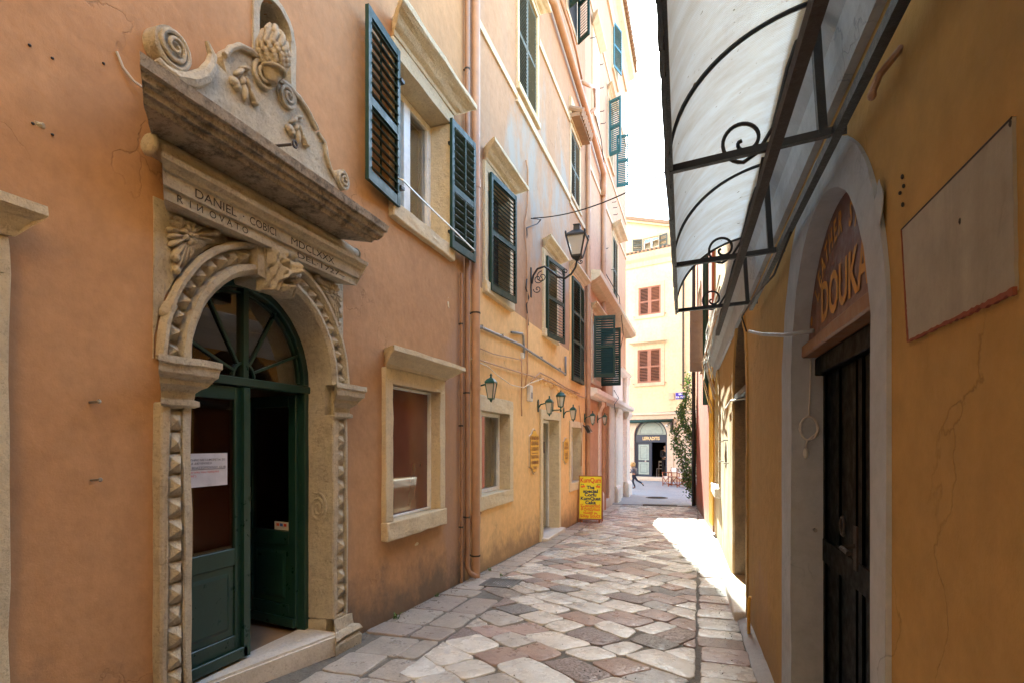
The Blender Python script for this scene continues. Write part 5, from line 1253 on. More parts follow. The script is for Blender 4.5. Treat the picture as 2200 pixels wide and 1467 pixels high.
# tympanum board with hand painted lettering
TB = .50; bn = -.065
mb = MB(FRT)
def seg_arch(cx, r0, zs, zb_, k0=30):
    a0 = math.asin(max(-1, (zb_ - zs) / r0)); return [(cx + r0 * math.cos(a0 + (math.pi - 2 * a0) * k / k0), zs + r0 * math.sin(a0 + (math.pi - 2 * a0) * k / k0)) for k in range(k0 + 1)]
mb.prism(seg_arch(A1c, ri - .004, A1z, TB), bn - .03, bn); SB = mb.build('sign_board', M['boardred'], D)
mb = MB(FRT); mb.box(A1c - .71, A1c + .71, bn - .05, bn + .03, TB - .055, TB + .01); mb.bevel(.008); mb.rough(.06, .003, 12); mb.build('rail', M['boardedge'], D)
mb = MB(FRT)
a0 = math.asin((TB - A1z) / .55)
def arc_text(body, rad, a_from, a_to, size, name):
    mb = MB(FRT)
    for i, ch in enumerate(body):
        if ch == ' ': continue
        a = a_from + (a_to - a_from) * i / (len(body) - 1); cx, cz = A1c + rad * math.cos(a), A1z + rad * math.sin(a)
        # seen from the street the text runs towards smaller "along"
        tx, tz = math.sin(a), -math.cos(a); ux, uz = math.cos(a), math.sin(a)
        text_bm(mb, ch, size, aspect=.72, bold=.004, n0=bn, depth=.003, fn=lambda x, y: (cx + x * -abs(1) * (-tx) * -1 if False else cx + (-x) * tx + y * ux, cz + (-x) * tz + y * uz))
    return mb.build(name, M['ink_ochre'], D, recalc=False)
arc_text('LEATHER STYLE', .575, math.radians(42), math.radians(138), .135, 'lettering')
mb = MB(FRT); text_bm(mb, 'DOUKA', .25, width=.73, bold=.006, n0=bn, depth=.003, fn=lambda x, y: (2.645 - x, .64 + y)); text_bm(mb, '·', .3, bold=.006, n0=bn, depth=.003, fn=lambda x, y: (3.22 - x, .60 + y)); mb.build('lettering', M['ink_ochre'], D, recalc=False)
# dark door leaves
mb = MB(FRT)
dn = -.13; dz0, dz1 = gz(3) + .05, TB - .06
mb.box(A1c - ri, A1c + ri, dn - .05, dn - .02, dz0, dz1)
for s_ in (A1c - .70, A1c - .42, A1c - .12, A1c - .01, A1c + .08, A1c + .36, A1c + .64): mb.box(s_, s_ + .055, dn - .02, dn - .010, dz0, dz1)
mb.box(A1c - ri, A1c + ri, dn - .02, dn + .03, dz1 - .09, dz1); mb.box(A1c - ri, A1c + ri, dn - .02, dn - .006, -.62, -.5)
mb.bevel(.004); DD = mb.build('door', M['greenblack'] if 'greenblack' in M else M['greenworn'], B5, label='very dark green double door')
mb = MB(FRT); mb.tube([(A1c - .03, dn + .02, -.42), (A1c - .03, dn + .07, -.43), (A1c - .16, dn + .075, -.43)], .010, 7); mb.box(A1c - .055, A1c - .01, dn + .015, dn + .022, -.52, -.34); mb.build('handle', M['rust'], DD)
mb = MB(FRT); mb.tube([(A1c + .12 + .03 * math.cos(k * math.pi / 6), dn + .03, -.36 + .04 * math.sin(k * math.pi / 6)) for k in range(13)], .007, 6); mb.build('ring_pull', M['rust'], DD)
mb = MB(FRT); mb.box(A1c - ri, A1c + ri, dn - .03, -.01, gz(3) - .1, gz(2.7) + .06); mb.rough(.08, .004, 8); mb.build('threshold', M['marble'], D)
# white cable, coil and plug on the reveal; grey flex hose
mb = MB(FRT); sc_, zc_ = A1c + ri - .004, .02
pts = [(sc_ - .004, -.12, .49), (sc_ - .01, -.08, .46), (sc_ - .01, -.075, .28), (sc_ - .01, -.07, .14)]
for k in range(48):
    a = k / 47 * 2 * math.pi * 3.3 + math.pi / 2; pts.append((sc_ - .008 - .002 * (k % 3), -.07 + (.042 + .004 * math.sin(k)) * math.cos(a), .075 + .062 * math.sin(a)))
pts += [(sc_ - .01, -.06, .01), (sc_ - .01, -.055, -.03)]
mb.tube(pts, .0042, 6); mb.blob((sc_ - .012, -.055, -.055), (.016, .014, .030), 0); mb.build('coiled_cable', M['cablewhite'], D, smooth=True)
q = [PR(1610, 712, .10), PR(1640, 718, .08), PR(1690, 720, .05), PR(1735, 712, .02)]
mb = MB(FRT); mb.tube([(s_, n_, z_) for (s_, z_), n_ in zip(q, (.10, .09, .06, .0))], .011, 10); mb.build('flex_hose', M['pipegrey'], D, smooth=True)
run(B5, 'cable', 'cabledark', [(1690, 500, .06), (1672, 590, .10), (1640, 640, .14), (1612, 680, .14), (1610, 712, .10)], .006, n=.08, f=FRT, P_=PR)
mb = MB(FRT); s_, z_ = PR(1750, 1225, .0); mb.tube([(A1c + ri + .0, -.1, -.46), (A1c + ri - .02, -.1, -.46)], .010, 8); mb.build('wall_plug', M['metal'], D)
# painted panel on the near wall with red edge, plus marks
p4 = [PR(*p) for p in ((1957, 733), (1943, 493), (2183, 252), (2189, 624))]
mb = MB(FRT); k_ = 14; P_ = []
for i in range(4):
    a_, b__ = p4[i], p4[(i + 1) % 4]
    for j in range(k_): P_.append((a_[0] + (b__[0] - a_[0]) * j / k_ + R.uniform(-.0015, .0015), a_[1] + (b__[1] - a_[1]) * j / k_ + R.uniform(-.0015, .0015)))
M['panel'] = stucco('faded_panel', (.33, .31, .26), (.41, .385, .33), (.19, .175, .14), 1.0, streak=.8)
mb.prism(P_, -.005, .006); PN = mb.build('wall_panel', M['panel'], B5, label='blank pale panel with red painted edge on the near wall')
mb = MB(FRT)
def strip_(a_, b__, w0_, w1_, K=46):
    up, dn_ = [], []
    for j in range(K + 1):
        t = j / K; s_, z_ = a_[0] + (b__[0] - a_[0]) * t, a_[1] + (b__[1] - a_[1]) * t; L_ = math.dist(a_, b__); nx, nz = -(b__[1] - a_[1]) / L_, (b__[0] - a_[0]) / L_
        w_ = w0_ + (w1_ - w0_) * t; up.append((s_ + nx * w_ * R.uniform(.3, 1), z_ + nz * w_ * R.uniform(.3, 1))); dn_.append((s_ - nx * w_ * R.uniform(.3, .8), z_ - nz * w_ * R.uniform(.3, .8)))
    return up + dn_[::-1]
mb.prism(strip_(p4[0], p4[3], .004, .009), .002, .0085); mb.prism(strip_(p4[0], p4[1], .005, .002), .002, .0085)
M['redpaint'] = stucco('brushed_red_paint', (.22, .06, .04), (.27, .10, .06), (.14, .06, .04), .6)
mb.build('red_edge', M['redpaint'], PN)
mb = MB(FRT); mb.tube([(p4[1][0], .006, p4[1][1]), (p4[2][0], .006, p4[2][1])], .0025, 5); mb.build('cable', M['cabledark'], PN)
for px, py in ((2070, 475), (1943, 380), (1946, 400), (1938, 415), (1944, 440), (2180, 265), (1905, 880), (1908, 1010)):
    s_, z_ = PR(px, py); mb = MB(FRT); mb.blob((s_, .005, z_), (.004, .004, R.uniform(.004, .010)), 0, 7, 5); mb.build('nail', M['cabledark'], B5)
s_, z_ = PR(1885, 470, .015); mb = MB(FRT); mb.blob((s_, .013, z_), (.035, .006, .11), .1, 16, 9); mb.rough(.02, .006, 22, 1); mb.build('patch', M['greywhite'], D)
mb = MB(FRT); s_, z_ = PR(1938, 150, 0); mb.tube([(s_, 0, z_ + .06), (s_ + .01, .05, z_), (s_, .07, z_ - .05)], .010, 7); mb.blob((s_, .07, z_ - .055), (.014, .012, .014)); mb.build('wall_hook', M['pipebrown'], B5)
# second doorway: deep arched opening with a rubbed surround
mb = MB(FRT); mb.ring(A2c, A2z, [(A2r + .0, -.33), (A2r + .10, -.33), (A2r + .10, .015), (A2r, .018)], 0, math.pi, 30)
for s0_, s1_ in ((A2c - A2r - .1, A2c - A2r), (A2c + A2r, A2c + A2r + .1)): mb.box(s0_, s1_, -.33, .016, gz(A2c) - .1, A2z)
mb.rough(.08, .005, 7); D2 = mb.build('doorway', M['yellow'], B5, label='second arched doorway with dark brown reveal')
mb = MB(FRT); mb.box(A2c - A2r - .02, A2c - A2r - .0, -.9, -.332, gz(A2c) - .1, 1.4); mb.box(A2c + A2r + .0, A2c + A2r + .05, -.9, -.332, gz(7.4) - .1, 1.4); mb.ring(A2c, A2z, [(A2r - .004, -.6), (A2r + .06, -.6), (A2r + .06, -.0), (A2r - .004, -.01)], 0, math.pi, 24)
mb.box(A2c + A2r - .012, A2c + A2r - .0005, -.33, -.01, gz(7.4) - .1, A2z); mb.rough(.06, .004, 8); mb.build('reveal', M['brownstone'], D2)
mb = MB(FRT); mb.box(A2c - A2r, A2c + A2r, -.62, -.58, gz(A2c) + .1, 1.5); mb.build('door', M['boardred'], D2)
mb = MB(FRT); mb.box(A2c - A2r, A2c + A2r, -.6, .0, .50, .56); mb.build('transom', M['iron'], D2)
mb = MB(FRT); mb.box(A2c - A2r - .05, A2c + A2r + .05, -.6, .12, gz(6) - .2, gz(6.0) + .085); mb.bevel(.01); mb.rough(.06, .005, 7); mb.build('threshold', M['marble'], D2)
run(D2, 'cable', 'cablewhite', [(1585, 853, -.1), (1570, 860, .03), (1560, 875, .03)], .010, n=.03, f=FRT, P_=PR)
mb = MB(FRT); mb.ring(A3c, A3z, [(A3r - .12, -.33), (A3r + .0, -.33), (A3r + .0, .025), (A3r - .12, .028)], 0, math.pi, 26)
for s0_, s1_ in ((A3c - A3r, A3c - A3r + .12), (A3c + A3r - .12, A3c + A3r)): mb.box(s0_, s1_, -.33, .026, -.75, A3z)
mb.rough(.08, .004, 7); W3 = mb.build('window', M['yellow'], B5, label='tall arched window near the yellow pipes')
mb = MB(FRT); mb.box(A3c - A3r - .05, A3c + A3r + .05, -.3, .09, -.92, -.76); mb.bevel(.01); mb.rough(.06, .005, 8); mb.build('sill', M['marble'], W3)
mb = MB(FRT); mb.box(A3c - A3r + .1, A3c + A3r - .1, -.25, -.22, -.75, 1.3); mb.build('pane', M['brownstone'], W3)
# niche and stub pipes between them
s_, z_ = PR(1560, 975); mb = MB(FRT); mb.blob((s_, .0, z_), (.10, .02, .20), 0, 14, 8); mb.rough(.04, .012, 10, 1); mb.build('plaster_hole', M['brownstone'], B5)
for px, py in ((1555, 948), (1564, 945), (1555, 990), (1566, 994)):
    s_, z_ = PR(px, py); mb = MB(FRT); mb.tube([(s_, 0, z_), (s_, .07, z_)], .010, 6); mb.build('peg', M['metal'], B5)
run(B5, 'pipe_stub', 'pipeyellow', [(1609, 1282, .03), (1612, 1285, .05), (1611, 1320, .05), (1609, 1362, .04)], .014, n=.04, f=FRT, P_=PR)
# moulded ledge above the doorways
mb = MB(FRT); mb.moulding([(-.01, 1.26), (.03, 1.26), (.05, 1.32), (.06, 1.42), (.10, 1.47), (.13, 1.50), (.13, 1.60), (.16, 1.64), (.16, 1.74), (-.01, 1.80)], -4, S5, nb=0, grow=(0, 1)); mb.rough(.10, .008, 8, 3, big=.01)
mb.build('ledge', M['whitewash'] if False else M['creamgrey'] if 'creamgrey' in M else M['greywhite'], B5, label='chipped pale moulded ledge above the doorways')
for k in range(4):
    s_ = S5 + .02 + k * .11
    mb = MB(FRT); mb.tube([(S5 - .12 - k * .16, .06, gz(12) + .25), (S5 - .12 - k * .16, .06, 2.5 - k * .3)], (.05, .035, .03, .02)[k], 10); mb.build('downpipe', M['pipeyellow'], B5, smooth=True)
for k in range(9):                        # tangle of service cables at the end of the ledge
    x0, y0 = 1524 + R.uniform(-8, 8), 760 + R.uniform(-40, 40)
    run(B5, 'cable', R.choice(('cablewhite', 'cabledark', 'cable', 'cablewhite')), [(x0 + 25 + R.uniform(-8, 8), y0 - 130, .12), (x0 + 12, y0 - 70, R.uniform(.14, .2)), (x0, y0 - 10, R.uniform(.14, .26)), (x0 - 2 + R.uniform(-5, 5), y0 + 30, .2), (x0 + 2, y0 + 90, .1)], .010, n=.14, f=FRT, P_=PR)

# ================================================================== 6. THE RED HOUSE beyond
B6 = thing('townhouse', 'narrow red house between the ochre house and the square', 'building', tuple(FRED(15, 0, gz(15))), group='houses lining the alley')
wall(FRED, rect(12.12, 19.1, -2.6, 6.2), [], M['red'], B6)
mb = MB(FRED); mb.box(12.12, 19.1, -6, -5.7, -2.6, 6.2); mb.box(18.85, 19.1, -5.7, -.01, -2.6, 6.2); mb.box(12.12, 18.84, -5.7, -.31, 5.9, 6.15); mb.build('side_wall', M['red'], B6)
W = window(B6, FRED, 14.6, 15.7, 1.9, 3.3, jamb=.1, lint=.1, sillh=.1, proj=.04, depth=.12, fr=None, pane='dark', back=None, label='upper window with a weathered board shutter')
mb = MB(); mb.box(0, .30, -.018, .018, 0, 1.5)
for z_ in (.2, 1.2): mb.box(.03, .27, .018, .04, z_, z_ + .08)
mb.rough(.08, .004, 9); o = mb.build('board_shutter', M['wood'])
put(o, W, FRED(14.75, .05, 1.75), rz=math.radians(180 + 6)); o['label'] = 'weathered grey board shutter standing out over the alley'
mb = MB(FRED); mb.tube([(18.9, .09, gz(18.8)), (18.9, .09, 2.2), (18.9, .09, 6.0)], .055, 12); mb.build('downpipe', M['cabledark'], B6, smooth=True)
mb = MB(FRED); mb.tube([(12.7, .1, .8), (12.7, .1, 5.5)], .06, 12); mb.build('downpipe', M['shgreen'], B6, smooth=True, label='dark green pipe on the red house')
W = window(B6, FRED, 16.4, 17.3, 2.8, 4.3, jamb=.08, lint=.1, sillh=.1, proj=.03, depth=.12, fr='pvc', pane='glasswin', label='upper window nearest the square')
# house on the far side of the square, right of the vine
B7 = thing('townhouse', 'plain cream side house on the square, mostly hidden behind the red house', 'building', (6, 26, -2.03 + E), group='houses lining the alley')
mb = MB(FW); mb.box(3.2, 9, 22.5, 29.2, -2.1, 9.0); mb.build('wall', M['cream'], B7)
mb = MB(FW); mb.box(3.0, 9.2, 22.3, 29.4, 9.0, 9.3); mb.build('roof', M['tile'], B7)
# the unseen light-blocking mass behind the camera is added last
# ================================================================== AWNING on the right wall
AW = thing('awning', 'curved translucent awning on black scrolled iron brackets over the leather shop door', 'awning', (.3, 3, 1.05 + E))
def wallx(y): return .55 - .02 * y
def fx(y): return -.055 - .024 * y        # outer edge of the awning
ZB = 1.05
def prof(y, t):                           # t 0 at the front edge, 1 at the wall
    x0, x1 = fx(y), wallx(y) - .02; a = t * math.pi / 2
    return x0 + (x1 - x0) * (1 - math.cos(a)) ** .92, ZB + .03 + .52 * math.sin(a) ** .9
Y0, Y1 = -.9, 4.78  # near end carried on past the viewer, unseen, to shade the near wall
mb = MB(FW); ny, nt_ = 80, 26; G1, G2 = [], []
for i in range(ny + 1):
    y = Y0 + (Y1 - Y0) * i / ny; g1_, g2_ = [], []
    for j in range(nt_ + 1):
        x, z = prof(y, j / nt_); z += .006 * math.sin(y * 5.1 + j * .3) + (.012 * noise.noise(Vector((y * 9, 0, 1))) if j == 0 else 0)
        g1_.append(mb.v(x, y, z)); g2_.append(mb.v(x - .002, y, z + .006))
    G1.append(g1_); G2.append(g2_)
for i in range(ny):
    for j in range(nt_):
        mb.face([G1[i][j], G1[i + 1][j], G1[i + 1][j + 1], G1[i][j + 1]])
mb.bm.verts.ensure_lookup_table()
for row in G2:
    for v_ in row: mb.bm.verts.remove(v_)
mb.build('sheet', M['sheet'], AW, smooth=True, recalc=False)
def ironbar(name, pts, w_, h_, mt='iron'):
    mb = MB(FW)
    for a_, b__ in zip(pts, pts[1:]): mb.bar(a_, b__, w_, h_)
    return mb.build(name, M[mt], AW)
mb = MB(FW)                               # front fascia: overlapping scorched boards
K = 100
for k in range(K):
    y = Y0 + (Y1 - Y0) * k / K; y2 = Y0 + (Y1 - Y0) * (k + 1) / K; o_ = .002 * R.uniform(-1, 1)
    mb.hexa([(fx(y) - .007 + o_, y, ZB - .022), (fx(y) + .007 + o_, y, ZB - .022), (fx(y2) + .007 + o_, y2 + .002, ZB - .022), (fx(y2) - .007 + o_, y2 + .002, ZB - .022), (fx(y) - .007, y, ZB + .035), (fx(y) + .007, y, ZB + .035), (fx(y2) + .007, y2 + .002, ZB + .035 + .006 * R.uniform(-1, 1)), (fx(y2) - .007, y2 + .002, ZB + .035)])
mb.build('fascia', M['iron'], AW)
for y in (-.3, 1.05, 2.28, 3.52, 4.74):
    B_ = ironbar('bracket', [(fx(y), y, ZB), (wallx(y) - .03, y - .12, ZB)], .024, .026)
    def sub(pts, r_, nm, flat=False):
        mb = MB(FW)
        if flat:
            for a_, b__ in zip(pts, pts[1:]): mb.bar(a_, b__, .028, .034)
        else: mb.tube(pts, r_, 6)
        return mb.build(nm, M['iron'], B_)
    sub([(prof(y, j / 20)[0], y, prof(y, j / 20)[1] - .012) for j in range(21)], .009, 'rib')
    sub([(wallx(y) - .10, y - .10, ZB - .0), (wallx(y) - .13, y - .10, ZB + .50)], 0, 'post', True)
    xs, xw = fx(y), wallx(y); dx_ = xw - xs
    sub([(xs + dx_ * .56, y, ZB - .01), (xs + dx_ * .51, y, ZB - .19)], 0, 'hanger', True)
    c_ = (xs + dx_ * .44, ZB + .075); pts = []
    for k in range(34):
        t = k / 33; a = math.radians(-90) - t * math.radians(450); rr = .075 * (1 - t) ** .55 * (1 if k else 1) + .006
        pts.append((c_[0] + rr * math.cos(a) , y, c_[1] + rr * math.sin(a) - .004))
    sw_ = [(c_[0] + dx_ * .34, y, ZB + .42), (c_[0] + dx_ * .29, y, ZB + .40), (c_[0] + dx_ * .24, y, ZB + .31), (c_[0] + dx_ * .20, y, ZB + .20), (c_[0] + dx_ * .16, y, ZB + .10), (c_[0] + dx_ * .08, y, ZB + .02)]
    sub(sw_ + pts, .0075, 'scroll')
ironbar('wall_rail', [(wallx(Y0) - .065, Y0, ZB - .01), (wallx(Y1) - .065, Y1, ZB - .01)], .028, .036)
ironbar('front_rail', [(fx(Y0) + .012, Y0, ZB), (fx(Y1) + .012, Y1, ZB)], .012, .02)
def hx(y): return fx(y) + (wallx(y) - fx(y)) * .50
ironbar('lower_rail', [(hx(Y0), Y0, ZB - .20), (hx(Y1 - .05), Y1 - .05, ZB - .20)], .028, .038, 'rust')
ironbar('top_rail', [(wallx(Y0) - .03, Y0, ZB + .52), (wallx(Y1) - .03, Y1, ZB + .52)], .03, .03)
mb = MB(FW); mb.tube([(fx(2.0) + .0, 1.9, ZB + .04), (fx(2.4) - .006, 2.4, ZB + .05), (fx(3) - .004, 3.2, ZB + .04)], .010, 6); mb.rough(.04, .01, 10, 1); mb.build('torn_edge', M['iron'], AW)

# ================================================================== LANTERNS
def lantern(kind, label):
    """green wall lantern, local: wall at x=0, street towards +x, lamp glass centred under the arm"""
    t = thing('wall_lantern', label, 'wall lantern', (0, 0, 0), 'green lanterns on the orange house')
    mb = MB(); mb.prism([(-.028, -.10), (.028, -.10), (.034, .08), (0, .12), (-.034, .08)], 0, .018)
    # wall plate drawn in the wall plane: along = y, out = x
    for v_ in mb.bm.verts: v_.co = Vector((v_.co.y, v_.co.x, v_.co.z))
    mb.build('wall_plate', M['lampgreen'], t)
    if kind == 'hang':
        cx = .21; zt = .065
        mb = MB(); mb.tube([(.01, 0, -.03), (.05, 0, .03), (.11, 0, .045), (.17, 0, .05), (cx, 0, .10), (cx, 0, .12)], [.012, .012, .011, .010, .010, .012], 8); mb.build('arm', M['lampgreen'], t, smooth=True)
        n_ = 4; hz, r0, r1 = -.20, .042, .082
        cap = [(.088, 0), (.092, .010), (.06, .045), (.02, .065), (.012, .085), (.02, .095), (.006, .12)]
    else:
        cx = .17; zt = .24
        mb = MB(); mb.tube([(.01, 0, -.02), (.05, 0, -.02), (.12, 0, -.02), (cx, 0, -.01), (cx, 0, .03)], .011, 8); mb.blob((cx, 0, -.03), (.018, .018, .03)); mb.build('arm', M['lampgreen'], t, smooth=True)
        n_ = 6; hz, r0, r1 = -.20, .05, .085
        cap = [(.10, 0), (.104, .012), (.10, .02), (.075, .05), (.062, .075), (.02, .09), (.008, .12)]
    z0_ = zt + hz
    mb = MB()
    V0 = [(cx + r0 * math.cos(2 * math.pi * (k + .5) / n_), r0 * math.sin(2 * math.pi * (k + .5) / n_), z0_) for k in range(n_)]; V1 = [(cx + r1 * math.cos(2 * math.pi * (k + .5) / n_), r1 * math.sin(2 * math.pi * (k + .5) / n_), zt) for k in range(n_)]
    for k in range(n_):
        mb.bar(V0[k], V1[k], .010, .010); mb.bar(V0[k], V0[(k + 1) % n_], .012, .014); mb.bar(V1[k], V1[(k + 1) % n_], .014, .014)
    mb.build('cage', M['lampgreen'], t)
    mb = MB(); a = [mb.v(cx + (x - cx) * .94, y * .94, z) for x, y, z in V0]; b_ = [mb.v(cx + (x - cx) * .94, y * .94, z) for x, y, z in V1]
    for k in range(n_): mb.face([a[k], a[(k + 1) % n_], b_[(k + 1) % n_], b_[k]])
    mb.build('glass', M['bulb'], t)
    mb = MB(); mb.lathe((cx, 0, zt), cap, 4 if n_ == 4 else 12)
    if n_ == 4:
        for v_ in mb.bm.verts:
            d = v_.co - Vector((cx, 0, v_.co.z)); d.rotate(Matrix.Rotation(math.pi / 4, 3, 'Z')); v_.co = Vector((cx + d.x, d.y, v_.co.z))
    mb.build('cap', M['lampgreen'], t)
    mb = MB(); mb.lathe((cx, 0, z0_ - .045), [(.004, 0), (.012, .012), (.02, .03), (r0 * .9, .045)], 10); mb.build('finial', M['lampgreen'], t)
    mb = MB(); mb.blob((cx, 0, zt - .10), (.022, .022, .035)); mb.tube([(cx, 0, zt - .07), (cx, 0, zt)], .012, 6); mb.build('bulb', M['plasticwhite'], t)
    return t
L0_ = lantern('hang', 'green hanging lantern above the slatted shop window beside the downpipes')
LX = lantern('post', 'green lantern with a tall domed cap standing above the shop door')
for o, (px, py), lab, copy in ((L0_, (1021, 834), None, False), (L0_, (1155, 872), 'green hanging lantern at the left of the shop door, under the meter box', True), (LX, (1186, 878), None, False),
        (L0_, (1210, 887), 'green hanging lantern just right of the shop door', True), (L0_, (1255, 898), 'green hanging lantern above the black floodlight', True), (L0_, (1283, 900), 'farthest green hanging lantern, beside the long downpipe of the pink house', True)):
    c = copy_tree(o) if copy else o; s_, z_ = PL(px, py)
    c.location = FL(s_, .005, z_)
    if lab: c['label'] = lab
fl = thing('floodlight', 'small black floodlight tilted below the last two green lanterns', 'floodlight', tuple(FL(14.3, .05, .3)))
s_, z_ = PL(1262, 921, .12); mb = MB(FL); mb.obox((s_, .14, z_), (.15, .04, .09), Matrix.Rotation(.5, 3, 'X')); mb.build('housing', M['iron'], fl)
mb = MB(FL); mb.obox((s_, .185, z_ - .02), (.12, .004, .065), Matrix.Rotation(.5, 3, 'X')); mb.build('glass', M['plasticwhite'], fl)
mb = MB(FL); mb.tube([(s_ - .1, 0, z_ + .1), (s_ - .1, .08, z_ + .06), (s_ - .05, .14, z_)], .014, 6); mb.build('bracket', M['iron'], fl)
# big street lamp on a wrought arm
SL = thing('street_lamp', 'large dark four sided street lamp on a curled iron arm high on the orange house', 'street lamp', tuple(FL(9.4, .02, 2.7)))
ls, lz = PL(1140, 595); ln = .80; lzc = 3.02
mb = MB(FL)
A_ = [(ls, .02, lz + -.12), (ls, .05, lz + .02), (ls, .12, lz + .12), (ls, .24, lz + .15), (ls, .36, lz + .06), (ls, .48, lz - .05), (ls, .60, lz - .08), (ls, .70, lz - .02), (ls, .77, lz + .08), (ls, ln, lz + .20)]
mb.tube([tuple(a * (1 - t) + b * t for a, b in zip(A_[i], A_[i + 1])) for i in range(len(A_) - 1) for t in (0, .5)] + [A_[-1]], .018, 8); mb.build('arm', M['iron'], SL, smooth=True)
def curl(cn, cz, r_, turns, a0, d=1, th=.008):
    mb = MB(FL); mb.tube([(ls, cn + r_ * (1 - k / 30) * math.cos(a0 + d * k / 30 * turns * 6.283), cz + r_ * (1 - k / 30) * math.sin(a0 + d * k / 30 * turns * 6.283)) for k in range(31)], th, 6); mb.build('scroll', M['iron'], SL)
curl(.20, lz - .02, .10, 1.6, 1.6); curl(.13, lz - .05, .08, 1.5, 0, -1); curl(.12, lz - .22, .07, 1.4, 3.1); curl(.60, lz + .03, .06, 1.5, -1.6, -1); curl(.86, lz + .17, .04, 1.3, 3.1)
mb = MB(FL); mb.box(ls - .02, ls + .02, 0, .02, lz - .35, lz + .15); mb.build('wall_plate', M['iron'], SL)
zb0, zt0 = lz + .26, lz + .58; r0, r1 = .078, .158
def sq(r_, z): return [(ls + a * r_, ln + b * r_, z) for a, b in ((-1, -1), (1, -1), (1, 1), (-1, 1))]
mb = MB(FL); A4, B4_ = sq(r0, zb0), sq(r1, zt0)
for k in range(4): mb.bar(A4[k], B4_[k], .02, .02); mb.bar(A4[k], A4[(k + 1) % 4], .022, .03); mb.bar(B4_[k], B4_[(k + 1) % 4], .024, .028)
for k in range(4): mb.blob((B4_[k][0], B4_[k][1], B4_[k][2] + .04), (.018, .018, .035))
mb.build('cage', M['iron'], SL)
mb = MB(FL); a = [mb.v(*p) for p in sq(r0 * .97, zb0)]; b_ = [mb.v(*p) for p in sq(r1 * .97, zt0)]
for k in range(4): mb.face([a[k], a[(k + 1) % 4], b_[(k + 1) % 4], b_[k]])
mb.build('glass', M['bulb'], SL)
mb = MB(FL); mb.hexa(sq(r1 + .01, zt0 + .012) + sq(.07, zt0 + .10)); mb.hexa(sq(.055, zt0 + .10) + sq(.05, zt0 + .19)); mb.hexa(sq(.06, zt0 + .19) + sq(.055, zt0 + .205)); mb.build('cap', M['iron'], SL)
mb = MB(FL); mb.hexa(sq(.02, zb0 - .07) + sq(r0 + .006, zb0 - .008)); mb.build('socket', M['iron'], SL)
mb = MB(FL); mb.blob((ls, ln, zb0 + .15), (.045, .045, .09)); mb.build('bulb', M['plasticwhite'], SL, smooth=True)
# span wire
sp_ = thing('overhead_wire', 'thin black wire sagging from the orange house across the alley to the awning side', 'wire', tuple(FL(9.3, 0, 4.3)))
s0_, z0_ = PL(1140, 470); pE = (-.05, 7.0); rr_ = ray(1425, 362); tE = 7.2 / rr_[1]; Pe = (rr_[0] * tE, 7.2, rr_[2] * tE)
P0_ = FL(s0_, .05, z0_); P1_ = Vector((1.0, 6.5, 0)); P1_ = FW(*Pe); d_ = (P1_ - P0_); P2_ = P0_ + d_ * 1.12
mb = MB(); mb.tube([tuple(P0_ + (P2_ - P0_) * t - Vector((0, 0, 1)) * 4 * t * (1 - t) * .16) for t in [k / 24 for k in range(25)]], .009, 5); mb.build('cable', M['cabledark'], sp_)
run(B2, 'cable', 'cabledark', [(1140, 470, .05), (1155, 473, .1), (1152, 482, .06), (1133, 490, .03), (1131, 505, .05), (1134, 512, .02)], .010, n=.04)

# ================================================================== PLAQUES by the shop door
def plaque(c, w_, z0_, z1_, lines, label):
    t = thing('shop_plaque', label, 'sign', tuple(FL(c, .02, (z0_ + z1_) / 2)), 'gold plaques beside the shop door')
    h_ = z1_ - z0_; sh = .17 * h_
    def out(e): 
        a, b, cc = w_ / 2 - e, z0_ + sh, z1_ - sh
        return [(c - a, b), (c - a * .55, b - sh * .25), (c - a * .3, z0_ + sh * .3), (c, z0_ + e * 1.6), (c + a * .3, z0_ + sh * .3), (c + a * .55, b - sh * .25), (c + a, b), (c + a, cc), (c + a * .55, cc + sh * .25), (c + a * .3, z1_ - sh * .3), (c, z1_ - e * 1.6), (c - a * .3, z1_ - sh * .3), (c - a * .55, cc + sh * .25), (c - a, cc)]
    mb = MB(FL); mb.prism(out(0), 0, .025); mb.build('backing', M['creamtrim'], t)
    mb = MB(FL); mb.prism(out(.02), .024, .030); mb.build('rim', M['ink_brown'], t)
    mb = MB(FL); mb.prism(out(.03), .029, .034); mb.build('face', M['signgold'], t)
    for txt, fz, sz, wd in lines: word(t, txt, c - wd * w_ / 2, c + wd * w_ / 2, z0_ + h_ * fz, sz, .034, 'ink_brown', 'lettering', bold=.002)
    mb = MB(FL); mb.box(c - w_ * .34, c + w_ * .34, .034, .037, z0_ + h_ * .455, z0_ + h_ * .465); mb.build('rule', M['ink_brown'], t)
s0_, z0_ = PL(1135, 1018); s1_, z1_ = PL(1154.5, 918)
za_, zb_ = PL(1145, 1018)[1], PL(1145, 919)[1]
plaque((s0_ + s1_) / 2, s1_ - s0_, za_, zb_, [('ΠΑΡΑΔΟΣΙΑΚΑ', .78, .085, .84), ('ΚΕΡΚΥΡΑΪΚΑ', .665, .085, .78), ('ΓΛΥΚΙΣΜΑΤΑ', .545, .085, .76), ('TRADITIONAL', .375, .08, .84), ('HOMEMADE', .255, .08, .74), ('CAKE', .14, .075, .38)], 'larger gold plaque with six brown lines of writing, left of the shop door')
s0_ = PL(1208, 960)[0]; s1_ = PL(1219, 960)[0]; za_, zb_ = PL(1213, 997)[1], PL(1213, 938)[1]
plaque((s0_ + s1_) / 2, s1_ - s0_, za_, zb_, [('ΓΛΥΚΑ', .74, .09, .6), ('ΚΕΡΚΥΡΑΣ', .60, .08, .75), ('CORFU', .36, .09, .6), ('CAKES', .24, .07, .5)], 'smaller gold plaque between the shop door and the far shop window')

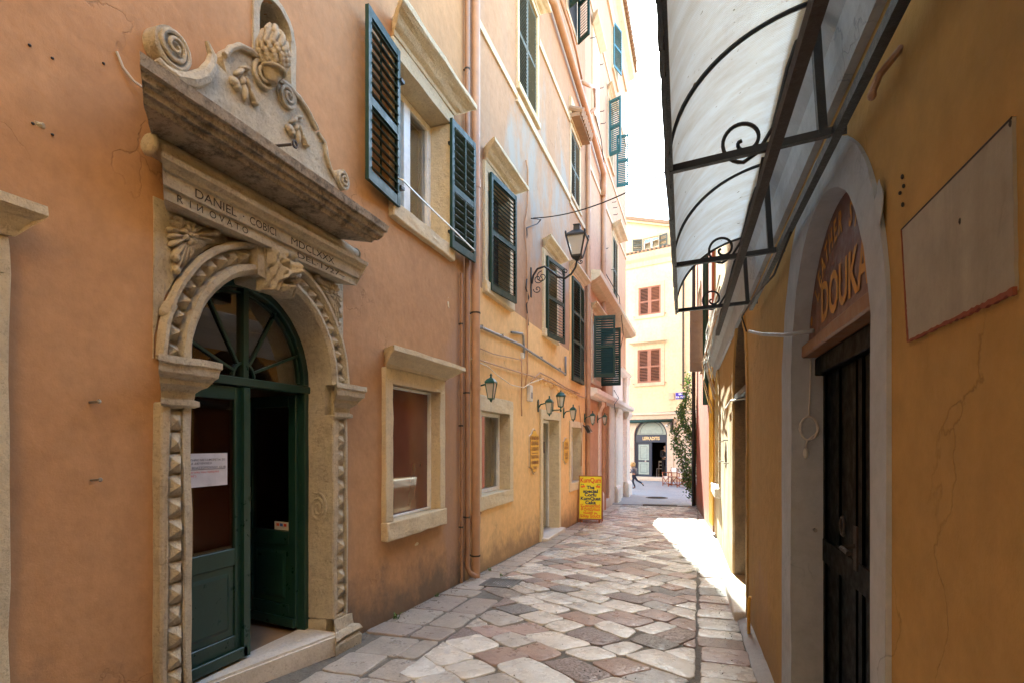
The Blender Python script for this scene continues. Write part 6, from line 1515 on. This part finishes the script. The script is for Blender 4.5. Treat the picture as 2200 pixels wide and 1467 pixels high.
# ================================================================== SANDWICH BOARD
KB = thing('sandwich_board', 'yellow A-frame board advertising kumquat cake in red and blue letters', 'sandwich board', (-2.41, 13.35, gz(13.35) + E))
KB['_o'] = (0, 0, 0); kb_loc = Vector(KB.location)
bw_, bh_, b0_ = .255, .98, .10
tl = math.radians(7)
def KF(x, n, z):                          # face frame: x right, n towards the viewer, z up the leaning board
    return Vector((x, -n - (.19 - z * math.sin(tl) ) , z * math.cos(tl)))
mb = MB(KF); mb.box(-bw_, bw_, -.012, .0, b0_, b0_ + bh_); mb.build('panel', M['signyellow'], KB)
mb = MB(KF); mb.box(-bw_ - .02, -bw_, -.03, .008, 0, b0_ + bh_ + .02); mb.box(bw_, bw_ + .02, -.03, .008, 0, b0_ + bh_ + .02); mb.box(-bw_, bw_, -.03, .008, b0_ + bh_, b0_ + bh_ + .02); mb.box(-bw_, bw_, -.03, .008, b0_ - .03, b0_); mb.build('frame', M['teak'], KB)
mb = MB(lambda x, n, z: Vector((x, .19 - z * math.sin(tl) - n, z * math.cos(tl)))); mb.box(-bw_ - .02, bw_ + .02, .0, .02, .10, b0_ + bh_); mb.box(-bw_ - .02, -bw_ + .02, 0, .02, 0, .10); mb.box(bw_ - .02, bw_ + .02, 0, .02, 0, .10); mb.build('back_panel', M['teak'], KB)
for x_ in (-bw_ + .03, bw_ - .07): mb = MB(KF); mb.box(x_, x_ + .05, -.05, -.031, 0, b0_ + .1); mb.build('leg', M['teak'], KB)
T_ = b0_ + bh_
for txt, z_, sz, wd, mt_ in (('KumQum', .905, .155, .94, 'ink_red'), ('The', .735, .105, .36, 'ink_navy'), ('special', .645, .105, .68, 'ink_navy'), ('Corfu', .56, .105, .54, 'ink_navy'), ('KumQuat', .47, .11, .92, 'ink_navy'), ('Cake', .375, .11, .48, 'ink_navy'), ('Κερκυραϊκό', .295, .092, .90, 'ink_orange'), ('Φανταστικό', .215, .092, .88, 'ink_orange'), ('γλυκό με', .135, .088, .66, 'ink_orange'), ('Κουμ Κουάτ', .055, .092, .92, 'ink_orange')):
    mb = MB(KF); text_bm(mb, txt, sz, width=wd * 2 * bw_, bold=.0045, n0=0, depth=.002, fn=lambda x, y, z_=z_: (x, b0_ + bh_ * z_ + y)); mb.build('lettering', M[mt_], KB, recalc=False)
for sx_ in (-1, 1):
    mb = MB(KF)
    for dx_, dz2 in ((0, 0), (.045, -.01)):
        mb.blob((sx_ * (.155 + dx_), .003, b0_ + bh_ * .775 + dz2 - .01), (.034, .006, .025), .5 * sx_, 12, 7)
    mb.build('kumquat_picture', M['fruit'], KB, smooth=True)
    mb = MB(KF); mb.blob((sx_ * .17, .005, b0_ + bh_ * .775 + .028), (.022, .005, .009), .4 * sx_, 10, 6); mb.blob((sx_ * .215, .005, b0_ + bh_ * .775 + .03), (.02, .005, .008), -.5 * sx_, 10, 6); mb.build('leaf_picture', M['leafgreen'], KB)
KB.rotation_euler = (0, 0, math.radians(6)); KB['_o'] = tuple(kb_loc)

# ================================================================== PEOPLE
def skin_mesh(name, verts, edges, rad, mat_, parent, lev=2, root=0, label=None):
    me = bpy.data.meshes.new(name); me.from_pydata([Vector(v) for v in verts], edges, []); me.materials.append(mat_)
    o = bpy.data.objects.new(name, me); COL.objects.link(o)
    sk = o.modifiers.new('skin', 'SKIN'); sb = o.modifiers.new('sub', 'SUBSURF'); sb.levels = lev; sb.render_levels = lev
    sk.use_smooth_shade = True
    for i, sv in enumerate(me.skin_vertices[0].data):
        r_ = rad[i]; sv.radius = (r_, r_) if not isinstance(r_, tuple) else r_; sv.use_root = (i == root)
    dg = bpy.context.evaluated_depsgraph_get(); dg.update()
    m2 = bpy.data.meshes.new_from_object(o.evaluated_get(dg)); bpy.data.objects.remove(o)
    for p in m2.polygons: p.use_smooth = True
    m2.name = name
    if not m2.materials: m2.materials.append(mat_)
    o = bpy.data.objects.new(name, m2); COL.objects.link(o)
    if parent is not None: o.parent = parent
    if label: o['label'] = label
    return o
def person(label, loc, rz, J, R_, scale=1, top_='cloth_black', legs_='cloth_black', hair=None, extra=None):
    """J: joints by name; one continuous body, clothes as slightly larger skins over it"""
    t = thing('person', label, 'person', loc)
    order = ['pelvis', 'waist', 'chest', 'neck', 'head0', 'head1', 'head2', 'shL', 'elL', 'wrL', 'haL', 'shR', 'elR', 'wrR', 'haR', 'hipL', 'knL', 'anL', 'toL', 'hipR', 'knR', 'anR', 'toR']
    ix = {k: i for i, k in enumerate(order)}
    ed = [('pelvis', 'waist'), ('waist', 'chest'), ('chest', 'neck'), ('neck', 'head0'), ('head0', 'head1'), ('head1', 'head2'), ('chest', 'shL'), ('shL', 'elL'), ('elL', 'wrL'), ('wrL', 'haL'), ('chest', 'shR'), ('shR', 'elR'), ('elR', 'wrR'), ('wrR', 'haR'),
          ('pelvis', 'hipL'), ('hipL', 'knL'), ('knL', 'anL'), ('anL', 'toL'), ('pelvis', 'hipR'), ('hipR', 'knR'), ('knR', 'anR'), ('anR', 'toR')]
    V = [Vector(J[k]) * scale for k in order]; Rr = [R_[k.rstrip('LR') if k not in R_ else k] * scale for k in order]
    b = skin_mesh('body', V, [(ix[a], ix[c]) for a, c in ed], Rr, M['skin'], t)
    def sub(names, e2, g, mt, nm):
        i2 = {k: i for i, k in enumerate(names)}
        return skin_mesh(nm, [V[ix[k]] for k in names], [(i2[a], i2[c]) for a, c in e2], [Rr[ix[k]] + g * scale for k in names], M[mt], t)
    sub(['pelvis', 'waist', 'chest', 'shL', 'elL', 'wrL', 'shR', 'elR', 'wrR'], [e for e in ed if all(q in ('pelvis', 'waist', 'chest', 'shL', 'elL', 'wrL', 'shR', 'elR', 'wrR') for q in e)], .016, top_, 'jacket')
    sub(['pelvis', 'hipL', 'knL', 'anL', 'hipR', 'knR', 'anR'], [e for e in ed if all(q in ('pelvis', 'hipL', 'knL', 'anL', 'hipR', 'knR', 'anR') for q in e)], .014, legs_, 'trousers')
    for sd_ in 'LR':
        a, c = V[ix['an' + sd_]], V[ix['to' + sd_]]; mb = MB(); m_ = (a + c) / 2 + Vector((0, 0, -.01)); d = (c - a)
        mb.blob((0, 0, 0), (d.length * .75, .048 * scale, .042 * scale), 0, 10, 7); bm_ = mb.bm; q = d.to_track_quat('X', 'Z'); bmesh.ops.rotate(bm_, verts=bm_.verts[:], cent=(0, 0, 0), matrix=q.to_matrix()); bmesh.ops.translate(bm_, verts=bm_.verts[:], vec=m_)
        o = mb.build('shoe', M['cloth_black'], None, smooth=True); o.parent = t
    h = V[ix['head1']]
    # face and ears, fingers
    f = Vector(J['face']).normalized(); sd2 = f.cross(Vector((0, 0, 1))).normalized(); hr = Rr[ix['head1']]
    mb = MB()
    mb.blob(tuple(h + f * hr * 1.02 + Vector((0, 0, -.10 * hr))), (.010 * scale, .014 * scale, .022 * scale))
    for s_ in (-1, 1): mb.blob(tuple(h + sd2 * s_ * hr * .98), (.012 * scale, .012 * scale, .03 * scale))
    o = mb.build('ears_and_nose', M['skin'], None, smooth=True); o.parent = t
    for hd, pr_ in (('haL', 'wrL'), ('haR', 'wrR')):
        a = V[ix[hd]]; d = (a - V[ix[pr_]]).normalized(); s3 = d.cross(Vector((0, 0, 1)) if abs(d.z) < .8 else Vector((1, 0, 0))).normalized()
        mb = MB()
        for k in range(4):
            q = a + s3 * (k - 1.5) * .019 * scale; L_ = (.055, .065, .06, .048)[k] * scale
            mb.tube([tuple(q), tuple(q + d * L_ * .5), tuple(q + d * L_ * .85 - Vector((0, 0, .4 * L_)))], [.009 * scale, .008 * scale, .006 * scale], 6)
        q = a - d * .02 * scale + s3 * -.04 * scale; mb.tube([tuple(q), tuple(q + (d - s3).normalized() * .045 * scale)], [.010 * scale, .007 * scale], 6)
        o = mb.build('hand', M['skin'], None, smooth=True); o.parent = t
    mb = MB()
    for s_ in (-1, 1): mb.blob(tuple(h + f * hr * .93 + sd2 * s_ * .032 * scale + Vector((0, 0, .01 * scale))), (.008 * scale,) * 3, 0, 7, 5)
    mb.tube([tuple(h + f * hr * .93 + sd2 * s_ * .022 * scale - Vector((0, 0, .052 * scale))) for s_ in (-1, 0, 1)], .004 * scale, 5)
    o = mb.build('eyes_and_mouth', M['boardred'], None); o.parent = t
    t.rotation_euler = (0, 0, rz)
    return t, V, ix, Rr
RA = dict(pelvis=.125, waist=.125, chest=.145, neck=.055, head0=.078, head1=.098, head2=.07, sh=.062, el=.045, wr=.03, ha=.036, hip=.09, kn=.058, an=.04, to=.034)
stand = dict(pelvis=(0, 0, .95), waist=(.0, 0, 1.10), chest=(.03, 0, 1.34), neck=(.06, 0, 1.49), head0=(.085, 0, 1.56), head1=(.10, 0, 1.64), head2=(.095, 0, 1.71), shL=(.03, .18, 1.40), elL=(.08, .24, 1.12), wrL=(.30, .10, 1.06), haL=(.37, .06, 1.06),
             shR=(.03, -.18, 1.40), elR=(.08, -.24, 1.12), wrR=(.30, -.10, 1.08), haR=(.37, -.05, 1.08), hipL=(0, .09, .88), knL=(.02, .10, .50), anL=(-.01, .10, .09), toL=(.13, .12, .04), hipR=(0, -.09, .88), knR=(.02, -.10, .50), anR=(-.01, -.10, .09), toR=(.13, -.12, .04), face=(1, 0, -.25))
pm = FF(.48, -.75, gz0 + .165)
t_, V_, ix_, Rr_ = person('bald man in dark clothes standing in the far shop doorway looking down at his hands', tuple(pm), math.radians(-72), stand, RA)
mb = MB(); mb.box(.36, .44, -.07, .07, 1.07, 1.075); mb.build('held_card', M['paper']).parent = t_
run_ = dict(pelvis=(0, 0, .95), waist=(.03, 0, 1.10), chest=(.08, 0, 1.34), neck=(.11, 0, 1.48), head0=(.12, 0, 1.55), head1=(.135, 0, 1.66), head2=(.13, 0, 1.76), shL=(.09, .17, 1.38), elL=(.22, .24, 1.17), wrL=(.42, .20, 1.14), haL=(.49, .19, 1.15),
            shR=(.06, -.17, 1.38), elR=(-.14, -.26, 1.20), wrR=(-.10, -.26, .95), haR=(-.06, -.26, .89), hipL=(.02, .09, .88), knL=(.10, .10, .50), anL=(-.06, .10, .10), toL=(.09, .11, .045), hipR=(-.02, -.09, .87), knR=(-.26, -.10, .55), anR=(-.62, -.10, .34), toR=(-.70, -.10, .20), face=(1, 0, 0))
RC = dict(RA); RC.update(head0=.10, head1=.135, head2=.10, chest=.14, waist=.13, sh=.065, kn=.06, an=.045)
sc2 = .62
gch = ray(1362, 1048); tt = 2.03 / -gch[2]
t_, V_, ix_, Rr_ = person('blond child in a grey jacket running left past the white corner of the pink house', (gch[0] * tt, gch[1] * tt, -2.03 + E), math.radians(197), run_, RC, sc2, 'cloth_grey', 'cloth_jeans')
h = V_[ix_['head1']]
mb = MB(); mb.blob(tuple(h + Vector((-.025, 0, .025))), (.105, .10, .115), 0, 14, 10)
for k in range(14):
    a = R.uniform(0, 6.28); mb.blob(tuple(h + Vector((-.06 + .07 * math.cos(a), .08 * math.sin(a), R.uniform(-.03, .09)))), (.035, .025, .05), 0, 7, 5)
mb.blob(tuple(h + Vector((-.10, 0, .09))), (.05, .04, .03), .5)
o = mb.build('hair', M['blond'], None, smooth=True); o.parent = t_
bp = thing('backpack', 'small grey backpack worn by the running child', 'backpack', tuple(Vector(t_.location)))
mb = MB(); c_ = V_[ix_['chest']]; mb.obox(tuple(c_ + Vector((-.14, 0, -.06))), (.055, .10, .14), Matrix.Rotation(.1, 3, 'Y')); mb.bevel(.03, 2); o = mb.build('bag', M['pipegrey'], None, smooth=True); o.parent = bp; bp.rotation_euler = t_.rotation_euler
for s_ in (-1, 1):
    mb = MB(); mb.tube([tuple(c_ + Vector((-.10, s_ * .07, .06))), tuple(c_ + Vector((.0, s_ * .075, .12))), tuple(c_ + Vector((.10, s_ * .075, .0))), tuple(c_ + Vector((-.06, s_ * .08, -.16)))], .012, 6); o = mb.build('strap', M['pipegrey'], None); o.parent = bp

# ================================================================== CAFE CHAIRS AND TABLE
def director(label, loc, rz):
    t = thing('folding_chair', label, 'chair', loc, 'wooden folding chairs outside the far shop')
    def part(name, fn, mt): mb = MB(); fn(mb); o = mb.build(name, M[mt], None); o.parent = t
    W_ = .27; D_ = .22
    for sx_ in (-1, 1):
        for sy_ in (-1, 1): part('leg', lambda m: m.box(sx_ * W_ - .018, sx_ * W_ + .018, sy_ * D_ - .018, sy_ * D_ + .018, 0, .62 if sy_ < 0 else .86), 'teak')
        part('armrest', lambda m: m.box(sx_ * W_ - .03, sx_ * W_ + .03, -D_ - .04, D_ - .02, .62, .645), 'teak')
        part('rail', lambda m: m.box(sx_ * W_ - .014, sx_ * W_ + .014, -D_, D_, .06, .10), 'teak')
        part('seat_rail', lambda m: m.box(sx_ * W_ - .017, sx_ * W_ + .017, -D_, D_, .42, .46), 'teak')
    for sy_ in (-1, 1):
        part('cross_brace', lambda m: (m.bar((-W_, sy_ * .2, .08), (W_, sy_ * .2, .42), .02, .035)), 'teak')
        part('cross_brace', lambda m: (m.bar((W_, sy_ * .2 - .022, .08), (-W_, sy_ * .2 - .022, .42), .02, .035)), 'teak')
    def seat(m):
        for k in range(8):
            x0, x1 = -W_ + .54 * k / 8, -W_ + .54 * (k + 1) / 8; z = lambda x: .445 - .03 * (1 - (x / W_) ** 2)
            m.hexa([(x0, -D_, z(x0) - .004), (x1, -D_, z(x1) - .004), (x1, D_, z(x1) - .004), (x0, D_, z(x0) - .004), (x0, -D_, z(x0)), (x1, -D_, z(x1)), (x1, D_, z(x1)), (x0, D_, z(x0))])
    part('seat', seat, 'canvas')
    part('backrest', lambda m: m.box(-W_ - .02, W_ + .02, D_ - .005, D_ + .005, .66, .84), 'canvas')
    t.rotation_euler = (0, 0, rz); return t
def gp(px, py):
    r_ = ray(px, py); t = 2.03 / -r_[2]; return (r_[0] * t, r_[1] * t, -2.03 + E)
c1 = director('wooden director chair with white canvas left of the little table', gp(1439, 1043), math.radians(-60))
c2 = copy_tree(c1); c2.location = gp(1470, 1046); c2.rotation_euler = (0, 0, math.radians(170)); c2['label'] = 'wooden director chair right of the little table, next to the vine'
tb = thing('cafe_table', 'small square wooden table between the two director chairs', 'table', gp(1455, 1041))
def part(name, fn, mt, t=tb): mb = MB(); fn(mb); o = mb.build(name, M[mt], None); o.parent = t
part('tabletop', lambda m: [m.box(-.32, .32, -.32 + k * .082, -.32 + k * .082 + .072, .70, .725) for k in range(8)], 'teak')
for sx_ in (-1, 1):
    part('leg', lambda m: m.bar((sx_ * .28, -.28, 0), (sx_ * .28, .24, .70), .03, .03), 'teak'); part('leg', lambda m: m.bar((sx_ * .24, .28, 0), (sx_ * .24, -.24, .70), .03, .03), 'teak')
ch = thing('white_chair', 'white slatted chair seen inside the far shop doorway', 'chair', tuple(FF(.12, -.9, gz0 + .16)))
mb = MB(FF); z_ = gz0 + .16
for a_ in (-.03, .29):
    for n_ in (-1.15, -.85): mb.box(a_, a_ + .03, n_, n_ + .03, z_, z_ + (.85 if n_ < -1 else .45))
mb.box(-.03, .32, -1.15, -.82, z_ + .43, z_ + .46); mb.box(-.03, .32, -1.15, -1.12, z_ + .78, z_ + .86); mb.box(-.03, .32, -1.15, -1.13, z_ + .6, z_ + .65); mb.build('frame', M['plasticwhite'], ch)

# ================================================================== VINE on the corner of the red house
def vine():
    t = thing('climbing_vine', 'leafy green vine climbing the dark pipe at the corner of the red house', 'vine', (-.2, 19.4, -2.03 + E))
    bm = bmesh.new(); tone = bm.loops.layers.float_color.new('tone'); rr = random.Random(3); off = Vector(t['_o'])
    stems = []
    for k in range(22):
        x, y = -.10 + rr.uniform(-.1, .08), 19.35 + rr.uniform(-.15, .25); z = -2.0 + rr.uniform(0, .8) if k < 10 else rr.uniform(-1.2, 1.2); pts = [Vector((x, y, z))]
        d = Vector((rr.uniform(-.5, -.1), rr.uniform(-.2, .3), 1))
        for i in range(rr.randint(8, 16)):
            d += Vector((rr.uniform(-.35, .25), rr.uniform(-.25, .25), rr.uniform(-.15, .15))); d.normalize()
            p = pts[-1] + d * .16
            lim = -.25 - .45 * math.exp(-((p.z - .1) / 1.15) ** 2)
            p.x = min(.0, max(lim + rr.uniform(-.08, .05), p.x)); p.y = min(19.8, max(19.12, p.y)); p.z = min(2.9, p.z)
            pts.append(p)
        stems.append(pts)
    for pts in stems:
        for p in pts[1:]:
            for _ in range(11):
                c = p + Vector((rr.gauss(0, .07), rr.gauss(0, .08), rr.gauss(0, .09))); s_ = rr.uniform(.022, .05)
                a = Vector((rr.uniform(-1, 1), rr.uniform(-1, 1), rr.uniform(-1, .3))).normalized(); b = a.orthogonal().normalized(); b.rotate(Matrix.Rotation(rr.uniform(0, 6.28), 3, a)); n_ = a.cross(b)
                P = [c + b * s_ * 1.3, c + n_ * s_ * .55 + b * .3 * s_, c + n_ * s_ * .5 - b * s_ * .5, c - b * s_, c - n_ * s_ * .5 - b * s_ * .5, c - n_ * s_ * .55 + b * s_ * .3]
                f = bm.faces.new([bm.verts.new(FW(*q) - off) for q in P]); k = min(1, max(0, rr.gauss(.45, .25)))
                for l in f.loops: l[tone] = (k, k, k, 1)
    me = bpy.data.meshes.new('leaves'); bm.to_mesh(me); bm.free(); me.materials.append(M['leaf']); o = bpy.data.objects.new('foliage', me); COL.objects.link(o); o.parent = t
    mb = MB(FW)
    for pts in stems: mb.tube([tuple(p) for p in pts], .008, 5)
    mb.tube([(-.06, 19.3, -2.03), (-.1, 19.32, -1.0), (-.06, 19.36, 0), (-.1, 19.3, 1.0)], .025, 7); mb.build('stem', M['bark'], t)
vine()
def weeds():
    rr = random.Random(5); first = None
    mb = MB()
    for k in range(16):
        a = rr.uniform(0, 6.28); L_ = rr.uniform(.03, .075); b = Vector((math.cos(a), math.sin(a), 0)); q = rr.uniform(.3, .9); n_ = Vector((-b.y, b.x, 0)) * .006
        p0 = Vector((rr.uniform(-.02, .02), rr.uniform(-.02, .02), 0)); p1 = p0 + b * L_ * .5 * q + Vector((0, 0, L_ * .6)); p2 = p0 + b * L_ * q + Vector((0, 0, L_ * .75))
        V = [mb.bm.verts.new(p) for p in (p0 - n_ * .4, p0 + n_ * .4, p1 + n_, p1 - n_)]; mb.bm.faces.new(V); mb.bm.faces.new([V[3], V[2], mb.bm.verts.new(p2)])
    bm_ = mb.bm; ly = bm_.loops.layers.float_color.new('tone')
    for f in bm_.faces:
        k = rr.uniform(.2, .7)
        for l in f.loops: l[ly] = (k, k, k, 1)
    o = mb.build('weed', M['leaf'], None, recalc=False)
    for i, (x, y, s_, lab) in enumerate(((-2.63, 4.62, 1.2, 'small green weed at the foot of the salmon wall below the window'), (-2.64, 5.5, .8, 'tiny weed at the wall foot between window and downpipes'), (-2.6, 7.0, .9, 'tiny weed in the joint just past the downpipes, at the orange wall'), (-2.35, 6.75, .7, 'tiny weed between slabs behind the square drain grate'), (.40, 6.05, .8, 'tiny weed at the foot of the ochre wall by the marble threshold'))):
        c = o if i == 0 else o.copy()
        if i: COL.objects.link(c)
        c.location = (x, y, gz(y) + E + .002); c.scale = (s_,) * 3; c.rotation_euler = (0, 0, i * 1.3); tag(c, lab, 'weed', 'weeds in the paving joints')
weeds()
def litter():
    rr = random.Random(9); mb = MB()
    for k in range(420):
        side = rr.random()
        if side < .55: y = rr.uniform(3.6, 9); x = -2.66 + abs(rr.gauss(0, .07))
        elif side < .75: y = rr.uniform(3, 9); x = .38 - .02 * y - abs(rr.gauss(0, .05))
        else: y = rr.uniform(3.2, 9); x = rr.uniform(-2.3, .3)
        s_ = rr.uniform(.003, .009); c = Vector((x, y, gz(y) + E + .004)); u = Vector((rr.uniform(-1, 1), rr.uniform(-1, 1), rr.uniform(-.2, .2))).normalized(); v_ = u.orthogonal().normalized(); w_ = u.cross(v_)
        P = [c + u * s_, c + v_ * s_ * .7, c - u * s_ * .8, c - v_ * s_ * .8, c + w_ * s_ * .6, c - w_ * s_ * .6]; V = [mb.bm.verts.new(p) for p in P]
        for a, b in ((0, 1), (1, 2), (2, 3), (3, 0)): mb.bm.faces.new([V[a], V[b], V[4]]); mb.bm.faces.new([V[b], V[a], V[5]])
    o = mb.build('grit', M['mortar'], None); tag(o, 'loose grit and crumbs of plaster along the foot of the walls', 'grit', kind='stuff')
litter()
# unseen block added behind the camera to cut light on the near walls
B8 = thing('townhouse', 'unseen block added behind the viewer to darken the near alley', 'building', (-1, -3, E), group='houses lining the alley')
mb = MB(FW); mb.box(-3.5, 1.5, -6, -2.6, -1.5, 14); mb.build('wall', M['orange'], B8)
for o in bpy.data.objects:
    if '_o' in o.keys(): del o['_o']
